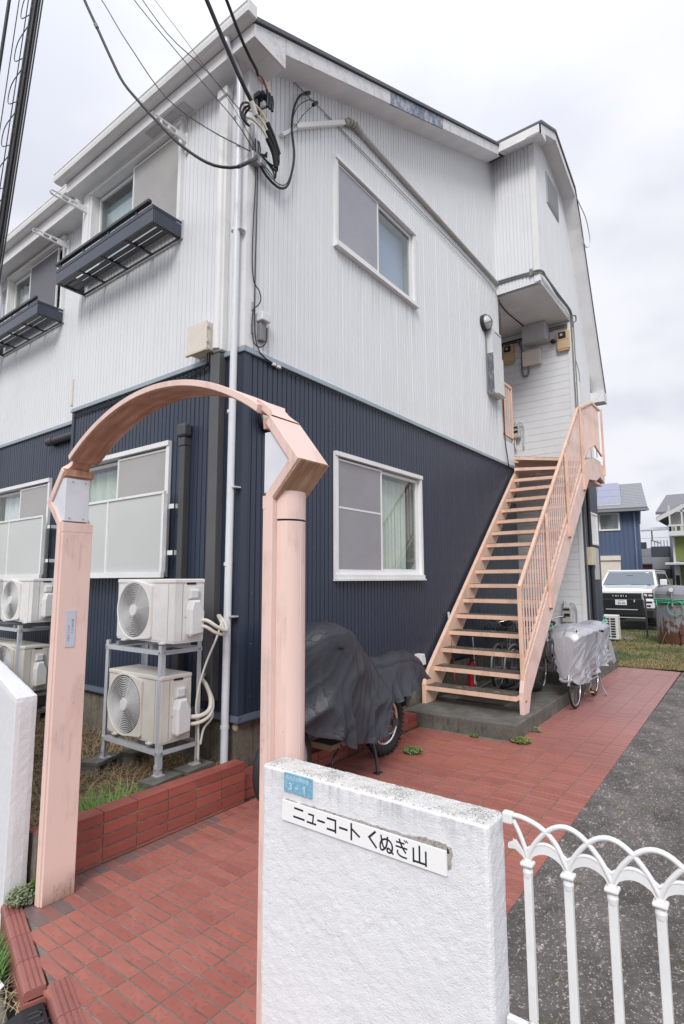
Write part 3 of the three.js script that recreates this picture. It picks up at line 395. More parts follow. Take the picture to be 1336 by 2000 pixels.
{
  const PX = 0.0684, PZ = 0.237, cand = [], camDir = new THREE.Vector3(), q = V(0, 0, 0);
  camera.updateMatrixWorld(); camera.updateProjectionMatrix(); camera.matrixWorldInverse.copy(camera.matrixWorld).invert();
  for (let i = -12; i < 170; i++) for (let k = -3; k < 10; k++) {
    let x0 = 1.519 + PX * i, x1 = x0 + PX - 0.0072, z0 = -3.112 + PZ * k, z1 = z0 + PZ - 0.006;
    if (z0 < -3.455) z0 = -3.455; const zr = x0 < 3 ? -1.226 : mix(-1.226, -1.385, (x0 - 3) / 9.54); if (z1 > zr) z1 = zr; if (z1 - z0 < 0.02 || x1 > 12.53) continue;
    if (x0 > 3.3 && x1 < 6.18 && z0 < -3.49) continue;
    if (x0 > 6.1 && z1 < -2.42) continue;
    if (x0 > 6.1 && z0 < -2.44) z0 = -2.44;
    const xk = KERB((z0 + z1) / 2) + 0.012; if (x1 < xk + 0.015) continue; if (x0 < xk) x0 = xk;
    q.set((x0 + x1) / 2, 0, (z0 + z1) / 2).applyMatrix4(camera.matrixWorldInverse).applyMatrix4(camera.projectionMatrix);
    const vis = Math.abs(q.x) < 1.05 && Math.abs(q.y) < 1.1;
    // hidden behind the name wall?
    const cx = (x0 + x1) / 2, cz = (z0 + z1) / 2, t = 1.487 / cx, hy = 1.775 * (1 - t), hz = cz * t, hid = cx > 1.5 && hz > -1.47 && hz < -0.64 && hy < 1.12;
    cand.push({ x0, x1, z0, z1, d: Math.hypot(cx, cz), ok: vis && !hid, i, k });
  }
  const show = cand.filter((c) => c.ok).sort((a, b) => a.d - b.d).slice(0, 300); const S = new Set(show), geoCache = {};
  const tone = (c) => { const dirt = fbm3(c.x0 * 1.6, 3, c.z0 * 1.6, 3) + 0.3 * (rnd() - 0.5); if (c.k <= -2 && c.x0 < 2.9) return tileDark[Math.floor(rnd() * 3)]; if (c.k === -1 && c.x0 < 1.95 && rnd() < 0.75) return tileDark[Math.floor(rnd() * 3)]; if (c.k === -1 && rnd() < 0.25) return tileDark[1]; return tileMats[Math.min(4, Math.floor((dirt + 0.6) / 1.2 * 5 * 0.6 + rnd() * 2.4))] || tileMats[0]; };
  for (const c of show) {
    const w = +(c.x1 - c.x0).toFixed(4), d = +(c.z1 - c.z0).toFixed(4), vv = Math.floor(rnd() * 4), key = w + '_' + d + '_' + vv;
    if (!geoCache[key]) { const g = new THREE.BoxGeometry(w, 0.012, d), p = g.attributes.position; for (let i = 0; i < p.count; i++) if (p.getY(i) > 0) { p.setX(i, p.getX(i) - Math.sign(p.getX(i)) * 0.0016); p.setZ(i, p.getZ(i) - Math.sign(p.getZ(i)) * 0.0016); } g.computeVertexNormals(); const u = g.attributes.uv; for (let i = 0; i < p.count; i++) u.setXY(i, p.getX(i) + vv * 0.37, p.getZ(i) + vv * 0.21); geoCache[key] = g; }
    const t = shadow(new THREE.Mesh(geoCache[key], tone(c))); t.name = 'tile'; t.position.set((c.x0 + c.x1) / 2, -0.006 + rr(-0.0008, 0.0008), (c.z0 + c.z1) / 2); t.rotation.set(rr(-0.003, 0.003), 0, rr(-0.006, 0.006)); path.add(t);
  }
  const rest = cand.filter((c) => !S.has(c)), ig = new THREE.BoxGeometry(1, 1, 1), im = new THREE.InstancedMesh(ig, mat([1, 1, 1], 0.4), rest.length), m4 = new THREE.Matrix4();
  rest.forEach((c, i) => {
    m4.compose(V((c.x0 + c.x1) / 2, -0.006 + rr(-0.0012, 0.0012), (c.z0 + c.z1) / 2), new THREE.Quaternion().setFromEuler(new THREE.Euler(rr(-0.004, 0.004), 0, rr(-0.012, 0.012))), V(c.x1 - c.x0, 0.012, c.z1 - c.z0)); im.setMatrixAt(i, m4);
    const b = tileCols[Math.floor(rnd() * 5)], dirt = 0.9 + 0.25 * fbm3(c.x0 * 0.8, 6, c.z0 * 1.2, 4), far = sstep(4.5, 9.5, c.x0) * sstep(-3.3, -2.0, c.z0); // pale pinkish sheen of the far tiles is put into their colour
    im.setColorAt(i, lin(mix(b[0], 0.42, far) * dirt, mix(b[1], 0.20, far) * dirt, mix(b[2], 0.19, far) * dirt));
  });
  im.name = 'tile'; im.userData.kind = 'stuff'; shadow(im); path.add(im);
}
// nosing tiles along the street kerb: two straight runs, the second set back
{
  const kerb = tag(new THREE.Group(), null, null, null, 'structure'); kerb.name = 'kerb'; scene.add(kerb);
  const a = V(KERB(-3.37), 0, -3.37), b = V(KERB(-2.30), 0, -2.30), dir = b.clone().sub(a).normalize(), side = V(-dir.z, 0, dir.x); // side points to the street (-x)
  if (side.x > 0) side.negate();
  const kEx = (pts, len, off, b) => { const g = ex(pts, len, b ? { b } : {}).applyMatrix4(new THREE.Matrix4().makeBasis(side, V(0, 1, 0), dir.clone().negate())); const o = a.clone().addScaledVector(dir, off + len); return g.translate(o.x, 0, o.z); };
  const prof = [[0.0, -0.012], [0.0, 0.004], [0.012, 0.004], [0.014, -0.001], [0.018, -0.001], [0.02, 0.005], [0.034, 0.005], [0.036, 0], [0.04, 0], [0.042, 0.005], [0.056, 0.005], [0.058, 0], [0.062, 0], [0.064, 0.004], [0.078, 0.003], [0.086, -0.004], [0.09, -0.016], [0.09, -0.036], [0.0, -0.036]];
  const piece = (s0, s1, off, m) => { const sh = (p) => p.map(([q, y]) => [q + off, y]); part(kerb, 'nosing_tile', kEx(sh(prof), s1 - s0, s0), m); part(kerb, 'riser_tile', kEx(sh([[0.07, -0.16], [0.086, -0.16], [0.086, -0.038], [0.07, -0.038]]), s1 - s0, s0), m); };
  const km = [mat([0.30, 0.115, 0.10], 0.45, { map: 'soft', s: 0.3 }), mat([0.33, 0.125, 0.105], 0.45, { map: 'soft', s: 0.3 }), mat([0.27, 0.11, 0.10], 0.5, { map: 'soft', s: 0.3 })];
  let s = -0.1; for (const l of [0.145, 0.228, 0.228, 0.233]) { piece(s + 0.002, s + l - 0.003, 0.0, km[Math.floor(rnd() * 3)]); s += l; }
  const s1 = s; part(kerb, 'riser_tile', kEx([[0.0, -0.16], [0.088, -0.16], [0.088, -0.04], [0.0, -0.04]], 0.012, s1), km[1]);
  s = s1 + 0.004; for (let i = 0; i < 6; i++) { piece(s, s + 0.228, -0.088, km[Math.floor(rnd() * 3)]); s += 0.233; }
  part(kerb, 'mortar', kEx([[-0.1, -0.19], [0.068, -0.19], [0.068, -0.02], [0.002, -0.014], [-0.1, -0.014]], 0.73, -0.1), M.mortar);
  // kerb ramp of black rubber laid in the gutter beside the step
  const rp = thing('kerb_ramp', 'dark rubber kerb ramp with raised pattern at the bottom left corner', 'kerb ramp', [1.2, -0.15, -2.5]);
  part(rp, 'ramp_body', kEx([[0.015, -0.15], [0.32, -0.15], [0.32, -0.135], [0.10, -0.05], [0.015, -0.05]], 0.6, s1 + 0.02, 0.006), M.rubber);
  for (const [u, v, l, w] of [[0.03, 0.05, 0.008, 0.035], [0.03, 0.05, 0.05, 0.008], [0.03, 0.077, 0.05, 0.008], [0.03, 0.12, 0.06, 0.008], [0.03, 0.15, 0.06, 0.008], [0.06, 0.12, 0.008, 0.038], [0.03, 0.2, 0.05, 0.008], [0.05, 0.2, 0.008, 0.04]]) part(rp, 'raised_mark', kEx([[u, -0.051], [u + l, -0.051], [u + l, -0.0445], [u, -0.0445]], w, s1 + 0.02 + v), M.darkGrey);
  // concrete gutter slabs at the edge of the street, dry grass caught in the gaps
  const gs = tag(new THREE.Group(), null, null, null, 'structure'); gs.name = 'gutter'; scene.add(gs);
  let sl = -1.2; for (const l of [0.6, 0.6, 0.42, 0.6, 0.6, 0.6]) { part(gs, 'concrete_slab', kEx([[0.135, -0.19], [0.6, -0.19], [0.6, -0.13], [0.30, -0.135], [0.145, -0.11], [0.135, -0.115]], l - 0.012, sl), M.block); sl += l; }
}

// raised planter of brick tiles between gate and house corner
{
  const pl = thing('planter_wall', 'low planter wall faced with red brick tiles running to the house corner', 'planter', [2.4, 0, -3.52]);
  const zf = -3.46, h = 0.312, xs = [1.655]; for (let x = 1.815; x < 3.2; x += 0.2435) xs.push(x); xs.push(3.276);
  part(pl, 'mortar_core', bx(1.655, 3.268, -0.19, h - 0.006, zf - 0.118, zf - 0.006), M.mortar);
  const bm = [mat([0.31, 0.08, 0.06], 0.5, { map: 'tile', s: 0.5 }), mat([0.29, 0.073, 0.055], 0.5, { map: 'tile', s: 0.5 }), mat([0.335, 0.089, 0.066], 0.5, { map: 'soft', s: 0.4 })];
  const ys = [[0.246, h], [0.172, 0.236], [0.098, 0.162], [0.024, 0.088], [0.002, 0.015]];
  for (let i = 0; i + 1 < xs.length; i++) { const x0 = xs[i] + 0.004, x1 = xs[i + 1] - 0.004;
    for (const [y0, y1] of ys) part(pl, 'brick_tile', bx(x0, x1, y0, y1 - (y1 === h ? 0.012 : 0), zf - 0.012, zf, 0.002), bm[Math.floor(rnd() * 3)]);
    part(pl, 'cap_tile', bx(x0, x1, h - 0.012, h, zf - 0.062, zf + 0.001, 0.003), bm[Math.floor(rnd() * 3)]); part(pl, 'cap_tile', bx(x0, x1, h - 0.012, h - 0.001, zf - 0.124, zf - 0.065, 0.003), bm[Math.floor(rnd() * 3)]); }
  for (const [y0, y1] of ys) part(pl, 'brick_tile', bx(3.266, 3.278, y0, y1 - (y1 === h ? 0.013 : 0), zf - 0.12, zf - 0.013, 0.002), bm[0]);
  const st = thing('tile_step', 'low red tiled step along the foot of the dark gable wall', 'step', [4.7, 0, -3.6]);
  part(st, 'mortar_core', bx(3.285, 6.14, -0.19, 0.142, ZG + 0.0, -3.505), M.mortar);
  for (let x = 3.283; x < 6.1; x += 0.2415) { const x1 = Math.min(x + 0.233, 6.145); part(st, 'step_tile', bx(x, x1, 0.08, 0.148, -3.504, -3.493, 0.002), bm[Math.floor(rnd() * 3)]); part(st, 'step_tile', bx(x, x1, 0.002, 0.072, -3.504, -3.493, 0.002), bm[Math.floor(rnd() * 3)]); part(st, 'step_tile', bx(x, x1, 0.142, 0.153, ZG + 0.005, -3.492, 0.003), bm[Math.floor(rnd() * 3)]); }
  part(st, 'step_tile', bx(3.274, 3.284, 0.002, 0.150, ZG + 0.005, -3.495, 0.002), mat([0.5, 0.28, 0.24], 0.6));
}

// concrete landing at the foot of the stairs
{
  const cp = tag(new THREE.Group(), null, null, null, 'structure'); cp.name = 'entrance_step'; scene.add(cp);
  const slab = (p, y0, y1) => { part(cp, 'step_body', exXZ(p, y0, y1 - 0.012), M.concDark); const e = ex(p.map(([x, z]) => [x, -z]), 0.012, { b: 0.005 }).rotateX(-PI / 2).translate(0, y1 - 0.012, 0); part(cp, 'step_top', e, M.concEdge); };
  slab([[6.12, -3.69], [6.20, -2.29], [9.0, -2.35], [9.0, -3.69]], -0.19, 0.165);
  slab([[8.95, -9], [8.99, -2.62], [9.35, -2.40], [12.52, -2.47], [12.52, -2.85], [XA, -2.85], [XA, -9]], -0.19, 0.335);
  slab([[9.35, -9], [9.4, -2.92], [XA - 0.03, -2.92], [XA - 0.03, -9]], 0.335, 0.50);
}

// ------------------------------------------------------------------ name wall and pillar wall of rough white stucco
function stuccoBox(x0, x1, y0, y1, z0, z1, top, step = 0.012, amp = 0.0026) {
  const w = x1 - x0, h = y1 - y0, d = z1 - z0, g = new RoundedBoxGeometry(w, h, d, 1, 0.008);
  const faces = [], S = (n) => Math.max(2, Math.round(n / step));
  const add = (nu, nv, f) => { const P = []; for (let j = 0; j <= nv; j++) for (let i = 0; i <= nu; i++) P.push(f(i / nu, j / nv)); const Q = []; for (let j = 0; j < nv; j++) for (let i = 0; i < nu; i++) { const a = j * (nu + 1) + i; Q.push([P[a], P[a + 1], P[a + nu + 2], P[a + nu + 1]]); } faces.push(Q); };
  const r = 0.014, rd = (p) => { const c = [Math.min(x1 - r, Math.max(x0 + r, p[0])), Math.min(y1 - r, p[1]), Math.min(z1 - r, Math.max(z0 + r, p[2]))], q = [p[0] - c[0], p[1] - c[1], p[2] - c[2]], L = Math.hypot(...q) || 1; const n = fbm3(p[0] * 28, p[1] * 28, p[2] * 28, 3) * amp + fbm3(p[0] * 4 + 9, p[1] * 4, p[2] * 4, 2) * amp * 1.4 + Math.max(0, fbm3(p[0] * 60, p[1] * 60 + 5, p[2] * 60, 2)) * amp * 0.9; return [c[0] + (q[0] / L) * (r + n), c[1] + (q[1] / L) * (r + n), c[2] + (q[2] / L) * (r + n)]; };
  if (top) add(S(w), S(d), (u, v) => rd([mix(x0, x1, u), y1, mix(z1, z0, v)]));
  else {
    add(S(d), S(h), (u, v) => rd([x0, mix(y0, y1, v), mix(z0, z1, u)])); add(S(d), S(h), (u, v) => rd([x1, mix(y0, y1, v), mix(z1, z0, u)]));
    add(S(w), S(h), (u, v) => rd([mix(x0, x1, u), mix(y0, y1, v), z1])); add(S(w), S(h), (u, v) => rd([mix(x1, x0, u), mix(y0, y1, v), z0]));
  }
  return faces.map(triQuads);
}
{
  const nw = thing('name_wall', 'rough white stucco wall carrying the name plate, in front of the gate', 'garden wall', [1.545, 0, -1.05]);
  part(nw, 'wall_body', stuccoBox(1.487, 1.602, -0.19, 1.122, -1.484, -0.637, false), M.stucco); part(nw, 'wall_top', stuccoBox(1.487, 1.602, -0.19, 1.122, -1.484, -0.637, true), M.stuccoTop, 'stained top of the wall with dark lichen');
  part(nw, 'mortar_bed', [exZY([[-1.37, 1.02], ...Array.from({ length: 60 }, (_, i) => [-1.37 + i * 0.0103, 1.0275 + 0.006 * sstep(0.1, 0.3, i / 60) * (0.4 + 0.6 * i / 60) + 0.008 * fbm3(i * 0.9, 2, 5, 3) + 0.008 * sstep(46, 54, i)]), [-0.752, 1.03], [-0.75, 1.02]], 1.4815, 1.49), exZY([[-0.757, 0.975], [-0.746, 0.985], [-0.748, 1.0], [-0.742, 1.02], [-0.746, 1.035], [-0.757, 1.036]], 1.4815, 1.49)], mat([0.56, 0.55, 0.52], 0.95, { map: 'lichen', s: 0.18, bump: 'stuccoB', bs: 0.12, bh: 0.004 }));
  const lw = thing('pillar_wall', 'rough white stucco garden wall at the left edge beside the gate post', 'garden wall', [1.55, 0, -5]);
  const slant = (l) => l.map((g) => { const p = g.attributes.position; for (let i = 0; i < p.count; i++) p.setX(i, p.getX(i) - (p.getZ(i) + 3.5) * 0.28); g.computeVertexNormals(); return g; });   // the wall follows the line of the street
  part(lw, 'wall_body', slant(stuccoBox(1.502, 1.626, -0.19, 1.10, -8.5, -3.50, false, 0.03)), M.stucco); part(lw, 'wall_top', slant(stuccoBox(1.502, 1.626, -0.19, 1.10, -8.5, -3.50, true, 0.02)), M.stucco);
  // run-off stains and a hairline crack on the face of the name wall
  part(nw, 'stain', new THREE.PlaneGeometry(0.82, 0.40).rotateY(-PI / 2).translate(1.4805, 0.915, -1.06), stainMat(1024, 512, (c) => { streaks(c, 1024, 512, 40, '105,105,102', 0.035, 40); streaks(c, 1024, 110, 90, '95,94,90', 0.10, 14); }), 'grey run-off stains under the top edge', true);
  part(nw, 'crack', new THREE.PlaneGeometry(0.5, 0.5).rotateY(-PI / 2).translate(1.4805, 0.62, -1.15), stainMat(512, 512, (c) => { c.strokeStyle = 'rgba(95,95,95,0.30)'; c.lineWidth = 1.2; c.beginPath(); let x = 20, y = 150; c.moveTo(x, y); for (let i = 0; i < 60; i++) { x += 5 + rnd() * 5; y += (rnd() - 0.32) * 13; c.lineTo(x, y); } c.stroke(); }), 'hairline crack running down the face', true);
  // name plate
  const cw = 1244, chh = 132, cv = document.createElement('canvas'); cv.width = cw; cv.height = chh; const c = cv.getContext('2d');
  c.fillStyle = '#f1f1f0'; c.fillRect(0, 0, cw, chh); c.strokeStyle = '#20202c'; c.lineCap = 'butt'; c.lineJoin = 'miter';
  const X = (u) => u * cw, Y = (v) => (1 - v) * chh, L = (w, ...p) => { c.lineWidth = w; c.beginPath(); p.forEach(([u, v], i) => (i ? c.lineTo(X(u), Y(v)) : c.moveTo(X(u), Y(v)))); c.stroke(); };
  const Cv = (w, p0, ...cs) => { c.lineWidth = w; c.beginPath(); c.moveTo(X(p0[0]), Y(p0[1])); for (const k of cs) c.bezierCurveTo(X(k[0]), Y(k[1]), X(k[2]), Y(k[3]), X(k[4]), Y(k[5])); c.stroke(); };
  L(13, [0.089, 0.77], [0.155, 0.76]); L(13, [0.083, 0.34], [0.165, 0.33]);
  L(12, [0.19, 0.70], [0.226, 0.70], [0.221, 0.30]); L(12, [0.18, 0.30], [0.246, 0.30]);
  L(13, [0.253, 0.54], [0.304, 0.54]);
  L(13, [0.317, 0.80], [0.374, 0.80], [0.374, 0.20]); L(13, [0.317, 0.30], [0.374, 0.30]);
  L(13, [0.397, 0.54], [0.452, 0.54]);
  L(13, [0.475, 0.93], [0.475, 0.14]); L(13, [0.479, 0.66], [0.527, 0.40]);
  L(13, [0.622, 0.90], [0.583, 0.56], [0.627, 0.18]);
  Cv(11, [0.653, 0.84], [0.656, 0.55, 0.664, 0.3, 0.674, 0.3], [0.683, 0.3, 0.690, 0.6, 0.690, 0.84]);                 // nu
  Cv(11, [0.674, 0.30], [0.655, 0.05, 0.640, 0.25, 0.652, 0.52], [0.662, 0.74, 0.700, 0.80, 0.714, 0.56], [0.722, 0.34, 0.712, 0.14, 0.696, 0.16], [0.682, 0.18, 0.686, 0.38, 0.700, 0.33], [0.710, 0.29, 0.716, 0.20, 0.722, 0.14]);
  L(10, [0.738, 0.76], [0.784, 0.76]); L(10, [0.735, 0.57], [0.800, 0.57]); Cv(11, [0.755, 0.92], [0.766, 0.68, 0.776, 0.5, 0.792, 0.38]); Cv(10, [0.748, 0.42], [0.740, 0.30, 0.750, 0.14, 0.797, 0.18]); L(7, [0.782, 0.92], [0.793, 0.82]); L(7, [0.793, 0.93], [0.803, 0.84]);
  L(11, [0.832, 0.74], [0.832, 0.12]); L(11, [0.864, 0.90], [0.864, 0.2]); L(11, [0.897, 0.74], [0.897, 0.10]); L(12, [0.829, 0.19], [0.900, 0.19]);
  const ct = new THREE.CanvasTexture(cv); ct.colorSpace = THREE.SRGBColorSpace; ct.anisotropy = 8;
  const plateMat = new THREE.MeshStandardMaterial({ map: ct, roughness: 0.4 });
  const np = thing('name_plate', 'long white name plate with black Japanese lettering on the stucco wall', 'name plate', [1.48, 0.99, -1.07]);
  part(np, 'plate', bx(1.478, 1.489, 0.960, 1.026, -1.378, -0.757, 0.002), mat([0.80, 0.80, 0.80], 0.4));
  const pg = new THREE.PlaneGeometry(0.619, 0.064).rotateY(-PI / 2).translate(1.4772, 0.993, -1.0675); part(np, 'lettering', pg, plateMat, null, true);
  // blue address plate
  const c2 = document.createElement('canvas'); c2.width = 256; c2.height = 128; const d = c2.getContext('2d'); d.fillStyle = '#6fa6c2'; d.fillRect(0, 0, 256, 128);
  for (let i = 0; i < 260; i++) { d.fillStyle = `rgba(${210 + rnd() * 40},${225 + rnd() * 30},240,${0.05 + rnd() * 0.14})`; d.fillRect(rnd() * 256, rnd() * 128, 2 + rnd() * 10, 3 + rnd() * 26); }
  d.strokeStyle = 'rgba(205,222,232,0.75)'; d.lineWidth = 3; for (let i = 0; i < 7; i++) { const x = 22 + i * 31; d.strokeRect(x, 14, 20, 24); d.beginPath(); d.moveTo(x, 26); d.lineTo(x + 20, 26); d.moveTo(x + 10, 14); d.lineTo(x + 10, 38); d.stroke(); }
  d.fillStyle = 'rgba(205,216,226,0.85)'; d.font = 'bold 64px sans-serif'; d.fillText('3', 42, 108); d.fillRect(104, 84, 30, 9); d.fillText('1', 168, 108);
  const bt = new THREE.CanvasTexture(c2); bt.colorSpace = THREE.SRGBColorSpace;
  const bp = thing('address_plate', 'small faded blue address plate above the left end of the name plate', 'address plate', [1.484, 1.085, -1.31]);
  part(bp, 'plate', bx(1.481, 1.489, 1.054, 1.115, -1.372, -1.247, 0.001), mat([0.30, 0.50, 0.62], 0.5));
  part(bp, 'lettering', new THREE.PlaneGeometry(0.124, 0.06).rotateY(-PI / 2).translate(1.4803, 1.0845, -1.3095), new THREE.MeshStandardMaterial({ map: bt, roughness: 0.5 }), null, true);
}

// ------------------------------------------------------------------ pink gate arch
{
  const gt = thing('gate_arch', 'pale pink arched gate with square lanterns and brown undersides coloured with stain and shade over the tiled path', 'gate', [1.69, 0, -2.455]);
  const zc = -2.448, x0 = 1.60, x1 = 1.785;
  const prof = [[0.85, 0], [0.89, 0], [0.89, 2.105], [1.03, 2.25], [0.872, 2.45], [0.842, 2.425], [0.975, 2.252], [0.85, 2.122]];
  const neck = (sg, lo, hi) => { const z = (s) => zc + sg * s, P = []; for (let i = 0; i <= 8; i++) { const t = i / 8, s = mix(0.862, 0.775, t), y = mix(2.425, 2.51, t), w = 0.5 * mix(0.11, 0.175, Math.pow(Math.abs(t - 0.5) * 2, 2)); P.push([s, y, w]); } const Q = [], xm = (x0 + x1) / 2; for (let i = 0; i < 8; i++) { const [s, y, w] = P[i], [S, Yy, W] = P[i + 1], lf = (p, t) => [p[0], p[1] + t, p[2] + sg * 0.4 * t], a = lf([xm - w, y, z(s)], lo), b = lf([xm + w, y, z(s)], lo), c = lf([xm + W, Yy, z(S)], lo), d = lf([xm - W, Yy, z(S)], lo), up = (p) => lf(p, hi - lo); Q.push([a, b, c, d], [up(a), up(b), up(c), up(d)], [a, d, up(d), up(a)], [b, c, up(c), up(b)]); } return triQuads(Q); };
  for (const sg of [-1, 1]) {
    const P = (p) => p.map(([s, y]) => [zc + sg * s, y]);
    part(gt, 'post_frame', exZY(P(prof), x0, x1, { b: 0.003 }), M.pink);
    part(gt, 'post', bx(x0 + 0.006, x1 + 0.004, 0, 2.112, zc + sg * 0.828, zc + sg * 0.8495, 0.004), M.pink, sg < 0 ? 'wide flat post carrying a small notice' : undefined);
    part(gt, 'post_collar', bx(x0 + 0.0045, x1 + 0.0055, 2.062, 2.118, zc + sg * 0.8268, zc + sg * 0.8497, 0.003), M.pink);
    part(gt, 'underside', exZY(P([[0.8905, 2.098], [1.034, 2.243], [1.036, 2.249], [1.031, 2.2505], [0.8905, 2.1065]]), x0 + 0.004, x1 - 0.002), M.mossShade, 'moss streaked underside of the slanting panel, with shade put into its brown colour');
    const hc = []; for (let i = 0; i <= 18; i++) { const a = (i / 18) * PI; hc.push([1.697 - Math.cos(a) * 0.072, zc + sg * (0.891 + Math.sin(a) * 0.066)]); }
    part(gt, 'column', [exXZ(hc, 0, 2.012), bx(1.6965, 1.6985, 0, 2.012, zc + sg * 0.955, zc + sg * 0.9585)], M.pink, 'half round column on the outer side');
    part(gt, 'column_cap', exXZ(hc.map(([x, z]) => [1.697 + (x - 1.697) * 1.02, z]), 2.02, 2.135), M.pink);
    part(gt, 'column_gap', exXZ(hc.map(([x, z]) => [1.697 + (x - 1.697) * 0.95, z - sg * 0.003]), 2.012, 2.02), M.dark);
    part(gt, 'lantern', [exZY(P([[0.83, 2.128], [0.872, 2.128], [0.972, 2.252], [0.868, 2.385], [0.83, 2.385]]), x0 + 0.012, x1 - 0.03, { b: 0.003 })], M.lantern, 'blank grey lantern box');
    for (const [dx, y] of [[0.04, 2.145], [0.125, 2.145], [0.05, 2.366], [0.13, 2.366]]) part(gt, 'screw', cyl([x0 + dx, y, zc + sg * 0.828], [x0 + dx, y, zc + sg * 0.825], 0.004, 0.004, 8), M.steel);
    part(gt, 'frame_top', exZY(P([[0.83, 2.40], [0.88, 2.40], [0.872, 2.448], [0.826, 2.44]]), x0 + 0.003, x1 - 0.003), M.pinkShadeStreaks, 'brown top band above the lantern, in the shade toned pink');
    part(gt, 'neck', neck(sg, 0.004, 0.03), M.pink); part(gt, 'neck_shade_underside', neck(sg, 0, 0.0035), M.pinkShadeStreaks, 'streaked underside of the neck, shade painted in as brown');
  }
  const top = [], bot = []; for (let i = 0; i <= 48; i++) { const s = mix(-0.80, 0.80, i / 48), y = 2.768 - 0.365 * s * s - 0.05 * s * s * s * s; top.push([zc + s, y]); bot.push([zc + s * 0.985, y - 0.03]); }
  part(gt, 'arch', exZY([...top, ...bot.slice().reverse()], x0, x1, { b: 0.002 }), M.pink, 'thin pink arched band joining the posts');
  const u0 = bot.map(([z, y]) => [z, y - 0.0005]), u1 = bot.map(([z, y]) => [z, y - 0.004]);
  part(gt, 'arch_shade_underside', exZY([...u0, ...u1.reverse()], x0 + 0.006, x1 - 0.006), M.pinkShadeStreaks, 'streaked underside of the arch, shade and tile bounce painted in as brown');  // thin slab whose colour carries the shade under the arch
  part(gt, 'stain', new THREE.PlaneGeometry(0.178, 0.20).translate(1.6975, 0.102, zc - 0.8265), stainMat(128, 128, (c) => { const g = c.createLinearGradient(0, 128, 0, 10); g.addColorStop(0, 'rgba(125,84,50,0.42)'); g.addColorStop(0.35, 'rgba(140,100,70,0.16)'); g.addColorStop(1, 'rgba(150,110,80,0)'); c.fillStyle = g; c.fillRect(0, 0, 128, 128); for (let i = 0; i < 40; i++) { c.fillStyle = `rgba(110,75,45,${0.05 + 0.12 * rnd()})`; c.fillRect(40 + rnd() * 88, 60 + rnd() * 60, 2 + rnd() * 5, 8 + rnd() * 30); } }), 'brown stain at the foot of the post', true);
  // notice: two columns of vertical writing
  const cv = document.createElement('canvas'); cv.width = 112; cv.height = 432; const c = cv.getContext('2d'); c.fillStyle = '#c4c8d6'; c.fillRect(0, 0, 112, 432); c.strokeStyle = '#5a5c72'; c.lineWidth = 2.4;
  const G = {                                                   // simple stroke drawings of the characters on a 10 x 10 grid
    seki: [[0, 0, 0, 10], [0, 0, 4, 0], [4, 0, 4, 4], [0, 2, 4, 2], [0, 4, 4, 4], [6, 0, 10, 0], [10, 0, 10, 10], [6, 0, 6, 4], [6, 2, 10, 2], [6, 4, 10, 4], [2.5, 5.5, 7.5, 5.5], [2, 7, 8, 7], [5, 5.5, 5, 7.5], [5, 7.5, 2, 9.6], [5, 7.5, 8, 9.6]],
    kei: [[2.5, 0, 0.5, 4], [1.7, 2.5, 1.7, 10], [9, 0, 4, 1], [7, 1, 4.5, 3], [4.5, 3, 8.5, 4], [8, 2.6, 4, 6], [4, 6, 9.5, 5.5], [6.7, 5.5, 6.7, 10], [5, 7, 4, 9], [8.3, 7, 9.5, 9]],
    sha: [[2, 2, 8, 2], [5, 0, 5, 4], [0, 4.2, 10, 4.2], [9, 0.5, 1, 7], [3, 6, 8, 6], [3, 6, 3, 10], [8, 6, 8, 10], [3, 8, 8, 8], [3, 10, 8, 10]],
    i: [[2, 1, 2, 8], [2, 8, 4, 7], [5, 2, 6, 4], [9, 0, 8, 6], [8, 6, 4, 10], [7.5, 6.5, 9.5, 10]],
    gai: [[2.5, 0, 0.5, 5], [2.5, 2, 5, 2], [5, 2, 1, 10], [2, 4.5, 4, 6], [7.5, 0, 7.5, 10], [7.5, 4, 10, 6]],
    no: [[5.5, 1.5, 3, 7.5], [3, 7.5, 1.5, 8], [1.5, 8, 1, 5], [1, 5, 4, 1.8], [4, 1.8, 8, 2], [8, 2, 9, 5], [9, 5, 6, 9]],
    tachi: [[5, 0, 5, 2], [1, 2.5, 9, 2.5], [3, 4, 4, 8.5], [7, 4, 6, 8.5], [0, 9.5, 10, 9.5]],
    chi: [[1, 2.5, 9, 2.5], [4.5, 0, 3, 6.5], [3, 6.5, 7, 5], [7, 5, 9, 7.5], [9, 7.5, 4, 10]],
    iri: [[4, 0.5, 5.5, 2], [5.5, 2, 1, 10], [5, 3, 10, 10]],
    ri: [[3, 1, 3, 6], [7, 1, 7.5, 6], [7.5, 6, 4, 10]],
    wo: [[1, 2, 8, 2], [4.5, 0, 2, 6], [2, 6, 6, 4.5], [6, 4.5, 6, 7], [9, 4, 3.5, 7], [3.5, 7, 4, 9.5], [4, 9.5, 9, 9.5]],
    kin: [[0, 1.5, 4.5, 1.5], [2.3, 0, 2.3, 4.5], [2.3, 1.8, 0, 4], [2.3, 1.8, 4.3, 4], [5.5, 1.5, 10, 1.5], [7.7, 0, 7.7, 4.5], [7.7, 1.8, 5.5, 4], [7.7, 1.8, 10, 4], [2, 5.2, 8, 5.2], [0.5, 7, 9.5, 7], [5, 7, 5, 10], [2.5, 8, 1, 9.8], [7.5, 8, 9, 9.8]],
    zu: [[0.5, 2, 9.5, 2], [6, 0, 6, 5], [6, 5, 4, 6], [4, 6, 4, 4], [4, 4, 6, 4], [6, 5, 4.5, 10], [8, 0, 8.6, 1], [9.2, 0, 9.8, 1]],
  };
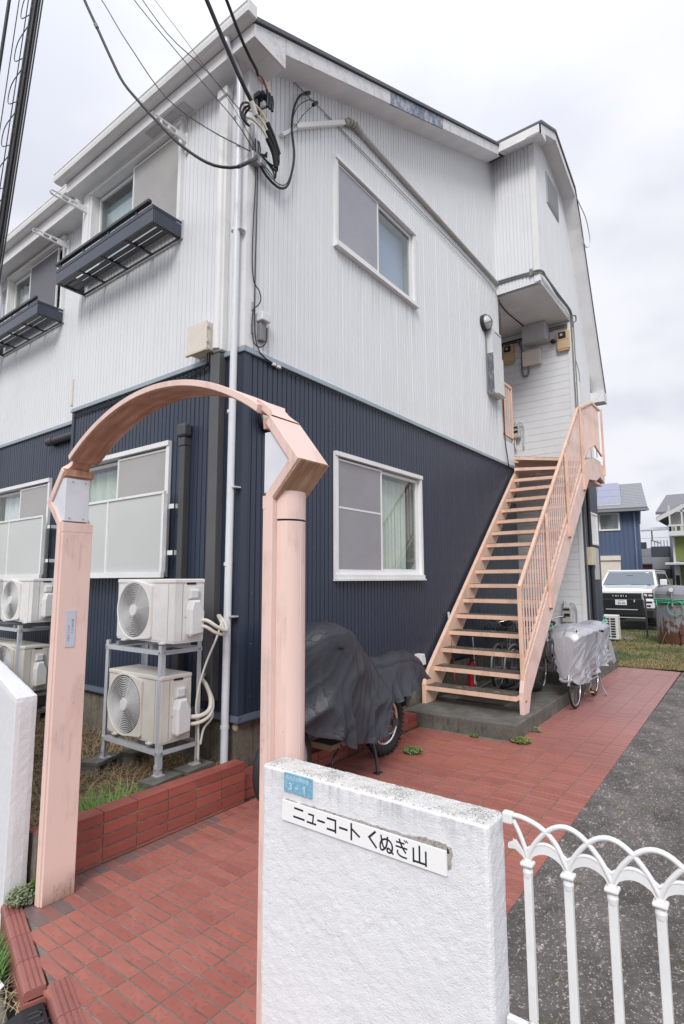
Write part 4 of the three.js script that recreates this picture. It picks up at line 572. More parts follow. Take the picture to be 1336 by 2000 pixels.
  const col = (l, x, y) => { for (const k of l) { c.beginPath(); for (const [a, b, e, f] of G[k]) { c.moveTo(x + a * 2.5, y + b * 2.5); c.lineTo(x + e * 2.5, y + f * 2.5); } c.stroke(); y += 29; } };
  col(['seki', 'kei', 'sha', 'i', 'gai', 'no'], 66, 108); col(['tachi', 'chi', 'iri', 'ri', 'wo', 'kin', 'zu'], 22, 172);
  const t = new THREE.CanvasTexture(cv); t.colorSpace = THREE.SRGBColorSpace;
  part(gt, 'notice', bx(1.654, 1.711, 1.388, 1.60, zc - 0.828, zc - 0.825, 0.001), mat([0.52, 0.54, 0.62], 0.4), 'small grey notice with two columns of vertical writing');
  part(gt, 'notice_lettering', new THREE.PlaneGeometry(0.056, 0.211).translate(1.6825, 1.494, zc - 0.8246), new THREE.MeshStandardMaterial({ map: t, roughness: 0.4 }), null, true);
}

// ------------------------------------------------------------------ folding fence of white arches
{
  const fe = thing('fence', 'white cast fence of slim posts under interlaced arches, right of the name wall', 'fence', [1.537, 0, 0.2]);
  const X = 1.537, P = 0.1022, z0 = -0.5515, n = 12, AL = (pts, r = 0.0075) => tube(pts, r, 26, 6);
  const mid = 1.128;
  for (let i = 0; i < n; i++) {
    const z = z0 + i * P;
    part(fe, 'post', bx(X - 0.0085, X + 0.0085, 0.655, 1.006, z - 0.0105, z + 0.0105, 0.003), M.fenceWhite); part(fe, 'lower_post', bx(X - 0.0085, X + 0.0085, 0.09, 0.60, z - 0.0105, z + 0.0105, 0.003), M.fenceWhite);
    part(fe, 'post_capital', [cyl([X, 1.0, z], [X, 1.012, z], 0.012, 0.0135, 10), cyl([X, 1.012, z], [X, 1.02, z], 0.0135, 0.011, 10), bx(X - 0.016, X + 0.016, 1.026, 1.036, z - 0.0165, z + 0.0165, 0.004), cyl([X, 1.018, z], [X, 1.03, z], 0.009, 0.015, 4), cyl([X, 1.034, z], [X, 1.046, z], 0.014, 0.006, 4)], M.fenceWhite); part(fe, 'post_base', cyl([X, 0.642, z], [X, 0.656, z], 0.015, 0.011, 4), M.fenceWhite);
    // large arch springing from this post over two bays, low spandrel fan
    const arc = (a, b, y0, h, k, r) => { const pts = []; for (let j = 0; j <= 12; j++) { const t = j / 12; pts.push([X + k, y0 + h * Math.sin(t * PI) ** 0.8, mix(a, b, t)]); } return AL(pts, r); };
    part(fe, 'arch', arc(z, z + 2 * P, 1.045, 0.10, 0, 0.0068), M.fenceWhite);
    const s = [], N = 10; for (let j = 0; j <= N; j++) { const t = j / N; s.push([z + P * t, 1.066 + 0.022 * Math.sin(t * PI)]); } for (let j = N; j >= 0; j--) { const t = j / N; s.push([z + P * t, 1.04 + 0.026 * Math.sin(t * PI)]); }
    part(fe, 'spandrel', [exZY(s, X - 0.003, X + 0.003), (() => { const pts = []; for (let j = 0; j <= 12; j++) { const t = j / 12; pts.push([X, 1.066 + 0.024 * Math.sin(t * PI), z + P / 2 + P * t - P / 2]); } return AL(pts, 0.0048); })()], M.fenceWhite);
    part(fe, 'fan', exZY([[z - 0.008, 1.04], [z + 0.008, 1.04], [z + P * 0.3, 1.072], [z + P * 0.36, 1.083], [z, 1.05], [z - P * 0.36, 1.083], [z - P * 0.3, 1.072]], X - 0.0025, X + 0.0025), M.fenceWhite);
  }
  const pre = []; for (let j = 0; j <= 8; j++) { const t = 0.5 + j / 16; pre.push([X, 1.045 + 0.10 * Math.sin(t * PI) ** 0.8, mix(z0 - P * 1.25, z0 + P * 1.0, t) - P * 0.125 + P * 0.12]); }
  part(fe, 'arch', [AL([[X, 1.142, z0 - 0.045], [X, 1.143, z0 - 0.015], [X, 1.132, z0 + 0.03], [X, 1.104, z0 + 0.07], [X, 1.045, z0 + P]], 0.0068), AL([[X, 1.132, z0 - 0.035], [X, 1.10, z0 - 0.018], [X, 1.06, z0 - 0.003], [X, 1.045, z0]], 0.006)], M.fenceWhite);
  part(fe, 'end_block', bx(X - 0.012, X + 0.012, 1.120, 1.150, z0 - 0.062, z0 - 0.034, 0.005), M.fenceWhite);
  part(fe, 'end_block', exZY([[z0 - 0.05, 1.07], [z0 - 0.03, 1.082], [z0 - 0.005, 1.05], [z0 - 0.005, 1.042], [z0 - 0.03, 1.06], [z0 - 0.05, 1.058]], X - 0.004, X + 0.004), M.fenceWhite);
  part(fe, 'bottom_rail', bx(X - 0.010, X + 0.010, 0.60, 0.642, z0 - 0.07, z0 + n * P, 0.004), M.fenceWhite);
  part(fe, 'bottom_rail', bx(X - 0.012, X + 0.012, 0.05, 0.09, z0 - 0.07, z0 + n * P, 0.004), M.fenceWhite);
  for (const i of [0, 6, 11]) part(fe, 'wheel', cyl([X - 0.012, 0.025, z0 + i * P], [X + 0.012, 0.025, z0 + i * P], 0.03, 0.03, 16), M.rubber);
}

// ------------------------------------------------------------------ air conditioner units on stands
const acTurn = -PI / 2;                                          // front faces the street
function makeAC(name, label, body, pos, w = 0.80, h = 0.515, d = 0.285) {
  const t = thing(name, label, 'air conditioner', pos, 'air conditioner outdoor units by the street wall', acTurn);  // local: x to the right, y up, z out; origin at the front right bottom
  const x0 = -w, cx = x0 + 0.27, cy = h * 0.5, R = h * 0.455;
  const hole = []; for (let i = 0; i < 40; i++) { const a = (i / 40) * 2 * PI; hole.push([cx + Math.cos(a) * (R - 0.006), cy + Math.sin(a) * (R - 0.006)]); }
  partL(t, 'casing', [exXY([[x0, 0.025], [0, 0.025], [0, h - 0.035], [x0, h - 0.035]], -0.012, 0, { holes: [hole], cs: 4 }), bx(x0, x0 + 0.01, 0.025, h - 0.035, -d, -0.0125), bx(-0.012, 0, 0.025, h - 0.035, -d, -0.0125), bx(x0 + 0.0105, -0.0125, 0.025, h - 0.035, -d, -d + 0.01)], body);
  partL(t, 'base', [bx(x0 + 0.005, -0.004, 0.01, 0.0245, -d, -0.004), bx(x0 + 0.1, x0 + 0.16, 0, 0.01, -d - 0.02, 0.02), bx(-0.17, -0.11, 0, 0.01, -d - 0.02, 0.02)], body);
  partL(t, 'lid', bx(x0 - 0.006, 0.006, h - 0.036, h, -d - 0.006, 0.008, 0.01), body);
  partL(t, 'corner_seam', [bx(-0.004, 0.0015, 0.03, h - 0.04, -0.075, -0.072), bx(-0.085, -0.082, 0.03, h - 0.04, -0.001, 0.0012)], M.cableGrey);
  const bez = [[cx + 0.235, 0.035], [cx + 0.245, 0.05], [cx + 0.245, h - 0.06], [cx + 0.235, h - 0.045]], rim = []; for (let i = 0; i <= 24; i++) { const a = PI / 2 - 0.25 + (i / 24) * (PI + 0.5); rim.push([cx + Math.cos(a) * (R + 0.012), cy + Math.sin(a) * (R + 0.012)]); }
  partL(t, 'fan_bezel', exXY([...rim, ...bez], 0.0005, 0.02, { holes: [hole], b: 0.004, cs: 4 }), body);
  const rings = []; for (let r = 0.054; r < R - 0.006; r += 0.0142) { const g = new THREE.TorusGeometry(r, 0.0036, 4, 44); g.translate(cx, cy, 0.02 + 0.006 * (1 - r / R)); rings.push(g); }
  partL(t, 'fan_grille', [...rings, ...Array.from({ length: 6 }, (_, i) => { const a = (i / 6) * 2 * PI + 0.2; return cyl([cx + Math.cos(a) * 0.04, cy + Math.sin(a) * 0.04, 0.018], [cx + Math.cos(a) * R, cy + Math.sin(a) * R, 0.014], 0.002, 0.002, 5); })], M.acCover);
  partL(t, 'fan_hub', cyl([cx, cy, 0.016], [cx, cy, 0.03], 0.05, 0.046, 24), M.acCover);
  partL(t, 'fan_recess', [cyl([cx, cy, -0.12], [cx, cy, -0.008], R * 0.97, R, 32, true), disc(R, 30).translate(cx, cy, -0.12)], M.dark);
  const bl = []; for (let i = 0; i < 3; i++) { const g = new THREE.RingGeometry(0.05, R * 0.93, 8, 3, 0, 1.45); g.rotateX(0.28).rotateZ((i / 3) * 2 * PI + 0.5).translate(cx, cy, -0.06); bl.push(g); }
  partL(t, 'fan_blade', bl, mat([0.07, 0.07, 0.07], 0.5));
  // side panel with the valve cover, handle slot in the lid
  const side = (p, x, o) => { const g = ex(p.map(([z, y]) => [-z, y]), o.d, { b: o.b || 0 }).rotateY(PI / 2).translate(x, 0, 0); return g; };
  partL(t, 'side_panel', side([[-0.255, 0.04], [-0.09, 0.04], [-0.09, h - 0.055], [-0.255, h - 0.055]], 0.0005, { d: 0.003, b: 0.001 }), body);
  partL(t, 'valve_cover', [side([[-0.245, 0.075], [-0.12, 0.06], [-0.108, 0.08], [-0.108, 0.27], [-0.125, 0.33], [-0.13, 0.345], [-0.205, 0.345], [-0.215, 0.32], [-0.25, 0.25]], 0.004, { d: 0.048, b: 0.016 }), side([[-0.212, 0.355], [-0.125, 0.355], [-0.125, 0.43], [-0.212, 0.43]], 0.002, { d: 0.018, b: 0.012 })], M.acCover);
  partL(t, 'handle_slot', bx(-0.006, 0.0075, h - 0.046, h - 0.028, -0.20, -0.11, 0.004), M.dark);
  partL(t, 'rating_label', bx(0.004, 0.0046, 0.28, 0.41, -0.252, -0.225), mat([0.55, 0.55, 0.50], 0.6));
  for (const [z, y] of [[-0.13, 0.345], [-0.215, 0.345], [-0.10, 0.21]]) partL(t, 'screw', cyl([0.003, y, z], [0.0085, y, z], 0.005, 0.005, 8), M.steel);
  return t;
}
const acA = makeAC('air_conditioner', 'cleaner off-white air conditioner unit, top of the stand nearest the corner', M.acBody, [2.72, 1.27, -3.70]);
const acB = makeAC('air_conditioner', 'yellowed air conditioner unit on the bottom of the stand nearest the corner', M.acBodyOld, [2.752, 0.475, -3.875], 0.76, 0.535);
copy(acA, [3.0, 1.285, -6.74], 'off-white air conditioner unit on top of the second stand, left of the pink post');
copy(acB, [3.03, 0.48, -6.92], 'yellowed air conditioner unit on the bottom of the second stand behind the pillar wall');
copy(acA, [3.0, 1.285, -7.66], 'off-white air conditioner unit cut by the left edge of the picture, upper level');
copy(acB, [3.03, 0.48, -7.84], 'yellowed air conditioner unit cut by the left edge of the picture, lower level');
function makeStand(label, X0, X1, Z0, Z1, zs) {
  const t = thing('unit_stand', label, 'metal stand', [X0, 0.25, Z1], 'metal stands of the air conditioners'); const s = 0.042, k = 0.004;
  const angle = (x, z, y0, y1, sx, sz) => [bx(x, x + sx * s, y0, y1, z, z + sz * k), bx(x, x + sx * k, y0, y1, z + sz * k, z + sz * s)];
  for (const [x, sx] of [[X0, 1], [X1, -1]]) for (const z of zs) { const sz = z === Z1 ? -1 : 1; part(t, 'leg', angle(x, z, 0.25, 1.252, sx, sz), M.aluGrey); part(t, 'foot', [bx(x - sx * 0.012, x + sx * 0.06, 0.248, 0.258, z - sz * 0.012, z + sz * 0.06), bx(x - sx * 0.006, x - sx * 0.001, 0.258, 0.33, z, z + sz * 0.044)], M.aluGrey); }
  for (const y of [1.212, 0.44]) for (const x of [X0 - 0.0045, X1 + 0.0005]) part(t, 'rail', [bx(x, x + 0.004, y - 0.036, y, Z0 - 0.002, Z1 + 0.004), bx(Math.min(x, x) + (x < (X0 + X1) / 2 ? 0.0045 : -0.034), x + (x < (X0 + X1) / 2 ? 0.04 : 0), y - 0.004, y, Z0, Z1)], M.aluGrey);
  for (const y of [1.212, 0.44]) for (const z of zs) part(t, 'rail', [bx(X0, X1, y - 0.036, y, z === Z1 ? z + 0.0005 : z - 0.0045, z === Z1 ? z + 0.0045 : z - 0.0005)], M.aluGrey);
  for (const y of [1.194, 0.422, 0.30]) for (const z of zs) for (const x of [X0, X1]) part(t, 'bolt', [cyl([x + (x === X0 ? 0.025 : -0.025), y, z + (z === Z1 ? 0.0 : 0)], [x + (x === X0 ? 0.025 : -0.025), y, z + (z === Z1 ? 0.012 : -0.012)], 0.009, 0.009, 6), cyl([x, y, z + (z === Z1 ? -0.02 : 0.02)], [x + (x === X0 ? -0.011 : 0.011), y, z + (z === Z1 ? -0.02 : 0.02)], 0.009, 0.009, 6)], M.steel);
  part(t, 'shelf_bar', [bx(X0 + 0.01, X1 - 0.01, 1.213, 1.25, Z1 - 0.18, Z1 - 0.14), bx(X0 + 0.01, X1 - 0.01, 1.213, 1.25, Z0 + 0.14, Z0 + 0.18)], M.steel);
  part(t, 'shelf_bar', [bx(X0 + 0.01, X1 - 0.01, 0.441, 0.475, Z1 - 0.18, Z1 - 0.14), bx(X0 + 0.01, X1 - 0.01, 0.441, 0.475, Z0 + 0.14, Z0 + 0.18)], M.steel);
  return t;
}
makeStand('grey metal angle stand carrying two air conditioner units nearest the corner', 2.745, 3.144, -4.70, -3.885, [-4.70, -3.885]);
makeStand('grey metal angle stand with air conditioner units partly behind the pillar wall', 3.0, 3.40, -8.75, -7.03, [-8.75, -7.9, -7.03]);
{
  const blk = (name, label, x, z, r, yt = 0.246) => {
    const t = thing('concrete_block', label, 'concrete block', [x, 0, z], 'concrete blocks under the stand legs', r);
    partL(t, 'block', [bx(-0.15, 0.15, yt - 0.035, yt, -0.085, 0.085, 0.006), bx(-0.15, 0.15, yt - 0.15, yt - 0.115, -0.085, 0.085, 0.004), ...[-0.15, -0.017, 0.115].map((u) => bx(u, u + 0.035, yt - 0.115, yt - 0.035, -0.085, 0.085))], M.block); return t;
  };
  blk('', 'concrete block under the front leg of the stand, behind the planter bricks', 2.77, -3.88, 0.15); blk('', 'concrete block under the left front leg, in dry grass', 2.76, -4.72, 0.35); blk('', 'concrete block under the rear leg by the downpipe', 3.11, -3.90, 0.1); blk('', 'concrete block under the hidden rear leg of the first stand', 3.11, -4.70, 0.2);
  blk('', 'concrete block under the front leg of the second stand, behind the pillar wall', 3.02, -7.05, 0.05); blk('', 'concrete block under the rear leg of the second stand, behind the gate post', 3.38, -7.05, 0.05);
}
// refrigerant hoses
single('refrigerant_hose', [tube([[2.93, 1.45, -3.69], [2.96, 1.45, -3.60], [3.02, 1.40, -3.55], [3.12, 1.36, -3.56], [3.24, 1.40, -3.70], [3.33, 1.46, -3.88]], 0.015, 36), tube([[2.93, 1.41, -3.69], [2.96, 1.40, -3.61], [3.03, 1.35, -3.57], [3.12, 1.33, -3.58], [3.22, 1.37, -3.70], [3.33, 1.46, -3.90]], 0.014, 36)], M.hose, 'cream wrapped hoses from the upper air conditioner unit to the wall', 'hose');
single('drain_hose', tube([[3.28, 1.44, -3.78], [3.16, 1.28, -3.72], [3.10, 1.1, -3.76], [3.06, 0.9, -3.80], [3.05, 0.72, -3.82], [3.08, 0.6, -3.83], [3.10, 0.45, -3.84], [3.11, 0.3, -3.85]], 0.009, 40), M.hose, 'thin drain hose hanging down beside the rear stand leg', 'hose');
single('refrigerant_hose', [tube([[2.98, 0.66, -3.865], [3.08, 0.66, -3.80], [3.17, 0.69, -3.80], [3.22, 0.76, -3.84], [3.24, 0.86, -3.92], [3.26, 0.92, -4.02], [3.38, 0.93, -4.1]], 0.019, 44), tube([[2.98, 0.60, -3.865], [3.08, 0.61, -3.80], [3.17, 0.65, -3.79], [3.24, 0.74, -3.84], [3.26, 0.85, -3.94], [3.27, 0.92, -4.05]], 0.016, 44), tube([[3.24, 0.74, -3.84], [3.20, 0.62, -3.80], [3.14, 0.55, -3.82], [3.12, 0.42, -3.84]], 0.010, 24)], M.hose, 'thick curved hoses behind the lower air conditioner unit', 'hose');
single('wall_putty', new THREE.IcosahedronGeometry(0.042, 3).scale(0.6, 1, 0.8).translate(3.45, 0.50, -3.78), mat([0.55, 0.47, 0.36], 0.9, { bump: 'grainB', bs: 0.05, bh: 0.004 }), 'lump of dried putty on the foundation beside the downpipe', 'putty');

// ------------------------------------------------------------------ boxes, lamps and pipes on the walls
{
  const jb = thing('junction_box', 'cream junction box under the flashing on the street wall', 'junction box', [3.35, 4.1, -4.2]);
  part(jb, 'box', bx(3.29, XL, 3.985, 4.27, -4.385, -4.10, 0.01), M.cream); part(jb, 'lid', bx(3.268, 3.288, 3.98, 4.275, -4.39, -4.095, 0.008), M.cream); part(jb, 'drip_edge', bx(3.262, 3.29, 3.965, 3.979, -4.40, -4.09, 0.004), M.beige);
  for (const y of [4.05, 4.2]) part(jb, 'latch', bx(3.275, 3.30, y, y + 0.04, -4.094, -4.086, 0.003), M.aluGrey);
  single('cable', [tube([[3.36, 3.985, -4.15], [3.37, 3.90, -4.16], [3.39, 3.86, -4.3], [3.40, 3.845, -4.8], [3.40, 3.85, -5.5], [3.40, 3.86, -6.8]], 0.007, 60, 6), tube([[3.37, 3.985, -4.13], [3.38, 3.93, -4.1], [3.39, 3.95, -4.02], [3.37, 4.1, -3.985], [3.36, 5.2, -3.99], [3.35, 6.0, -4.02]], 0.006, 60, 6), tube([[3.36, 3.985, -4.18], [3.37, 3.88, -4.2], [3.40, 3.82, -4.5], [3.40, 3.83, -5.6], [3.40, 3.83, -6.82]], 0.006, 60, 6)], M.cable, 'black wires from the junction box along the flashing', 'wires');
  const sp = thing('wall_switch_box', 'pale rectangular plate on the street wall at the step between the flats', 'plate', [3.41, 4.1, -6.93]); part(sp, 'plate', [bx(3.40, 3.68, 4.0, 4.36, -6.945, -6.905, 0.006)], M.cream);
  // small terminal box by the corner over the band
  const tb = thing('terminal_box', 'small grey and clear terminal box low on the white gable wall by the corner', 'terminal box', [3.61, 4.2, -3.70]);
  part(tb, 'cover', bx(3.56, 3.68, 4.25, 4.34, ZG, ZG + 0.09, 0.012), mat([0.70, 0.71, 0.72], 0.3)); part(tb, 'body', bx(3.575, 3.655, 4.06, 4.24, ZG, ZG + 0.055, 0.008), mat([0.22, 0.22, 0.23], 0.5)); part(tb, 'clip', [bx(3.485, 3.51, 4.1, 4.2, ZG, ZG + 0.03, 0.004), bx(3.485, 3.505, 4.33, 4.42, ZG, ZG + 0.025, 0.004), bx(3.665, 3.685, 4.07, 4.2, ZG + 0.02, ZG + 0.04, 0.003)], M.steel);
  part(tb, 'wire', [tube([[3.50, 5.85, -3.69], [3.50, 4.62, -3.69], [3.56, 4.55, -3.68], [3.585, 4.48, -3.68], [3.55, 4.40, -3.68], [3.50, 4.34, -3.69], [3.495, 4.05, -3.69], [3.52, 3.99, -3.68], [3.58, 3.985, -3.67], [3.64, 4.05, -3.66], [3.65, 4.2, -3.655]], 0.006, 90, 6), tube([[3.53, 5.85, -3.695], [3.53, 4.1, -3.695], [3.55, 4.0, -3.69], [3.60, 3.93, -3.685], [3.9, 3.875, -3.69], [5.2, 3.87, -3.69], [7.4, 3.86, -3.69], [9.9, 3.86, -3.69]], 0.006, 90, 6)], M.cable);
  part(tb, 'white_clip', [bx(3.76, 3.80, 3.865, 3.895, ZG + 0.02, ZG + 0.05, 0.005), bx(3.82, 3.87, 3.86, 3.89, ZG + 0.02, ZG + 0.05, 0.005)], M.whiteTrim);
  // air pipe cover and pipe along the gable
  const ap = thing('pipe_cover', 'white plastic pipe cover with a long drain pipe along the gable wall', 'pipe', [4.5, 7, -3.68]);
  part(ap, 'cover', [bar([4.06, 6.66, -3.69], [4.95, 7.345, -3.69], 0.06, 0.075, V(0, 0, 1), 0.012), bar([3.86, 6.42, -3.69], [4.07, 6.65, -3.69], 0.04, 0.05, V(0, 0, 1), 0.01)], M.whiteTrim, 'white rising pipe cover near the corner');
  part(ap, 'taped_joint', [tube([[4.95, 7.345, -3.68], [5.06, 7.42, -3.67], [5.16, 7.45, -3.67], [5.30, 7.46, -3.68]], 0.038, 20, 9), ...[5.03, 5.1, 5.17].map((x, i) => new THREE.TorusGeometry(0.04, 0.011, 6, 12).rotateY(PI / 2).rotateZ(0.5 - i * 0.2).translate(x, 7.40 + i * 0.025, -3.67))], mat([0.45, 0.43, 0.40], 0.8, { bump: 'grainB', bs: 0.08, bh: 0.003 }), 'grey taped joint');
  part(ap, 'pipe', [tube([[5.28, 7.46, -3.68], [6.5, 7.465, -3.685], [7.7, 7.47, -3.685], [9.92, 7.475, -3.685]], 0.032, 30, 10), cyl([7.4, 7.468, -3.685], [7.48, 7.468, -3.685], 0.038, 0.038, 10)], mat([0.52, 0.50, 0.47], 0.6, { map: 'soft', s: 0.5 }), 'long dirty drain pipe');
  single('wire', [tube([[3.96, 7.21, -3.705], [5.3, 7.255, -3.705], [9.93, 7.27, -3.705], [9.96, 7.2, -3.70], [10.03, 6.9, -3.70]], 0.005, 40, 5), tube([[4.6, 7.215, -3.705], [7, 7.235, -3.705], [9.93, 7.252, -3.705]], 0.0035, 30, 5)], M.cableGrey, 'thin grey wire strung along the gable under the pipe', 'wire');
  single('conduit', [tube([[9.93, 7.51, -3.69], [9.925, 7.49, -3.3], [9.925, 7.47, -3.0], [9.92, 7.46, -2.88], [9.98, 7.44, -2.83], [10.08, 7.42, -2.83], [10.9, 7.41, -2.83], [11.85, 7.40, -2.83], [11.93, 7.32, -2.83], [11.95, 7.1, -2.83]], 0.02, 90, 8), tube([[9.925, 7.47, -3.69], [9.93, 7.45, -3.2], [9.92, 7.42, -2.9], [9.99, 7.40, -2.84], [10.9, 7.37, -2.84], [11.8, 7.36, -2.84], [11.9, 7.2, -2.85], [11.92, 6.8, -2.85]], 0.014, 90, 8), tube([[11.93, 7.34, -2.84], [12.0, 7.36, -2.78], [12.03, 7.27, -2.78], [11.97, 7.2, -2.82]], 0.016, 30, 8), bx(9.90, 9.94, 7.40, 7.53, -3.06, -3.0, 0.005)], M.cableGrey, 'grey conduits wrapped round the bottom of the overhanging bay', 'conduit');
  single('conduit', [cyl([11.885, 7.15, -2.80], [11.885, 0.6, -2.80], 0.012, 0.012, 8), cyl([11.93, 7.15, -2.85], [11.93, 4.9, -2.85], 0.013, 0.013, 8), tube([[12.1, 6.4, -2.84], [12.25, 6.2, -2.83], [12.3, 5.9, -2.83]], 0.008, 12, 6)], M.cableGrey, 'thin grey conduits down the white corner above the stairs', 'conduit');
  single('cable', tube([[10.03, 7.2, -3.70], [10.04, 6.0, -3.70], [10.05, 5.0, -3.705], [10.06, 4.3, -3.70], [10.1, 4.1, -3.69], [10.11, 3.95, -3.68], [10.13, 3.86, -3.68]], 0.01, 60, 6), M.cable, 'dark cable running down the end of the gable wall', 'cable');
  single('cable', [tube([[10.08, 7.24, -3.75], [10.6, 7.235, -3.8], [11.4, 7.23, -3.75], [11.86, 7.22, -3.7], [11.87, 7.1, -3.62]], 0.012, 40, 6), tube([[11.87, 7.08, -4.9], [11.86, 7.1, -4.2], [11.86, 7.1, -3.85]], 0.018, 20, 6), tube([[11.87, 7.03, -4.9], [11.86, 7.05, -4.2], [11.86, 7.05, -3.85]], 0.014, 20, 6)], M.cable, 'black cable crossing the ceiling over the landing', 'cable');
  single('conduit', [tube([[11.86, 7.17, -3.3], [11.85, 7.16, -3.05], [11.86, 7.15, -2.92]], 0.02, 16, 8), tube([[11.86, 7.11, -3.3], [11.85, 7.12, -3.05], [11.86, 7.1, -2.92]], 0.018, 16, 8)], M.cableGrey, 'short grey conduits right of the ceiling box', 'conduit');
  const cbx = thing('ceiling_box', 'grey boxed duct fixed under the passage ceiling', 'box', [11.7, 7.05, -3.55]); part(cbx, 'box', bx(11.55, 11.885, 6.86, 7.24, -3.79, -3.30, 0.004), mat([0.50, 0.50, 0.51], 0.6, { map: 'soft', s: 0.5 }));
  const db = thing('distribution_box', 'cream rectangular box on the passage wall below the grey duct', 'box', [11.8, 6.6, -3.66]); part(db, 'box', bx(11.78, 11.888, 6.42, 6.74, -3.87, -3.49, 0.008), M.cream); part(db, 'lid', bx(11.765, 11.779, 6.415, 6.745, -3.875, -3.485, 0.006), M.cream); part(db, 'conduit', tube([[11.86, 7.05, -3.98], [11.86, 6.9, -3.92], [11.86, 6.3, -3.91], [11.85, 6.22, -3.87], [11.84, 6.22, -3.8], [11.84, 6.3, -3.77], [11.84, 6.42, -3.77]], 0.02, 50, 8), M.cableGrey);
  const meter = (label, y, z) => { const t = thing('electric_meter', label, 'electric meter', [11.8, y, z], 'tan electric meters on the passage wall'); part(t, 'case', bx(11.80, 11.888, y, y + 0.40, z - 0.125, z + 0.125, 0.01), M.tan); part(t, 'foot', bx(11.81, 11.888, y - 0.035, y - 0.002, z - 0.11, z + 0.11, 0.005), M.tan); part(t, 'window', bx(11.785, 11.799, y + 0.23, y + 0.37, z - 0.085, z + 0.065, 0.006), M.dark); part(t, 'dial', bx(11.780, 11.784, y + 0.28, y + 0.33, z - 0.05, z + 0.0), mat([0.5, 0.55, 0.55], 0.3)); part(t, 'seam', bx(11.797, 11.799, y + 0.19, y + 0.194, z - 0.12, z + 0.12), mat([0.3, 0.2, 0.1], 0.6)); return t; };
  meter('tan electric meter at the outer end of the passage wall, right of the grey duct', 6.62, -3.01); meter('tan electric meter deep in the passage, left of the cream box', 6.62, -4.20);
  const cam = thing('dome_camera', 'small grey dome fitting left of the outer electric meter', 'dome camera', [11.83, 6.88, -3.24]); part(cam, 'collar', cyl([11.888, 6.87, -3.22], [11.83, 6.87, -3.22], 0.06, 0.055, 20), M.aluGrey); part(cam, 'dome', new THREE.SphereGeometry(0.05, 16, 12).translate(11.82, 6.84, -3.22), M.dark);
  // bulkhead lamps
  const lamp = (label, x, y) => { const t = thing('bulkhead_lamp', label, 'wall lamp', [x, y, ZG], 'round bulkhead lamps with black guards'); part(t, 'base', cyl([x, y, ZG], [x, y, ZG + 0.06], 0.145, 0.14, 32), M.blackMetal); part(t, 'diffuser', new THREE.SphereGeometry(0.125, 28, 14, 0, 2 * PI, 0, PI / 2).scale(1, 0.85, 1).rotateX(PI / 2).translate(x, y, ZG + 0.055), mat([0.78, 0.78, 0.76], 0.25, { phys: { transmission: 0.3, thickness: 0 } })); const ga = []; for (const a of [0, PI / 2]) { const p = []; for (let i = 0; i <= 16; i++) { const b = (i / 16) * PI; p.push([x + Math.cos(a + 0.5) * Math.cos(b) * 0.138, y + Math.sin(a + 0.5) * Math.cos(b) * 0.138, ZG + 0.055 + Math.sin(b) * 0.116]); } ga.push(tube(p, 0.006, 30, 6)); } ga.push(new THREE.TorusGeometry(0.138, 0.012, 8, 32).translate(x, y, ZG + 0.06)); part(t, 'guard', ga, M.blackMetal); return t; };
  lamp('round bulkhead lamp on the dark wall behind the gate arch', 3.73, 3.32); lamp('round bulkhead lamp on the white wall above the stacked meter boxes', 9.22, 6.40);
  // meter cabinet pair on the end of the gable wall
  const mc = thing('meter_cabinet', 'two stacked white meter cabinets on the end of the gable wall, the lower one peeling', 'meter cabinet', [9.5, 5.7, -3.65]);
  part(mc, 'upper_cabinet', bx(9.34, 9.80, 5.86, 6.34, ZG, ZG + 0.115, 0.006), mat([0.66, 0.68, 0.70], 0.5, { map: 'soft', s: 0.5 })); part(mc, 'vent_slot', bx(9.5, 9.78, 6.285, 6.30, ZG + 0.116, ZG + 0.119), M.dark); part(mc, 'hinge_line', bx(9.34, 9.80, 5.845, 5.857, ZG, ZG + 0.12), M.darkGrey);
  part(mc, 'lower_cabinet', bx(9.32, 9.79, 5.10, 5.842, ZG, ZG + 0.14, 0.008), mat([0.70, 0.70, 0.69], 0.5, { map: 'soft', s: 0.5 })); part(mc, 'peeling_side', bx(9.314, 9.319, 5.11, 5.835, ZG + 0.004, ZG + 0.136), mat([0.45, 0.45, 0.43], 0.8, { map: 'bare', s: 0.35 }), 'grey side with peeled paint'); part(mc, 'bottom_slot', bx(9.45, 9.78, 5.115, 5.13, ZG + 0.141, ZG + 0.144), M.dark); part(mc, 'conduit', cyl([9.29, 6.35, ZG + 0.02], [9.29, 5.1, ZG + 0.02], 0.012, 0.012, 8), M.cableGrey);
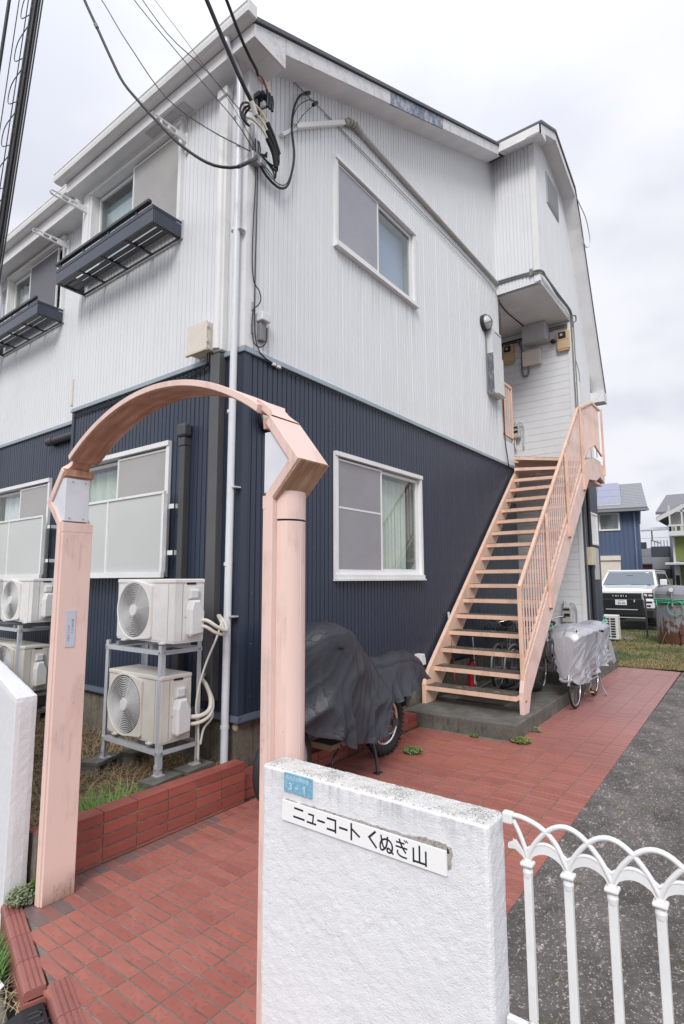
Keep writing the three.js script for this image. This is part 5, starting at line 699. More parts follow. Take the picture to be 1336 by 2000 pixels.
  // gas meters on the passage wall
  const gas = (label, y, z, s = 1) => { const t = thing('gas_meter', label, 'gas meter', [11.85, y, z], 'grey gas meters'); const b = (x0, x1, y0, y1, z0, z1, r) => bx(11.888 - x1 * s, 11.888 - x0 * s, y + y0 * s, y + y1 * s, z + z0 * s, z + z1 * s, r); part(t, 'body', [b(0.02, 0.16, 0.1, 0.32, -0.1, 0.1, 0.02), b(0.03, 0.15, 0.32, 0.42, -0.08, 0.08, 0.02)], mat([0.52, 0.52, 0.50], 0.5, { map: 'soft', s: 0.3 })); part(t, 'register', [b(0.161, 0.168, 0.35, 0.38, -0.06, 0.06), b(0.161, 0.168, 0.22, 0.28, -0.05, 0.06)], M.dark); part(t, 'pipe', [tube([[11.80, y + 0.42 * s, z - 0.06 * s], [11.80, y + 0.52 * s, z - 0.06 * s], [11.87, y + 0.52 * s, z - 0.06 * s]], 0.02, 16), tube([[11.80, y + 0.42 * s, z + 0.06 * s], [11.80, y + 0.50 * s, z + 0.09 * s], [11.83, y + 0.4, z + 0.16 * s], [11.83, y - 0.12, z + 0.16 * s]], 0.018, 24), tube([[11.82, y + 0.1 * s, z - 0.04], [11.82, y - 0.05, z - 0.04], [11.82, y - 0.15, z - 0.02]], 0.02, 16)], M.aluGrey); return t; };
  gas('grey gas meter upstairs at the head of the stairs', 4.75, -4.09, 0.9); gas('grey gas meter low on the white wall behind the covered bicycle', 0.80, -3.20);
  single('drain_pipe', [cyl([11.82, 0.5, -3.62], [11.82, 0.85, -3.62], 0.06), cyl([11.82, 0.85, -3.62], [11.82, 1.6, -3.62], 0.045)], M.pvc, 'short white pipe at the foot of the passage wall left of the gas meter', 'pipe');
  const mb = thing('meter_box', 'beige meter box on the dark wall beyond the stairs', 'meter box', [12.5, 2.2, -2.8]); part(mb, 'box', bx(12.20, 12.55, 2.05, 2.42, ZB, ZB + 0.11, 0.008), M.beige); part(mb, 'grey_box', bx(12.60, 12.95, 1.75, 2.42, ZB, ZB + 0.08, 0.008), mat([0.45, 0.45, 0.46], 0.5)); part(mb, 'conduit', cyl([12.58, 2.05, ZB + 0.04], [12.58, 0.4, ZB + 0.04], 0.02), M.darkGrey);
  const tv = thing('wall_unit', 'long white ventilation unit beside the top of the stairs', 'vent unit', [12.2, 5.4, -2.82]); part(tv, 'case', bx(12.1, 12.45, 5.18, 5.95, ZB, ZB + 0.07, 0.01), M.whiteTrim); part(tv, 'bracket', bx(12.15, 12.4, 5.06, 5.17, ZB, ZB + 0.06, 0.006), M.darkGrey);
}

// ------------------------------------------------------------------ overhead cables
{
  const fit = thing('service_drop', 'heavy black service cables with yellow and white sleeves tied at the house corner', 'power cables', [3.4, 6.2, -3.6]);
  const c = (pts, r, m, n = 60, name = 'cable') => part(fit, name, tube(pts, r, n, 8), m);
  c([[-9, 15.5, -3.4], [-2.5, 10.6, -3.45], [1.6, 8.15, -3.56], [2.33, 7.28, -3.53], [2.706, 6.83, -3.51], [2.871, 6.616, -3.50], [2.99, 6.455, -3.485], [3.10, 6.315, -3.475], [3.24, 6.19, -3.47]], 0.019, M.cable, 120);
  c([[-9, 15.3, -3.0], [-2, 10.4, -3.1], [1.6, 8.0, -3.25], [2.5, 7.2, -3.38], [2.814, 6.90, -3.40], [3.015, 6.72, -3.43], [3.16, 6.64, -3.46], [3.30, 6.63, -3.50], [3.40, 6.69, -3.58]], 0.015, M.cable, 120);
  part(fit, 'insulator_bracket', [bx(3.475, 3.52, 6.38, 6.62, ZG, ZG + 0.06, 0.006), bx(3.46, 3.54, 6.55, 6.6, ZG + 0.02, ZG + 0.10, 0.006), bar([3.50, 6.45, ZG + 0.03], [3.60, 6.52, ZG + 0.13], 0.02, 0.02)], M.blackMetal);
  part(fit, 'insulator', [0, 1, 2].map((i) => new THREE.SphereGeometry(0.026, 12, 8).scale(1, 1.3, 1).translate(3.50 + i * 0.045, 6.58, ZG + 0.11 - i * 0.01)), M.dark);
  const sl = [mat([0.30, 0.03, 0.05], 0.5), mat([0.74, 0.66, 0.48], 0.5), mat([0.72, 0.70, 0.64], 0.5)];
  for (let i = 0; i < 3; i++) { part(fit, 'sleeve', tube([[3.40 + i * 0.03, 6.71 - i * 0.012, -3.595], [3.46 + i * 0.03, 6.70, -3.58], [3.52 + i * 0.035, 6.62 - i * 0.01, -3.575]], 0.0085, 16, 7), sl[(i + (i ? 0 : 0)) % 3]); c([[3.52 + i * 0.035, 6.62 - i * 0.01, -3.575], [3.54 + i * 0.035, 6.55, -3.58], [3.545 + i * 0.035, 6.46, -3.59]], 0.014, M.cable, 16, 'connector'); }
  for (let i = 0; i < 3; i++) {
    const y = 6.30 - i * 0.085, k = i * 0.03;
    c([[3.24, 6.19, -3.47], [3.24 + k * 0.4, 6.28 - i * 0.05, -3.60], [3.20 + k, 6.18 - i * 0.03, -3.60], [3.215 + k, 6.10 - i * 0.01, -3.59], [3.27 + k * 0.6, 6.07, -3.58]], 0.011, M.cable, 30);
    part(fit, 'sleeve', tube([[3.225 + k, 6.27 - i * 0.06, -3.59], [3.32, y + 0.01, -3.56], [3.43, y - 0.01, -3.55], [3.52, y - 0.07, -3.55]], 0.0105, 26, 7), sl[1]);
    c([[3.51, y - 0.06, -3.55], [3.60, y - 0.15, -3.555], [3.70 - i * 0.02, y - 0.27, -3.57]], 0.022, M.cable, 18, 'connector');
    c([[3.70 - i * 0.02, y - 0.27, -3.57], [3.72 - i * 0.02, y - 0.36, -3.60], [3.66, y - 0.39 + i * 0.06, -3.62], [3.56 - i * 0.02, y - 0.36 + i * 0.09, -3.64], [3.60, y - 0.28 + i * 0.06, -3.64]], 0.009, M.cable, 26);
  }
  part(fit, 'white_tape', tube([[3.22, 6.205, -3.47], [3.29, 6.12, -3.48]], 0.024, 8, 8), mat([0.7, 0.7, 0.68], 0.6));
  part(fit, 'clamp', [bx(3.40, 3.53, 5.82, 5.92, ZG + 0.01, ZG + 0.09, 0.01), bx(3.42, 3.46, 5.92, 6.25, ZG + 0.02, ZG + 0.05, 0.005), bx(3.50, 3.58, 5.84, 5.9, ZG + 0.03, ZG + 0.1, 0.01)], M.steel);
  for (const dx of [0, 0.03, 0.05]) c([[3.47 + dx, 6.1, ZG + 0.05], [3.46 + dx * 1.3, 6.0, ZG + 0.06], [3.47 + dx, 5.88, ZG + 0.05]], 0.007, M.cable, 12, 'wire');
  // thick communication cable swooping from the upper left
  const sw = thing('telephone_cable', 'thick black cable swooping down in front of the eaves to the house corner', 'cable', [3.4, 5.85, -3.65]);
  part(sw, 'cable', tube([[-0.044, 18.927, -8.634], [1.312, 12.393, -6.519], [1.99, 9.126, -5.462], [2.28, 7.726, -5.009], [2.33, 7.485, -4.931], [2.42, 7.179, -4.825], [2.5, 6.857, -4.704], [2.58, 6.573, -4.589], [2.66, 6.344, -4.439], [2.74, 6.144, -4.296], [2.87, 5.797, -4.023], [3.0, 5.574, -3.77], [3.08, 5.531, -3.65], [3.16, 5.547, -3.567], [3.32, 5.708, -3.536], [3.46, 5.86, -3.64]], 0.0135, 200, 8), M.cable);
  part(sw, 'grey_splice', tube([[3.16, 5.547, -3.567], [3.32, 5.708, -3.536], [3.42, 5.84, -3.60]], 0.0175, 16, 8), M.darkGrey);
  part(sw, 'splice_band', cyl([2.406, 7.225, -4.841], [2.42, 7.179, -4.825], 0.018, 0.018, 8), M.cableGrey);
  part(sw, 'loop', [tube([[3.46, 5.86, -3.64], [3.62, 5.78, -3.655], [3.80, 5.77, -3.66], [3.92, 5.86, -3.665], [3.99, 6.05, -3.665], [4.03, 6.30, -3.665], [3.99, 6.58, -3.665], [4.02, 6.83, -3.665], [4.11, 7.05, -3.66], [4.22, 7.17, -3.66]], 0.013, 90, 8), tube([[3.47, 5.90, -3.64], [3.6, 5.83, -3.65], [3.78, 5.80, -3.655], [3.90, 5.87, -3.66], [3.975, 6.06, -3.655], [4.01, 6.32, -3.655], [3.98, 6.58, -3.655], [4.05, 6.85, -3.65], [4.25, 7.1, -3.64], [4.34, 7.15, -3.64]], 0.005, 90, 6), tube([[4.02, 6.6, -3.66], [4.16, 6.86, -3.64], [4.32, 7.08, -3.64]], 0.004, 20, 6)], M.cable);
  part(sw, 'end_cap', [cyl([4.20, 7.15, -3.66], [4.26, 7.20, -3.65], 0.02, 0.02, 10), cyl([4.31, 7.08, -3.64], [4.38, 7.16, -3.64], 0.02, 0.02, 10)], M.cable);
  part(sw, 'green_wire', tube([[3.50, 5.95, -3.66], [3.58, 5.88, -3.66], [3.66, 5.86, -3.66], [3.74, 5.82, -3.66]], 0.006, 20, 6), mat([0.12, 0.28, 0.25], 0.5));
  // thin wires to the corner
  const tw = (label, pts, r = 0.0045) => single('overhead_wire', tube(pts, r, 90, 6), M.cable, label, 'wire');
  tw('thin black wire crossing the eaves left of the corner', [[-8, 17, -9.3], [0, 11.2, -6.9], [2.6, 8.6, -5.62], [2.8, 7.4, -4.92], [2.98, 6.56, -4.40], [3.2, 6.12, -3.95], [3.36, 5.92, -3.68], [3.44, 5.90, -3.64]], 0.0055);
  tw('thin black wire running to the corner under the service cables', [[-8, 16.5, -7.6], [-1, 10.7, -5.8], [2.64, 7.88, -4.80], [2.74, 7.68, -4.70], [2.97, 6.99, -4.26], [3.135, 6.43, -3.89], [3.234, 6.03, -3.63], [3.38, 5.88, -3.60]], 0.005);
  tw('thin looped wire ending in a spiral grip over the boxed duct', [[-8, 16.7, -7.5], [-1, 10.9, -5.7], [2.613, 7.95, -4.75], [2.747, 7.68, -4.62], [2.914, 7.22, -4.36], [3.082, 6.75, -3.99], [3.183, 6.46, -3.80], [3.266, 6.27, -3.68]], 0.005);
  tw('faint straight wire beside the service cables', [[-8, 16.9, -7.3], [-1, 11.0, -5.6], [2.65, 7.9, -4.62], [3.0, 6.9, -4.05], [3.25, 6.2, -3.68], [3.43, 5.95, -3.62]], 0.003);
  // bundle along the street, upper left
  const bn = thing('cable_bundle', 'bundle of dark overhead cables with hanging loops along the left edge', 'cables', [1.2, 5, -3.3]);
  const B = (t, dy, dx, dz) => [1.2 + dx, mix(3.35, 5.9, t) + dy + 0.06 * (t - 0.5) ** 2, mix(-3.47, -2.98, t) + dz];
  const run = (dy, dx, dz, r, dy1 = 0) => { const p = []; for (let i = -6; i <= 22; i++) { const t = i / 14; p.push(V(...B(t, dy + dy1 * t, dx, dz))); } return tube(p, r, 60, 7); };
  [[0, 0, 0.005, 0.0105, 0], [0.03, 0.012, 0.028, 0.008, 0], [-0.03, -0.01, -0.022, 0.006, 0.02], [0.03, 0.02, -0.075, 0.006, 0.05], [-0.02, 0.03, -0.135, 0.009, 0.04], [0.0, -0.02, -0.05, 0.003, 0.03], [-0.05, 0.015, 0.045, 0.0045, -0.04]].forEach(([a, b, d, r, e]) => part(bn, 'cable', run(a, b, d, r, e), M.cable));
  part(bn, 'cable', run(-0.02, 0.0, -0.44, 0.010, 0.10), M.cable, 'separate cable at the very edge'); part(bn, 'cable', run(0, 0.03, -0.36, 0.003, 0.1), M.cable);
  const lp = []; for (let i = 0; i < 9; i++) { const t = 0.08 + i * 0.1, a = B(t, 0, 0, -0.06), b = B(t + 0.075, 0, 0, -0.055); lp.push(tube([b, [a[0], mix(a[1], b[1], 0.85), a[2] - 0.10], [a[0], mix(a[1], b[1], 0.35), a[2] - 0.125], a], 0.0028, 24, 5)); } part(bn, 'loop', lp, M.cable);
  part(bn, 'lashing', (() => { const p = []; for (let i = 0; i <= 260; i++) { const t = -0.2 + (i / 260) * 1.6, q = B(t, 0, 0, -0.012), a = i * 0.55; p.push(V(q[0] + Math.cos(a) * 0.014, q[1], q[2] + 0.014 + Math.sin(a) * 0.02)); } return tube(p, 0.0018, 500, 4); })(), M.cable);
}

// ------------------------------------------------------------------ outside staircase
{
  const st = thing('staircase', 'peach painted open steel staircase climbing beside the gable wall', 'staircase', [6.7, 0.165, -3.0]);
  const run = 0.243, rise = 0.2175, zi = -3.625, zo = -2.43, nx = (n) => 6.62 + run * n, ny = (n) => 0.40 + rise * n;
  const tread = (n, p, label) => { const y = ny(n); const t = part(st, 'tread', exXZ(p, y - 0.062, y - 0.006), M.peach, label); part(t, 'tread_surface', exXZ(p.map(([x, z]) => [x, z]), y - 0.006, y), M.treadTop); };
  for (let n = 0; n < 15; n++) { const x = nx(n); tread(n, [[x, zi], [x, zo], [x + 0.255, zo], [x + 0.255, zi]]); }
  tread(15, [[10.24, zi], [10.42, zo], [10.98, zo], [10.32, zi]], 'tapering winder step'); tread(16, [[10.26, zi], [10.86, zo], [11.5, zo], [10.52, zi]], 'tapering winder step');
  tread(17, [[10.27, zi], [11.38, zo], [11.86, zo], [11.86, -3.74], [10.58, -3.74], [10.58, zi]], 'top step at the landing');
  const sl = rise / run, yl = (x) => 0.40 + sl * (x - 6.62);
  part(st, 'stringer', exXY([[6.60, 0.166], [6.60, 0.41], [6.68, yl(6.68) + 0.10], [10.2, yl(10.2) + 0.06], [10.5, 3.9], [10.5, 3.58], [10.14, yl(10.14) - 0.28], [6.86, 0.166]], zi - 0.05, zi - 0.002, { b: 0.002 }), M.peach, 'inner stringer against the wall');
  part(st, 'stringer', [exXY([[6.72, 0.166], [6.72, 0.42], [6.80, yl(6.80) + 0.06], [10.45, yl(10.45) + 0.06], [10.75, 3.96], [10.9, 4.0], [11.35, 4.05], [11.86, 3.99], [11.86, 3.66], [11.5, 3.74], [11.2, 3.62], [10.6, 3.56], [7.0, yl(7.0) - 0.36], [6.90, 0.166]], zo + 0.002, zo + 0.05, { b: 0.002 })], M.peachPale, 'outer stringer with a kinked end plate');
  part(st, 'end_plate', [bx(11.862, 11.89, 3.66, 4.02, -2.86, zo + 0.05), bx(11.3, 11.86, 3.60, 3.64, -2.85, zo)], M.peachPale);
  // railing: posts, sloping handrail, lower rail, balusters
  const H = [[6.80, 1.665], [10.12, 4.76], [11.2, 5.16], [11.85, 5.17]], Lr = [[6.83, 0.70], [10.18, 3.76], [10.75, 4.16], [11.28, 4.34], [11.85, 4.22]];
  const at = (P, x) => { for (let i = 0; i + 1 < P.length; i++) if (x <= P[i + 1][0] || i === P.length - 2) return mix(P[i][1], P[i + 1][1], (x - P[i][0]) / (P[i + 1][0] - P[i][0])); };
  const zr = zo + 0.025;
  for (let i = 0; i + 1 < H.length; i++) part(st, 'handrail', bar([H[i][0], H[i][1], zr], [H[i + 1][0], H[i + 1][1], zr], 0.042, 0.05, V(0, 1, 0), 0.008), M.peach);
  part(st, 'handrail', bar([11.85, 5.17, zr + 0.02], [11.85, 5.15, -2.86], 0.042, 0.05, V(0, 1, 0), 0.006), M.peachPale);
  for (let i = 0; i + 1 < Lr.length; i++) part(st, 'lower_rail', bar([Lr[i][0], Lr[i][1], zr], [Lr[i + 1][0], Lr[i + 1][1], zr], 0.032, 0.04, V(0, 1, 0), 0.004), M.peach);
  part(st, 'post', bx(6.775, 6.825, 0.166, 1.67, zr - 0.022, zr + 0.022, 0.005), M.peach, 'front post of the railing');
  for (const x of [7.9, 9.05, 10.15, 11.83]) part(st, 'post', bx(x - 0.02, x + 0.02, at(Lr, x) - (x > 10 ? 0.42 : 0.30), at(H, x), zr + 0.026, zr + 0.062, 0.004), M.peach);
  for (const x of [7.9, 9.05, 10.15]) part(st, 'rust_spot', bx(x - 0.021, x + 0.021, at(Lr, x) - (x > 10 ? 0.45 : 0.325), at(Lr, x) - (x > 10 ? 0.421 : 0.301), zr + 0.025, zr + 0.063, 0.004), mat([0.25, 0.10, 0.035], 0.9, { bump: 'grainB', bs: 0.05, bh: 0.003 }));
  part(st, 'rust_spot', bx(6.772, 6.845, 0.30, 0.325, zr + 0.018, zr + 0.03, 0.004), mat([0.42, 0.20, 0.08], 0.9));
  for (let x = 6.93; x < 11.8; x += 0.104) part(st, 'baluster', bx(x - 0.0095, x + 0.0095, at(Lr, x) + 0.012, at(H, x) - 0.018, zr - 0.008, zr + 0.008), M.peachPale);
  for (let z = -2.80; z < -2.45; z += 0.104) part(st, 'baluster', bx(11.84, 11.858, 4.2, 5.14, z - 0.009, z + 0.009), M.peachPale);
  // railing panel on the landing
  const lr = thing('landing_railing', 'peach railing panel on the landing parapet at the head of the stairs', 'railing', [10.3, 4.42, -3.74]);
  part(lr, 'frame', [bx(10.08, 10.56, 5.52, 5.57, -3.75, -3.71, 0.004), bx(10.08, 10.56, 4.50, 4.535, -3.75, -3.71, 0.004), bx(10.525, 10.56, 4.40, 5.519, -3.75, -3.71, 0.004), bx(10.08, 10.115, 4.40, 5.519, -3.75, -3.71, 0.004)], M.peach);
  for (const x of [10.20, 10.31, 10.42]) part(lr, 'baluster', bx(x - 0.012, x + 0.012, 4.535, 5.52, -3.74, -3.72), M.peachPale);
  const lamp = thing('sensor_lamp', 'small white box at the foot of the wall beside the lowest steps', 'box', [6.55, 0.72, -3.68]); part(lamp, 'case', exXY([[6.50, 0.66], [6.63, 0.66], [6.63, 0.72], [6.60, 0.80], [6.50, 0.80]], ZG, ZG + 0.09, { b: 0.006 }), M.whiteTrim);
}

// ------------------------------------------------------------------ two-wheelers
function wheelParts(t, fn, x, y, z, r, tr, o = {}) {             // axle along z
  fn(t, 'tyre', (o.knob ? [new THREE.TorusGeometry(r - tr, tr, 10, 48).translate(x, y, z), ...Array.from({ length: 46 }, (_, i) => { const a = (i / 46) * 2 * PI; return [-1, 0, 1].map((k) => new THREE.BoxGeometry(0.018, 0.024, 0.022).translate(0, 0, k * 0.030 + (i % 2 ? 0.008 : 0)).translate(0, r - (k ? 0.012 : 0.004), 0).rotateZ(a).translate(x, y, z)); })] : new THREE.TorusGeometry(r - tr, tr, 8, 44).translate(x, y, z)), M.rubber);
  fn(t, 'rim', new THREE.TorusGeometry(r - 2 * tr - 0.004, o.rim || 0.011, 8, 44).scale(1, 1, 1.4).translate(x, y, z), o.rimMat || M.chrome);
  const sp = [], n = o.spokes || 28; for (let i = 0; i < n; i++) { const a = (i / n) * 2 * PI, b = a + (i % 2 ? 0.5 : -0.5), k = (i % 4 < 2 ? 1 : -1) * 0.03; sp.push(cyl([x + Math.cos(b) * 0.025, y + Math.sin(b) * 0.025, z + k], [x + Math.cos(a) * (r - 2 * tr), y + Math.sin(a) * (r - 2 * tr), z], 0.0016, 0.0016, 4)); }
  fn(t, 'spokes', sp, M.steel); fn(t, 'hub', cyl([x, y, z - 0.05], [x, y, z + 0.05], o.hub || 0.025, o.hub || 0.025, 14), M.steel);
}
function makeBike(name, label, pos, rotY, frameMat, o = {}) {    // local: front towards -x, origin on the ground under the bottom bracket
  const t = thing(name, label, 'bicycle', pos, null, rotY); t.rotation.z = o.pitch || 0; const P = partL, r = o.r || 0.33;
  wheelParts(t, P, -0.56, r, 0, r, 0.019, o); wheelParts(t, P, 0.50, r, 0, r, 0.019, o);
  P(t, 'frame', [tube([[0, 0.28, 0], [-0.12, 0.33, 0], [-0.28, 0.5, 0], [-0.36, 0.72, 0]], 0.019, 20), cyl([0, 0.28, 0], [0.12, 0.80, 0], 0.016), cyl([-0.37, 0.62, 0], [-0.33, 0.86, 0], 0.019), ...[-1, 1].flatMap((s) => [cyl([0, 0.28, 0.03 * s], [0.5, r, 0.06 * s], 0.009), cyl([0.08, 0.66, 0.02 * s], [0.5, r, 0.06 * s], 0.008)])], frameMat);
  for (const s of [-1, 1]) P(t, 'fork', tube([[-0.37, 0.66, 0.035 * s], [-0.44, 0.55, 0.055 * s], [-0.56, r, 0.06 * s]], 0.010, 14), frameMat);
  P(t, 'handlebar', [cyl([-0.34, 0.84, 0], [-0.32, 0.98, 0], 0.012), tube([[-0.05, 1.02, -0.29], [-0.2, 1.05, -0.25], [-0.36, 1.0, -0.05], [-0.36, 1.0, 0.05], [-0.2, 1.05, 0.25], [-0.05, 1.02, 0.29]], 0.011, 40)], M.chrome);
  for (const s of [-1, 1]) P(t, 'grip', cyl([-0.05, 1.02, 0.29 * s], [-0.16, 1.045, 0.26 * s], 0.017), M.rubber);
  P(t, 'saddle', new THREE.SphereGeometry(0.13, 18, 10).scale(1.1, 0.3, 0.75).translate(0.14, 0.87, 0), M.rubber); P(t, 'seat_post', cyl([0.12, 0.78, 0], [0.135, 0.86, 0], 0.013), M.chrome);
  P(t, 'crank', [cyl([0, 0.28, -0.05], [0, 0.28, 0.05], 0.018), new THREE.TorusGeometry(0.085, 0.008, 6, 28).translate(0, 0.28, 0.055), bar([0, 0.28, 0.07], [-0.10, 0.17, 0.07], 0.012, 0.02), bar([0, 0.28, -0.07], [0.10, 0.39, -0.07], 0.012, 0.02)], M.steel);
  P(t, 'pedal', bx(-0.15, -0.06, 0.155, 0.18, 0.08, 0.16, 0.005), M.rubber); P(t, 'pedal', bx(0.06, 0.15, 0.38, 0.405, -0.16, -0.08, 0.005), M.rubber); P(t, 'reflector', [bx(-0.153, -0.1505, 0.158, 0.178, 0.09, 0.15)], mat([0.75, 0.42, 0.03], 0.3));
  for (const x0 of [-0.56, 0.50]) P(t, 'mudguard', [x0].map((x) => { const g = new THREE.TorusGeometry(r + 0.02, 0.022, 5, 30, 2.5); g.scale(1, 1, 1.1).rotateZ(0.5).translate(x, r, 0); return g; }), o.guard || M.steel);
  P(t, 'rear_rack', [bx(0.22, 0.62, 0.70, 0.712, -0.06, -0.045), bx(0.22, 0.62, 0.70, 0.712, 0.045, 0.06), bx(0.30, 0.315, 0.70, 0.712, -0.044, 0.044), bx(0.58, 0.595, 0.70, 0.712, -0.044, 0.044), cyl([0.5, r, 0.07], [0.52, 0.70, 0.055], 0.005), cyl([0.5, r, -0.07], [0.52, 0.70, -0.055], 0.005)], M.steel);
  if (o.basket) { const w = []; const bxk = (y, k) => [[-0.42, y, -0.15 * k], [-0.68 - 0.04 * (k - 0.8), y, -0.15 * k], [-0.68 - 0.04 * (k - 0.8), y, 0.15 * k], [-0.42, y, 0.15 * k]]; for (let i = 0; i < 7; i++) { const y = 0.76 + i * 0.035, q = bxk(y, 0.85 + i * 0.04); for (let j = 0; j < 4; j++) w.push(cyl(q[j], q[(j + 1) % 4], 0.0035, 0.0035, 5)); } for (let j = 0; j < 4; j++) for (let k = 0; k < 7; k++) { const a = bxk(0.76, 0.85), b = bxk(0.97, 1.09), f = k / 7; w.push(cyl(V(...a[j]).lerp(V(...a[(j + 1) % 4]), f), V(...b[j]).lerp(V(...b[(j + 1) % 4]), f), 0.003, 0.003, 5)); } P(t, 'basket', w, M.blackMetal); }
  P(t, 'kickstand', [tube([[0.5, r, 0.085], [0.52, 0.12, 0.12], [0.54, 0.012, 0.16], [0.54, 0.012, -0.16], [0.52, 0.12, -0.12], [0.5, r, -0.085]], 0.008, 40)], M.chrome);
  return t;
}
makeBike('bicycle', 'old silver bicycle with a wire basket parked under the stairs nearest the wall', [9.02, 0.17, -3.42], 0.10, mat([0.25, 0.26, 0.28], 0.35), { pitch: 0.14, basket: true });
makeBike('bicycle', 'dark olive bicycle under the stairs, nearer the outer stringer', [9.10, 0.17, -3.10], -0.06, mat([0.05, 0.055, 0.04], 0.4), { pitch: 0.14, basket: true });
makeBike('bicycle', 'grey bicycle mostly hidden behind the stair railing', [9.22, 0.18, -2.80], 0.04, mat([0.12, 0.12, 0.13], 0.4), { pitch: 0.13 });
makeBike('bicycle', 'silver bicycle under the grey plastic cover beside the tiled path', [8.80, 0.0, -2.19], 0.0, mat([0.5, 0.5, 0.52], 0.3), { r: 0.30 });

// draped covers: sections along x, each an arch with folds
function drape(st, o) {
  const nu = o.nu || 90, nv = o.nv || 72, pos = [], idx = [];
  const at = (k, t) => { let i = 0; while (i < st.length - 2 && t > st[i + 1][0]) i++; const f = sstep(0, 1, (t - st[i][0]) / (st[i + 1][0] - st[i][0])); const l = (t - st[i][0]) / (st[i + 1][0] - st[i][0]); return mix(st[i][k], st[i + 1][k], mix(l, f, 0.5)); };
  for (let i = 0; i <= nu; i++) {
    const x = mix(st[0][0], st[st.length - 1][0], i / nu), top = at(1, x), bot = at(2, x), w = at(3, x), cz = at(4, x), tw = at(5, x);
    for (let j = 0; j <= nv; j++) {
      const v = j / nv * 2 - 1, a = Math.abs(v), s = Math.sign(v);
      let y, z; const k = 0.28; if (a < k) { const q = a / k; z = s * tw * Math.sin(q * PI / 2); y = top - (o.round || 0.05) * (1 - Math.cos(q * PI / 2)); } else { const q = (a - k) / (1 - k); z = s * mix(tw, w, Math.pow(q, 0.75)); y = mix(top - (o.round || 0.05), bot, q); }
      const q = Math.max(0, (a - 0.15) / 0.85);
      const xs = x + (o.sk || 0) * (top - y), wv = 0.25 * noise3.noise(x * 2, y * 2, s * 8 + 3);
      const rid = (n) => 1 - Math.min(1, Math.abs(n) * 2.6), f1 = rid(noise3.noise((xs + wv) * o.f + s * 11, y * 0.55 + s * 3, 2.5)), f2 = rid(noise3.noise((xs + wv * 0.7) * o.f * 2.3 + s * 5, y * 1.1, 7.3)), f3 = rid(noise3.noise((x - (y - 0.5) * 0.9) * o.f * 2.4, y * 1.6 + x, s * 4 + 20));
      const fold = (f1 * f1 * 0.95 - 0.3) * o.amp * (0.3 + q) + f2 * f2 * o.amp * (o.f2 || 0.42) * (0.25 + q) + f3 * f3 * o.amp * (o.cr || 0.22) + noise3.noise(x * 1.7, y * 1.7, s * 3 + 9) * o.amp * 0.5;
      z += s * fold * q + (1 - q) * 0; y += (1 - q) * fold * 0.6 + (a > 0.97 ? noise3.noise(x * 7, s * 3, 1) * 0.05 : 0);
      const xx = x + noise3.noise(x * 3, y * 3, s * 6 + 4) * 0.02;
      pos.push(xx, y, cz + z);
    }
  }
  for (let i = 0; i < nu; i++) for (let j = 0; j < nv; j++) { const a = i * (nv + 1) + j; idx.push(a, a + 1, a + nv + 2, a, a + nv + 2, a + nv + 1); }
  for (const e of [0, nu]) { const c = pos.length / 3; let sx = 0, sy = 0, sz = 0, my = 9; for (let j = 0; j <= nv; j++) { const a = (e * (nv + 1) + j) * 3; sx += pos[a]; sy += pos[a + 1]; sz += pos[a + 2]; my = Math.min(my, pos[a + 1]); } pos.push(sx / (nv + 1) + (e ? 0.02 : -0.02), mix(sy / (nv + 1), my, 0.97), sz / (nv + 1)); for (let j = 0; j < nv; j++) { const a = e * (nv + 1) + j; e ? idx.push(a, a + 1, c) : idx.push(a + 1, a, c); } }
  const g = new THREE.BufferGeometry(); g.setAttribute('position', new THREE.Float32BufferAttribute(pos, 3)); g.setIndex(idx); g.computeVertexNormals(); return g;
}
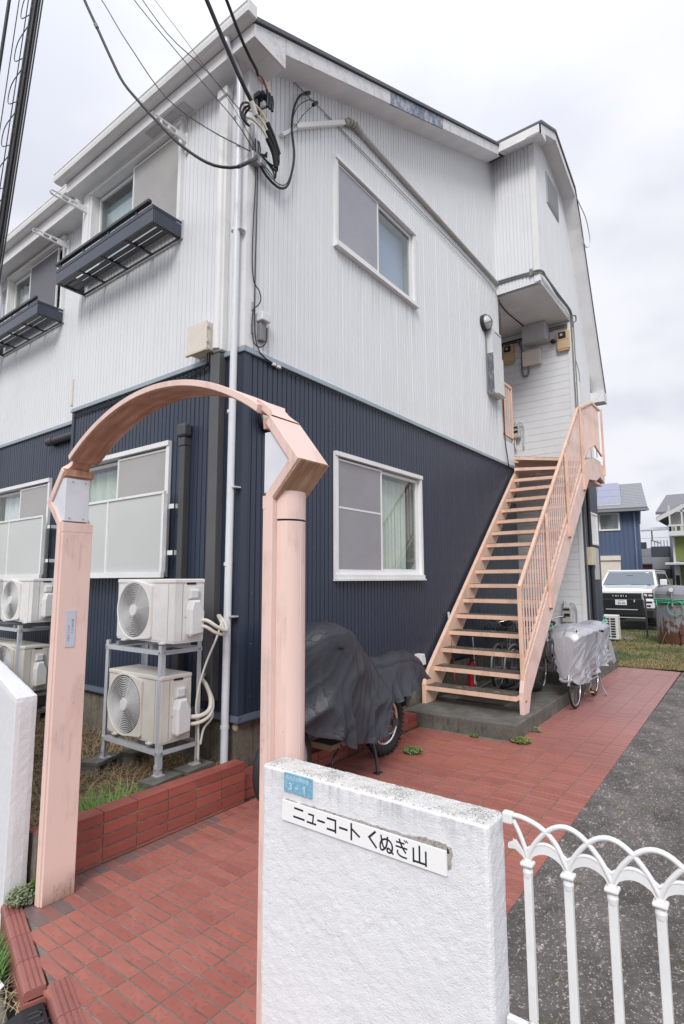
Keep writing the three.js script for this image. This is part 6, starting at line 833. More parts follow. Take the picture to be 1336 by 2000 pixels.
{
  const zc = -3.22;
  const mo = thing('motorcycle', 'off-road motorcycle with knobbly tyres hidden under a black cover by the dark wall', 'motorcycle', [4.2, 0, zc]);
  wheelParts(mo, part, 3.36, 0.325, zc + 0.10, 0.325, 0.032, { knob: false, rim: 0.016, spokes: 32, hub: 0.05, rimMat: M.steel }); wheelParts(mo, part, 4.975, 0.325, zc, 0.325, 0.05, { knob: true, rim: 0.02, spokes: 32, hub: 0.06, rimMat: M.chrome });
  for (const s of [-1, 1]) part(mo, 'fork', cyl([3.36, 0.325, zc + 0.10 + 0.08 * s], [3.72, 1.05, zc + 0.09 * s], 0.022), M.steel);
  part(mo, 'front_mudguard', (() => { const g = new THREE.TorusGeometry(0.38, 0.04, 6, 24, 0.9); g.scale(1, 1, 1.3).rotateZ(0.75).translate(3.37, 0.36, zc + 0.10); return g; })(), M.darkGrey);
  part(mo, 'engine', [bx(4.05, 4.42, 0.30, 0.62, zc - 0.12, zc + 0.12, 0.05), cyl([4.24, 0.42, zc + 0.10], [4.24, 0.42, zc + 0.17], 0.105, 0.10, 24), cyl([4.42, 0.38, zc + 0.10], [4.42, 0.38, zc + 0.16], 0.07, 0.065, 20)], M.darkGrey);
  part(mo, 'clutch_cover', [new THREE.TorusGeometry(0.08, 0.014, 8, 24).translate(4.24, 0.42, zc + 0.172), cyl([4.24, 0.42, zc + 0.165], [4.24, 0.42, zc + 0.178], 0.06, 0.055, 20)], M.steel);
  part(mo, 'skid_plate', exZY([[zc - 0.1, 0.29], [zc + 0.1, 0.29], [zc + 0.12, 0.34], [zc - 0.12, 0.34]], 3.95, 4.45), mat([0.30, 0.25, 0.18], 0.6, { map: 'soft', s: 0.3 }));
  part(mo, 'swing_arm', [bar([4.48, 0.44, zc - 0.09], [5.02, 0.325, zc - 0.09], 0.035, 0.06), bar([4.48, 0.44, zc + 0.09], [5.02, 0.325, zc + 0.09], 0.035, 0.06), bx(4.95, 5.06, 0.29, 0.36, zc + 0.11, zc + 0.125, 0.004)], M.darkGrey);
  part(mo, 'chain', [new THREE.TorusGeometry(0.11, 0.007, 5, 30).translate(4.975, 0.325, zc + 0.075), bar([4.975, 0.432, zc + 0.075], [4.45, 0.49, zc + 0.075], 0.008, 0.012), bar([4.975, 0.218, zc + 0.075], [4.45, 0.34, zc + 0.075], 0.008, 0.012)], M.steel);
  part(mo, 'shock_absorber', [cyl([4.60, 0.50, zc], [4.62, 0.85, zc], 0.03), ...Array.from({ length: 6 }, (_, i) => new THREE.TorusGeometry(0.045, 0.009, 6, 16).rotateX(PI / 2).translate(4.605, 0.56 + i * 0.045, zc))], M.steel);
  part(mo, 'rear_mudguard', exXY([[4.9, 0.66], [5.0, 0.78], [5.3, 0.83], [5.6, 0.78], [5.62, 0.66], [5.46, 0.60], [5.32, 0.42], [5.28, 0.44], [5.30, 0.68], [5.1, 0.7]], zc - 0.08, zc + 0.08, { b: 0.01 }), M.darkGrey);
  part(mo, 'side_stand', [tube([[4.50, 0.42, zc + 0.12], [4.50, 0.30, zc + 0.16], [4.49, 0.12, zc + 0.22], [4.47, 0.01, zc + 0.25]], 0.016, 20), cyl([4.46, 0.38, zc + 0.11], [4.53, 0.10, zc + 0.20], 0.013), bx(4.43, 4.51, 0.0, 0.012, zc + 0.22, zc + 0.28, 0.004)], M.blackMetal);
  part(mo, 'foot_peg', [bar([4.40, 0.38, zc + 0.12], [4.38, 0.38, zc + 0.24], 0.03, 0.02), tube([[4.28, 0.33, zc + 0.15], [4.08, 0.30, zc + 0.16], [4.02, 0.34, zc + 0.16]], 0.008, 14), tube([[4.02, 0.30, zc + 0.14], [3.95, 0.24, zc + 0.14], [3.93, 0.20, zc + 0.14]], 0.010, 10)], M.blackMetal);
  part(mo, 'body', [bx(3.7, 4.5, 0.72, 1.05, zc - 0.1, zc + 0.1, 0.06), bx(4.5, 5.35, 0.80, 0.92, zc - 0.09, zc + 0.09, 0.04)], M.darkGrey); part(mo, 'handlebar', cyl([3.82, 1.2, zc - 0.36], [3.82, 1.2, zc + 0.36], 0.014), M.blackMetal);
  const cov = mat([0.024, 0.026, 0.036], 0.48, { bump: 'fabB', bs: 0.35, bh: 0.0025, phys: { sheen: 0.4, sheenRoughness: 0.5 } });
  const mc = thing('motorcycle_cover', 'crumpled black fabric cover draped over the motorcycle behind the gate post', 'cover', [4.2, 0, zc]);
  //        x     top   bottom halfW  cz   topHalfW
  part(mc, 'cover', drape([[3.42, 1.10, 0.60, 0.13, zc + 0.02, 0.08], [3.52, 1.28, 0.54, 0.24, zc + 0.03, 0.16], [3.70, 1.39, 0.46, 0.37, zc + 0.02, 0.28], [3.95, 1.40, 0.40, 0.40, zc, 0.30], [4.18, 1.33, 0.36, 0.38, zc, 0.20], [4.40, 1.19, 0.36, 0.35, zc, 0.13], [4.52, 1.09, 0.46, 0.32, zc, 0.11], [4.66, 1.00, 0.60, 0.28, zc, 0.11], [4.85, 0.995, 0.60, 0.26, zc, 0.14], [5.10, 1.02, 0.65, 0.24, zc, 0.15], [5.36, 1.00, 0.68, 0.22, zc, 0.13], [5.56, 0.93, 0.68, 0.19, zc, 0.12], [5.70, 0.82, 0.66, 0.15, zc, 0.09]], { f: 2.1, amp: 0.09, sk: 0.6, cr: 0.14, f2: 0.26, nu: 220, nv: 150, round: 0.10 }), cov);
  const sv = mat([0.44, 0.445, 0.49], 0.3, { bump: 'fabB', bs: 0.22, bh: 0.003, metal: 0.3 });
  const bc = thing('bicycle_cover', 'shiny silver grey plastic cover tied over a bicycle beside the path', 'cover', [8.8, 0, -2.19]);
  part(bc, 'cover', drape([[7.96, 0.98, 0.42, 0.07, -2.23, 0.13], [8.04, 1.05, 0.36, 0.10, -2.23, 0.20], [8.20, 1.09, 0.34, 0.13, -2.22, 0.25], [8.42, 1.12, 0.36, 0.16, -2.21, 0.31], [8.62, 1.12, 0.42, 0.17, -2.21, 0.29], [8.90, 1.04, 0.46, 0.16, -2.20, 0.17], [9.15, 1.07, 0.48, 0.16, -2.19, 0.20], [9.40, 1.12, 0.52, 0.17, -2.18, 0.23], [9.56, 1.08, 0.60, 0.15, -2.18, 0.20], [9.66, 0.92, 0.68, 0.10, -2.18, 0.10]], { f: 3.4, amp: 0.075, sk: -0.3, cr: 0.4, nu: 190, nv: 130, round: 0.09 }), sv);
  part(bc, 'tied_hem', [tube([[7.97, 0.42, -2.31], [7.95, 0.395, -2.26], [7.95, 0.40, -2.20], [7.97, 0.43, -2.15]], 0.022, 24), bx(7.87, 7.90, 0.40, 0.425, -2.26, -2.17, 0.005)], sv);
  part(bc, 'hanging_flap', exZY([[-2.0, 0.86], [-1.95, 0.80], [-1.90, 0.52], [-1.93, 0.47], [-1.98, 0.56]], 9.50, 9.505), sv);
  const peg = (label, x, y, z, m) => { const t = thing('clothes_peg', label, 'clothes peg', [x, y, z]); part(t, 'jaw', [bar([x, y - 0.045, z - 0.03], [x, y + 0.05, z + 0.012], 0.022, 0.02, V(1, 0, 0)), bar([x, y - 0.045, z + 0.03], [x, y + 0.05, z - 0.012], 0.022, 0.02, V(1, 0, 0))], m); return t; };
  const mint = mat([0.20, 0.62, 0.48], 0.4); peg('mint green clothes peg on the left corner of the silver cover', 8.3, 1.08, -2.49, mint); peg('mint green clothes peg at the upper right of the silver cover', 9.3, 1.15, -1.98, mint); peg('white peg on the front fold of the silver cover', 8.06, 1.04, -2.08, M.whiteTrim);
}
// things under and by the stairs
{
  const f = thing('fire_extinguisher', 'red fire extinguisher standing under the stairs', 'fire extinguisher', [7.6, 0.165, -3.42]);
  part(f, 'cylinder', [cyl([7.6, 0.166, -3.42], [7.6, 0.56, -3.42], 0.058, 0.058, 24), new THREE.SphereGeometry(0.058, 24, 10, 0, 2 * PI, 0, PI / 2).scale(1, 0.7, 1).translate(7.6, 0.56, -3.42)], mat([0.42, 0.012, 0.02], 0.3)); part(f, 'valve', [cyl([7.6, 0.59, -3.42], [7.6, 0.66, -3.42], 0.018), bar([7.6, 0.66, -3.42], [7.5, 0.69, -3.40], 0.02, 0.014), bar([7.6, 0.63, -3.42], [7.51, 0.62, -3.40], 0.02, 0.012), tube([[7.6, 0.63, -3.40], [7.62, 0.6, -3.34], [7.60, 0.45, -3.345], [7.58, 0.34, -3.35]], 0.010, 20)], M.dark); part(f, 'label', bx(7.54, 7.60, 0.3, 0.45, -3.366, -3.358, 0.002), mat([0.6, 0.6, 0.55], 0.5));
  const p = thing('broom_pole', 'thin rusty red pole leaning against the wall under the stairs', 'pole', [7.35, 0.165, -3.6]); part(p, 'pole', cyl([7.35, 0.17, -3.55], [7.42, 1.15, -3.66], 0.011), mat([0.28, 0.05, 0.045], 0.6)); part(p, 'grip', cyl([7.405, 0.93, -3.635], [7.43, 1.30, -3.68], 0.018), M.aluGrey);
  const h = thing('hand_cart', 'black folding hand cart lying on the concrete under the stairs', 'hand cart', [8.2, 0.165, -3.1]); part(h, 'frame', [tube([[7.75, 0.20, -3.42], [8.5, 0.23, -3.42], [8.55, 0.24, -3.3], [8.55, 0.24, -2.95], [8.5, 0.23, -2.85], [7.85, 0.20, -2.85]], 0.013, 50), bar([7.8, 0.2, -3.42], [7.85, 0.2, -2.85], 0.03, 0.03), tube([[7.75, 0.2, -3.42], [7.80, 0.5, -3.46], [7.84, 0.92, -3.5]], 0.012, 20)], M.steel); part(h, 'wheel', [new THREE.TorusGeometry(0.085, 0.03, 10, 26).rotateX(1.2).translate(8.0, 0.24, -2.82), new THREE.TorusGeometry(0.085, 0.03, 10, 26).rotateX(1.2).translate(8.1, 0.23, -3.1)], M.rubber); part(h, 'bag', new THREE.SphereGeometry(0.16, 18, 12).scale(1.3, 0.55, 1).translate(8.25, 0.24, -2.8), M.dark);
  const box = thing('storage_box', 'dark basket on a bicycle rack under the stairs', 'box', [9.4, 1.02, -3.2]); part(box, 'box', bx(9.38, 9.68, 1.03, 1.28, -3.32, -3.0, 0.02), mat([0.035, 0.03, 0.035], 0.7));
  single('floor_mat', exXZ([[7.0, -3.4], [7.05, -2.75], [7.5, -2.8], [7.45, -3.42]], 0.166, 0.176, { b: 0.003 }), mat([0.05, 0.045, 0.04], 0.9), 'dark worn mat on the concrete under the lowest steps', 'mat');
}

// ------------------------------------------------------------------ plants
function blades(list, m, name, parent, label, cat, group, kind = 'stuff') {            // list of [x, y, z, length, lean, azimuth, width]
  const pos = []; for (const [x, y, z, L, lean, az, w] of list) { const cx = Math.cos(az), sz = Math.sin(az); let px = x, py = y, pz = z; const n = 3; let prev = null; for (let i = 0; i <= n; i++) { const t = i / n, b = lean * t * t, ww = w * (1 - t * 0.9) / 2; const q = [x + cx * L * b, y + L * t * (1 - 0.35 * lean * t), z + sz * L * b]; const l = [q[0] - sz * ww, q[1], q[2] + cx * ww], r = [q[0] + sz * ww, q[1], q[2] - cx * ww]; if (prev) pos.push(...prev[0], ...prev[1], ...r, ...prev[0], ...r, ...l); prev = [l, r]; } }
  const g = new THREE.BufferGeometry(); g.setAttribute('position', new THREE.Float32BufferAttribute(pos, 3)); g.computeVertexNormals();
  return parent ? part(parent, name, g, m) : single(name, g, m, label, cat, group, kind);
}
const gm1 = mat([0.12, 0.28, 0.05], 0.6), gm2 = mat([0.20, 0.36, 0.07], 0.6), dry = mat([0.50, 0.36, 0.20], 0.85), dry2 = mat([0.34, 0.24, 0.14], 0.85);
const soilY = (x, z) => 0.12 + 0.05 * fbm3(x * 1.6, 5, z * 1.6, 4) + 0.025 * fbm3(x * 9, 1, z * 9, 3);
{
  const L = []; for (let i = 0; i < 420; i++) { const a = rr(0, 6.28), r = Math.sqrt(rnd()) * 0.16; L.push([2.22 + Math.cos(a) * r * 1.3, 0.10, -3.72 + Math.sin(a) * r, rr(0.14, 0.30), rr(0.2, 1.1), a + rr(-0.7, 0.7), rr(0.005, 0.010)]); }
  const t = thing('grass_tuft', 'bright green grass tuft growing behind the planter bricks', 'grass', [2.22, 0.1, -3.72]); blades(L.slice(0, 210), gm1, 'leaf_blades', t); blades(L.slice(210), gm2, 'leaf_blades', t);
  const D = [], D2 = []; for (let i = 0; i < 5200; i++) { const x = rr(1.72, 3.40), z = -3.70 - Math.pow(rnd(), 1.5) * 4.5; const q = [x, soilY(x, z) + 0.004, z, z > -3.85 ? rr(0.03, 0.07) : rr(0.06, 0.20), rr(1.2, 2.8), rr(0, 6.28), rr(0.003, 0.006)]; (i % 3 ? D : D2).push(q); }
  blades(D, dry, 'dry_grass', null, 'dry straw coloured grass covering the strip below the street wall', 'dry grass'); blades(D2, dry2, 'dry_grass', null, 'darker brown dead stalks scattered over the strip below the street wall', 'dry grass');
  const W = []; for (let i = 0; i < 260; i++) { const x = rr(2.85, 3.3), z = rr(-3.9, -3.62); W.push([x, soilY(x, z), z, rr(0.03, 0.10), rr(0.3, 1.2), rr(0, 6.28), rr(0.008, 0.014)]); } blades(W, mat([0.06, 0.12, 0.03], 0.7), 'weeds', null, 'low dark green weeds between the concrete blocks by the corner', 'weeds');
}
// small leafy weeds: discs of leaflets on short stems
function weed(label, x, y, z, R, n0, m, h = 0.06) {
  const n = n0 * 3;
  const t = thing('weed', label, 'weed', [x, y, z]); const lf = [], sm = [];
  for (let i = 0; i < n; i++) { const a = rr(0, 6.28), r = Math.sqrt(rnd()) * R, hh = rr(0.3, 1) * h * (1.1 - r / R * 0.5), s = rr(0.0035, 0.0085), g = new THREE.CircleGeometry(s, 6); g.scale(1, 1.5, 1).rotateX(-PI / 2 + rr(-0.7, 0.7)).rotateY(rr(0, 6.28)).translate(x + Math.cos(a) * r, y + hh, z + Math.sin(a) * r); lf.push(g); if (i % 3 === 0) sm.push(cyl([x + Math.cos(a) * r * 0.4, y, z + Math.sin(a) * r * 0.4], [x + Math.cos(a) * r, y + hh, z + Math.sin(a) * r], 0.0015, 0.001, 4)); }
  part(t, 'leaves', lf, m); part(t, 'stems', sm, m); return t;
}
const wg = mat([0.13, 0.20, 0.05], 0.7), wg2 = mat([0.15, 0.26, 0.08], 0.65), wgrey = mat([0.24, 0.28, 0.17], 0.75);
weed('pale green weed growing at the foot of the pillar wall by the kerb', 1.56, 0.0, -3.41, 0.075, 210, wgrey, 0.10); weed('dark green sprig beside the base of the left gate post', 1.615, 0.0, -3.40, 0.03, 60, wg, 0.12);
weed('yellow green weed at the corner of the concrete step', 6.22, 0.0, -2.25, 0.11, 260, mat([0.20, 0.24, 0.06], 0.7), 0.05); weed('green weed in the tiles behind the motorcycle wheel', 5.20, 0.0, -3.02, 0.10, 220, wg2, 0.055); weed('small dry weed along the side of the concrete step', 6.75, 0.0, -2.26, 0.08, 70, wgrey, 0.05); weed('tiny moss tuft at the front edge of the concrete step', 6.12, 0.0, -2.75, 0.05, 80, wg, 0.03);
{ const L = []; for (let i = 0; i < 260; i++) { const a = rr(0, 6.28), z = rr(-3.36, -2.98); L.push([KERB(z) - 0.13 - rr(0, 0.10), -0.14, z, rr(0.08, 0.2), rr(0.3, 1.3), a, rr(0.004, 0.008)]); } const t = thing('grass_tuft', 'green grass growing in the gutter beside the red kerb at the left edge', 'grass', [1.3, -0.14, -3.2]); blades(L, mat([0.12, 0.26, 0.05], 0.6), 'leaf_blades', t); const S = []; for (let i = 0; i < 60; i++) S.push([KERB(-2.85) - 0.10 - rr(0, 0.05), -0.13, rr(-2.98, -2.62), rr(0.08, 0.16), rr(1, 2.4), rr(0, 6.28), 0.004]); blades(S, mat([0.55, 0.45, 0.28], 0.8), 'straw', null, 'dry straw caught in the gutter gap beside the kerb', 'straw');
  const pb = thing('paper_scrap', 'white scrap of paper caught in the gutter at the left edge', 'litter', [1.26, -0.1, -2.98]); part(pb, 'sheet', new THREE.BoxGeometry(0.07, 0.004, 0.10).rotateX(0.25).rotateZ(0.5).translate(1.255, -0.085, -2.985), M.whiteTrim); }
// lawn blades
{ const g = new THREE.BufferGeometry(); g.setAttribute('position', new THREE.Float32BufferAttribute([-0.006, 0, 0, 0.006, 0, 0, 0.004, 0.05, 0.01, -0.006, 0, 0, 0.004, 0.05, 0.01, -0.001, 0.06, 0.014], 3)); g.computeVertexNormals(); const n = 26000, im = new THREE.InstancedMesh(g, mat([1, 1, 1], 0.8), n), m = new THREE.Matrix4(); for (let i = 0; i < n; i++) { const x = 12.58 + Math.pow(rnd(), 1.4) * 9, z = rr(-4.2, 0.6); if (z > -1.5 && x < 14) { } m.compose(V(x, 0.05 * fbm3(x * 0.7, 0, z * 0.7, 4) + 0.005, z), new THREE.Quaternion().setFromEuler(new THREE.Euler(rr(-0.6, 0.6), rr(0, 6.28), rr(-0.6, 0.6))), V(1, rr(0.4, 1), 1)); im.setMatrixAt(i, m); const t = sstep(0.4, 0.6, 0.5 + fbm3(x * 0.9, 3, z * 0.9, 3)); im.setColorAt(i, lin(mix(0.14, 0.34, t) * rr(0.7, 1.2), mix(0.20, 0.28, t) * rr(0.7, 1.2), mix(0.06, 0.13, t))); } im.name = 'lawn_grass'; tag(im, 'short patchy green and straw grass beyond the end of the tiled path', 'grass', null, 'stuff'); shadow(im); scene.add(im); }

// ------------------------------------------------------------------ beyond the lawn
{
  const ac = thing('air_conditioner', 'small pale air conditioner unit on the lawn in front of the white car', 'air conditioner', [17.5, 0, -3.5]);
  part(ac, 'casing', bx(17.36, 17.66, 0.06, 0.74, -3.78, -3.36, 0.02), M.acBody); part(ac, 'foot', [bx(17.36, 17.66, 0.0, 0.06, -3.72, -3.66), bx(17.36, 17.66, 0.0, 0.06, -3.48, -3.42)], M.darkGrey);
  for (let j = 0; j < 8; j++) for (let k = 0; k < 2; k++) part(ac, 'grille_slot', bx(17.352, 17.362, 0.12 + j * 0.07, 0.165 + j * 0.07, -3.70 + k * 0.15, -3.58 + k * 0.15), M.dark);
  const rk = thing('stone', 'pale stone on the grass beside the small air conditioner unit', 'stone', [17.75, 0.03, -3.2]); const ig = new THREE.IcosahedronGeometry(0.12, 3), ip = ig.attributes.position; for (let i = 0; i < ip.count; i++) { const k = 1 + 0.5 * fbm3(ip.getX(i) * 9, ip.getY(i) * 9, ip.getZ(i) * 9, 3); ip.setXYZ(i, ip.getX(i) * k, ip.getY(i) * k * 0.6, ip.getZ(i) * k); } ig.computeVertexNormals(); part(rk, 'stone_body', ig.translate(17.75, 0.05, -3.2), M.block);
  // steel tank
  const tk = thing('steel_tank', 'rusty grey steel tank with a gauge and a coil of green hose', 'tank', [17.95, 0, -1.95]); const tx = 17.95, tz = -1.95, tr = 0.53;
  const lg = new THREE.LatheGeometry([[0.0, 0.02], [tr, 0.02], [tr + 0.012, 0.04], [tr, 0.06], [tr, 1.34], [tr - 0.02, 1.42], [tr - 0.10, 1.50], [tr - 0.25, 1.56], [0, 1.585]].map((p) => new THREE.Vector2(...p)), 48).translate(tx, 0, tz);
  const uvb = lg.attributes.uv; for (let i = 0; i < uvb.count; i++) uvb.setXY(i, uvb.getX(i) * 3, Math.min(0.995, lg.attributes.position.getY(i) / 1.6)); const rm = mat([0.66, 0.66, 0.68], 0.6, { map: 'rust', s: 1 }); part(tk, 'tank_body', lg, rm, null, true);
  part(tk, 'weld_seam', [new THREE.TorusGeometry(tr + 0.002, 0.006, 6, 48).rotateX(PI / 2).translate(tx, 1.35, tz)], M.aluGrey);
  part(tk, 'gauge', [cyl([tx - tr - 0.06, 1.47, tz - 0.05], [tx - tr - 0.10, 1.47, tz - 0.05], 0.075, 0.075, 20)], M.chrome); part(tk, 'gauge_face', cyl([tx - tr - 0.101, 1.47, tz - 0.05], [tx - tr - 0.104, 1.47, tz - 0.05], 0.06, 0.06, 20), M.whiteTrim); part(tk, 'gauge_pipe', [tube([[tx - tr - 0.08, 1.40, tz - 0.05], [tx - tr - 0.07, 1.15, tz - 0.05], [tx - tr + 0.02, 1.12, tz - 0.05]], 0.014, 16), cyl([tx - tr - 0.06, 1.12, tz - 0.05], [tx - tr - 0.06, 1.02, tz - 0.05], 0.03)], M.steel);
  part(tk, 'fitting', [cyl([tx - 0.35, 0.95, tz + 0.42], [tx - 0.35, 1.42, tz + 0.42], 0.08), new THREE.SphereGeometry(0.08, 14, 8).translate(tx - 0.35, 1.42, tz + 0.42), bx(tx - 0.46, tx - 0.3, 0.92, 0.96, tz + 0.3, tz + 0.5, 0.005)], M.aluGrey); part(tk, 'valve', [cyl([tx - tr - 0.02, 0.05, tz + 0.12], [tx - tr - 0.02, 0.32, tz + 0.12], 0.035), bx(tx - tr - 0.07, tx - tr + 0.02, 0.28, 0.4, tz + 0.08, tz + 0.16, 0.01)], mat([0.14, 0.05, 0.05], 0.6)); part(tk, 'leg', [tube([[tx - tr + 0.02, 0.35, tz - 0.22], [tx - tr - 0.1, 0.18, tz - 0.3], [tx - tr - 0.14, 0.02, tz - 0.34]], 0.012, 12), bar([tx - tr - 0.1, 0.2, tz - 0.3], [tx - tr - 0.02, 0.02, tz - 0.22], 0.02, 0.02)], mat([0.12, 0.07, 0.04], 0.8));
  const hs = thing('garden_hose', 'green garden hose coiled round the steel tank', 'hose', [tx - tr, 1.1, tz]); const hp = []; for (let i = 0; i <= 120; i++) { const t = i / 120, a = PI + Math.sin(t * 22) * 1.25; hp.push([tx + Math.cos(a) * (tr + 0.035 + 0.02 * Math.sin(t * 9)), 1.16 + 0.045 * Math.sin(t * 13), tz + Math.sin(a) * (tr + 0.035)]); } part(hs, 'coil', tube(hp, 0.014, 400, 6), mat([0.06, 0.36, 0.19], 0.45)); part(hs, 'loop', new THREE.TorusGeometry(0.19, 0.011, 7, 40).rotateY(PI / 2).translate(tx - tr - 0.07, 0.98, tz + 0.02), mat([0.10, 0.42, 0.26], 0.45)); part(hs, 'hose_end', tube([[tx - tr + 0.1, 1.18, tz - 0.44], [tx - tr - 0.02, 1.05, tz - 0.42], [tx - tr + 0.02, 0.9, tz - 0.40]], 0.012, 16), mat([0.06, 0.36, 0.19], 0.45));
  // wire netting on posts
  const nt = thing('wire_fence', 'low dark wire netting on a thin post behind the small air conditioner unit', 'wire fence', [19.2, 0, -3.2]); const w = []; for (let i = 0; i <= 22; i++) w.push(cyl([19.2, 0.02, -3.62 + i * 0.07], [19.2, 0.42, -3.62 + i * 0.07], 0.003, 0.003, 4)); for (let j = 0; j <= 6; j++) w.push(cyl([19.2, 0.03 + j * 0.065, -3.62], [19.2, 0.03 + j * 0.065, -2.08], 0.003, 0.003, 4)); part(nt, 'netting', w, M.darkGrey); for (const z of [-2.92]) part(nt, 'post', cyl([19.2, 0, z], [19.2, 1.25, z], 0.028), M.darkGrey);
}
// white off-road car facing the path
{
  const car = thing('parked_car', 'white boxy off-road car parked nose-on beyond the lawn', 'car', [21.3, 0.1, -3.93]);
  const X0 = 21.3, Y0 = 0.10, Z0 = -3.97, hw = 0.94; const b = (x0, x1, y0, y1, z0, z1, r) => bx(X0 + x0, X0 + x1, Y0 + y0, Y0 + y1, Z0 + z0, Z0 + z1, r);
  const wp = mat([0.80, 0.81, 0.83], 0.25, { phys: { clearcoat: 0.8, clearcoatRoughness: 0.05 } }), bk = mat([0.016, 0.017, 0.019], 0.45);
  const side = [[0.02, 0.62], [0.0, 1.12], [0.03, 1.25], [0.12, 1.31], [1.30, 1.42], [1.40, 1.40], [4.85, 1.40], [4.95, 1.3], [4.95, 0.5], [4.3, 0.5], [4.2, 0.75], [3.95, 0.9], [3.7, 0.75], [3.6, 0.5], [1.35, 0.5], [1.22, 0.78], [0.98, 0.9], [0.70, 0.82], [0.5, 0.62]];
  part(car, 'body', exXY(side.map(([x, y]) => [X0 + x, Y0 + y]), Z0 - hw + 0.03, Z0 + hw - 0.03, { b: 0.03 }), wp);
  part(car, 'hood', exXY([[0.06, 1.26], [0.16, 1.33], [1.30, 1.44], [1.30, 1.40], [0.10, 1.24]].map(([x, y]) => [X0 + x, Y0 + y]), Z0 - 0.62, Z0 + 0.62, { b: 0.02 }), wp);
  part(car, 'fender_flare', [b(0.45, 1.5, 0.78, 0.95, hw - 0.06, hw + 0.06, 0.05), b(0.45, 1.5, 0.78, 0.95, -hw - 0.06, -hw + 0.06, 0.05)], bk);
  // cabin: tapering greenhouse
  const cabin = (y0, y1, x0, x1, X0b, X1b, w0, w1) => { const A = (x, y, z) => [X0 + x, Y0 + y, Z0 + z]; return triQuads([[A(x0, y0, w0), A(x0, y0, -w0), A(X0b, y1, -w1), A(X0b, y1, w1)], [A(x1, y0, -w0), A(x1, y0, w0), A(X1b, y1, w1), A(X1b, y1, -w1)], [A(x0, y0, -w0), A(x1, y0, -w0), A(X1b, y1, -w1), A(X0b, y1, -w1)], [A(x1, y0, w0), A(x0, y0, w0), A(X0b, y1, w1), A(X1b, y1, w1)], [A(X0b, y1, w1), A(X0b, y1, -w1), A(X1b, y1, -w1), A(X1b, y1, w1)]]); };
  part(car, 'cabin', cabin(1.40, 1.93, 1.36, 4.9, 2.02, 4.8, 0.95, 0.80), wp); part(car, 'roof', b(2.0, 4.8, 1.92, 1.99, -0.82, 0.82, 0.035), wp);
  part(car, 'windshield', (() => { const A = (x, y, z) => [X0 + x - 0.012, Y0 + y + 0.004, Z0 + z]; return triQuads([[A(1.40, 1.435, 0.86), A(1.40, 1.435, -0.86), A(1.99, 1.91, -0.74), A(1.99, 1.91, 0.74)]]); })(), mat([0.10, 0.13, 0.16], 0.05, { phys: { clearcoat: 1, clearcoatRoughness: 0.02 } }));
  part(car, 'sticker', (() => { const A = (x, y, z) => [X0 + x - 0.02, Y0 + y + 0.006, Z0 + z]; return triQuads([[A(1.93, 1.86, 0.62), A(1.93, 1.86, 0.52), A(1.97, 1.89, 0.52), A(1.97, 1.89, 0.62)]]); })(), M.whiteTrim); part(car, 'inner_mirror', b(1.80, 1.84, 1.72, 1.79, -0.12, 0.12, 0.02), bk);
  part(car, 'wiper', [bar([X0 + 1.36, Y0 + 1.435, Z0 + 0.75], [X0 + 1.40, Y0 + 1.45, Z0 + 0.1], 0.02, 0.02), bar([X0 + 1.36, Y0 + 1.435, Z0 - 0.05], [X0 + 1.40, Y0 + 1.45, Z0 - 0.7], 0.02, 0.02)], M.dark);
  part(car, 'side_window', (() => { const A = (x, y, z) => [X0 + x, Y0 + y, Z0 + z]; return triQuads([[A(1.75, 1.45, 0.945), A(4.6, 1.45, 0.945), A(4.5, 1.85, 0.835), A(2.25, 1.85, 0.835)]]); })(), M.dark);
  part(car, 'grille', [b(-0.03, 0.03, 0.98, 1.185, -0.66, 0.66, 0.01)], mat([0.30, 0.30, 0.31], 0.4)); part(car, 'grille_insert', b(-0.042, -0.031, 1.0, 1.15, -0.63, 0.63, 0.004), M.dark);
  part(car, 'grille_trim', [...Array.from({ length: 22 }, (_, i) => b(-0.045, -0.032, 1.165, 1.185, -0.64 + i * 0.059, -0.605 + i * 0.059, 0.003)), b(-0.045, -0.032, 0.985, 0.997, -0.64, 0.64)], M.chrome);
  { const cv = document.createElement('canvas'); cv.width = 512; cv.height = 96; const c = cv.getContext('2d'); c.fillStyle = '#08080a'; c.fillRect(0, 0, 512, 96); c.fillStyle = '#e6e6e8'; c.font = 'bold 84px sans-serif'; let x = 8; for (const ch of 'TOYOTA') { c.fillText(ch, x, 78); x += 84; } const t = new THREE.CanvasTexture(cv); t.colorSpace = THREE.SRGBColorSpace; part(car, 'grille_lettering', new THREE.PlaneGeometry(0.50, 0.094).rotateY(-PI / 2).translate(X0 - 0.0435, Y0 + 1.075, Z0 - 0.03), new THREE.MeshStandardMaterial({ map: t, roughness: 0.3 }), null, true); }
  for (const s of [-1, 1]) { const q = (a, c) => [Math.min(s * a, s * c), Math.max(s * a, s * c)]; const [a, c] = q(0.68, 0.99); part(car, 'headlight', b(-0.015, 0.08, 1.0, 1.185, a, c, 0.02), bk); part(car, 'headlight_lens', [b(-0.025, -0.014, 1.06, 1.15, ...q(0.71, 0.80), 0.01), b(-0.025, -0.014, 1.07, 1.13, ...q(0.84, 0.96), 0.01)], mat([0.75, 0.75, 0.68], 0.1)); part(car, 'bumper_corner', b(-0.05, 0.16, 0.66, 0.97, ...q(0.68, 1.0), 0.04), wp); part(car, 'fog_light', b(-0.056, -0.049, 0.72, 0.78, ...q(0.78, 0.90), 0.01), bk); part(car, 'air_slot', b(-0.056, -0.049, 0.84, 0.90, ...q(0.72, 0.95), 0.01), bk); part(car, 'side_mirror', b(1.62, 1.74, 1.42, 1.64, ...q(1.0, 1.22), 0.03), s > 0 ? wp : wp); }
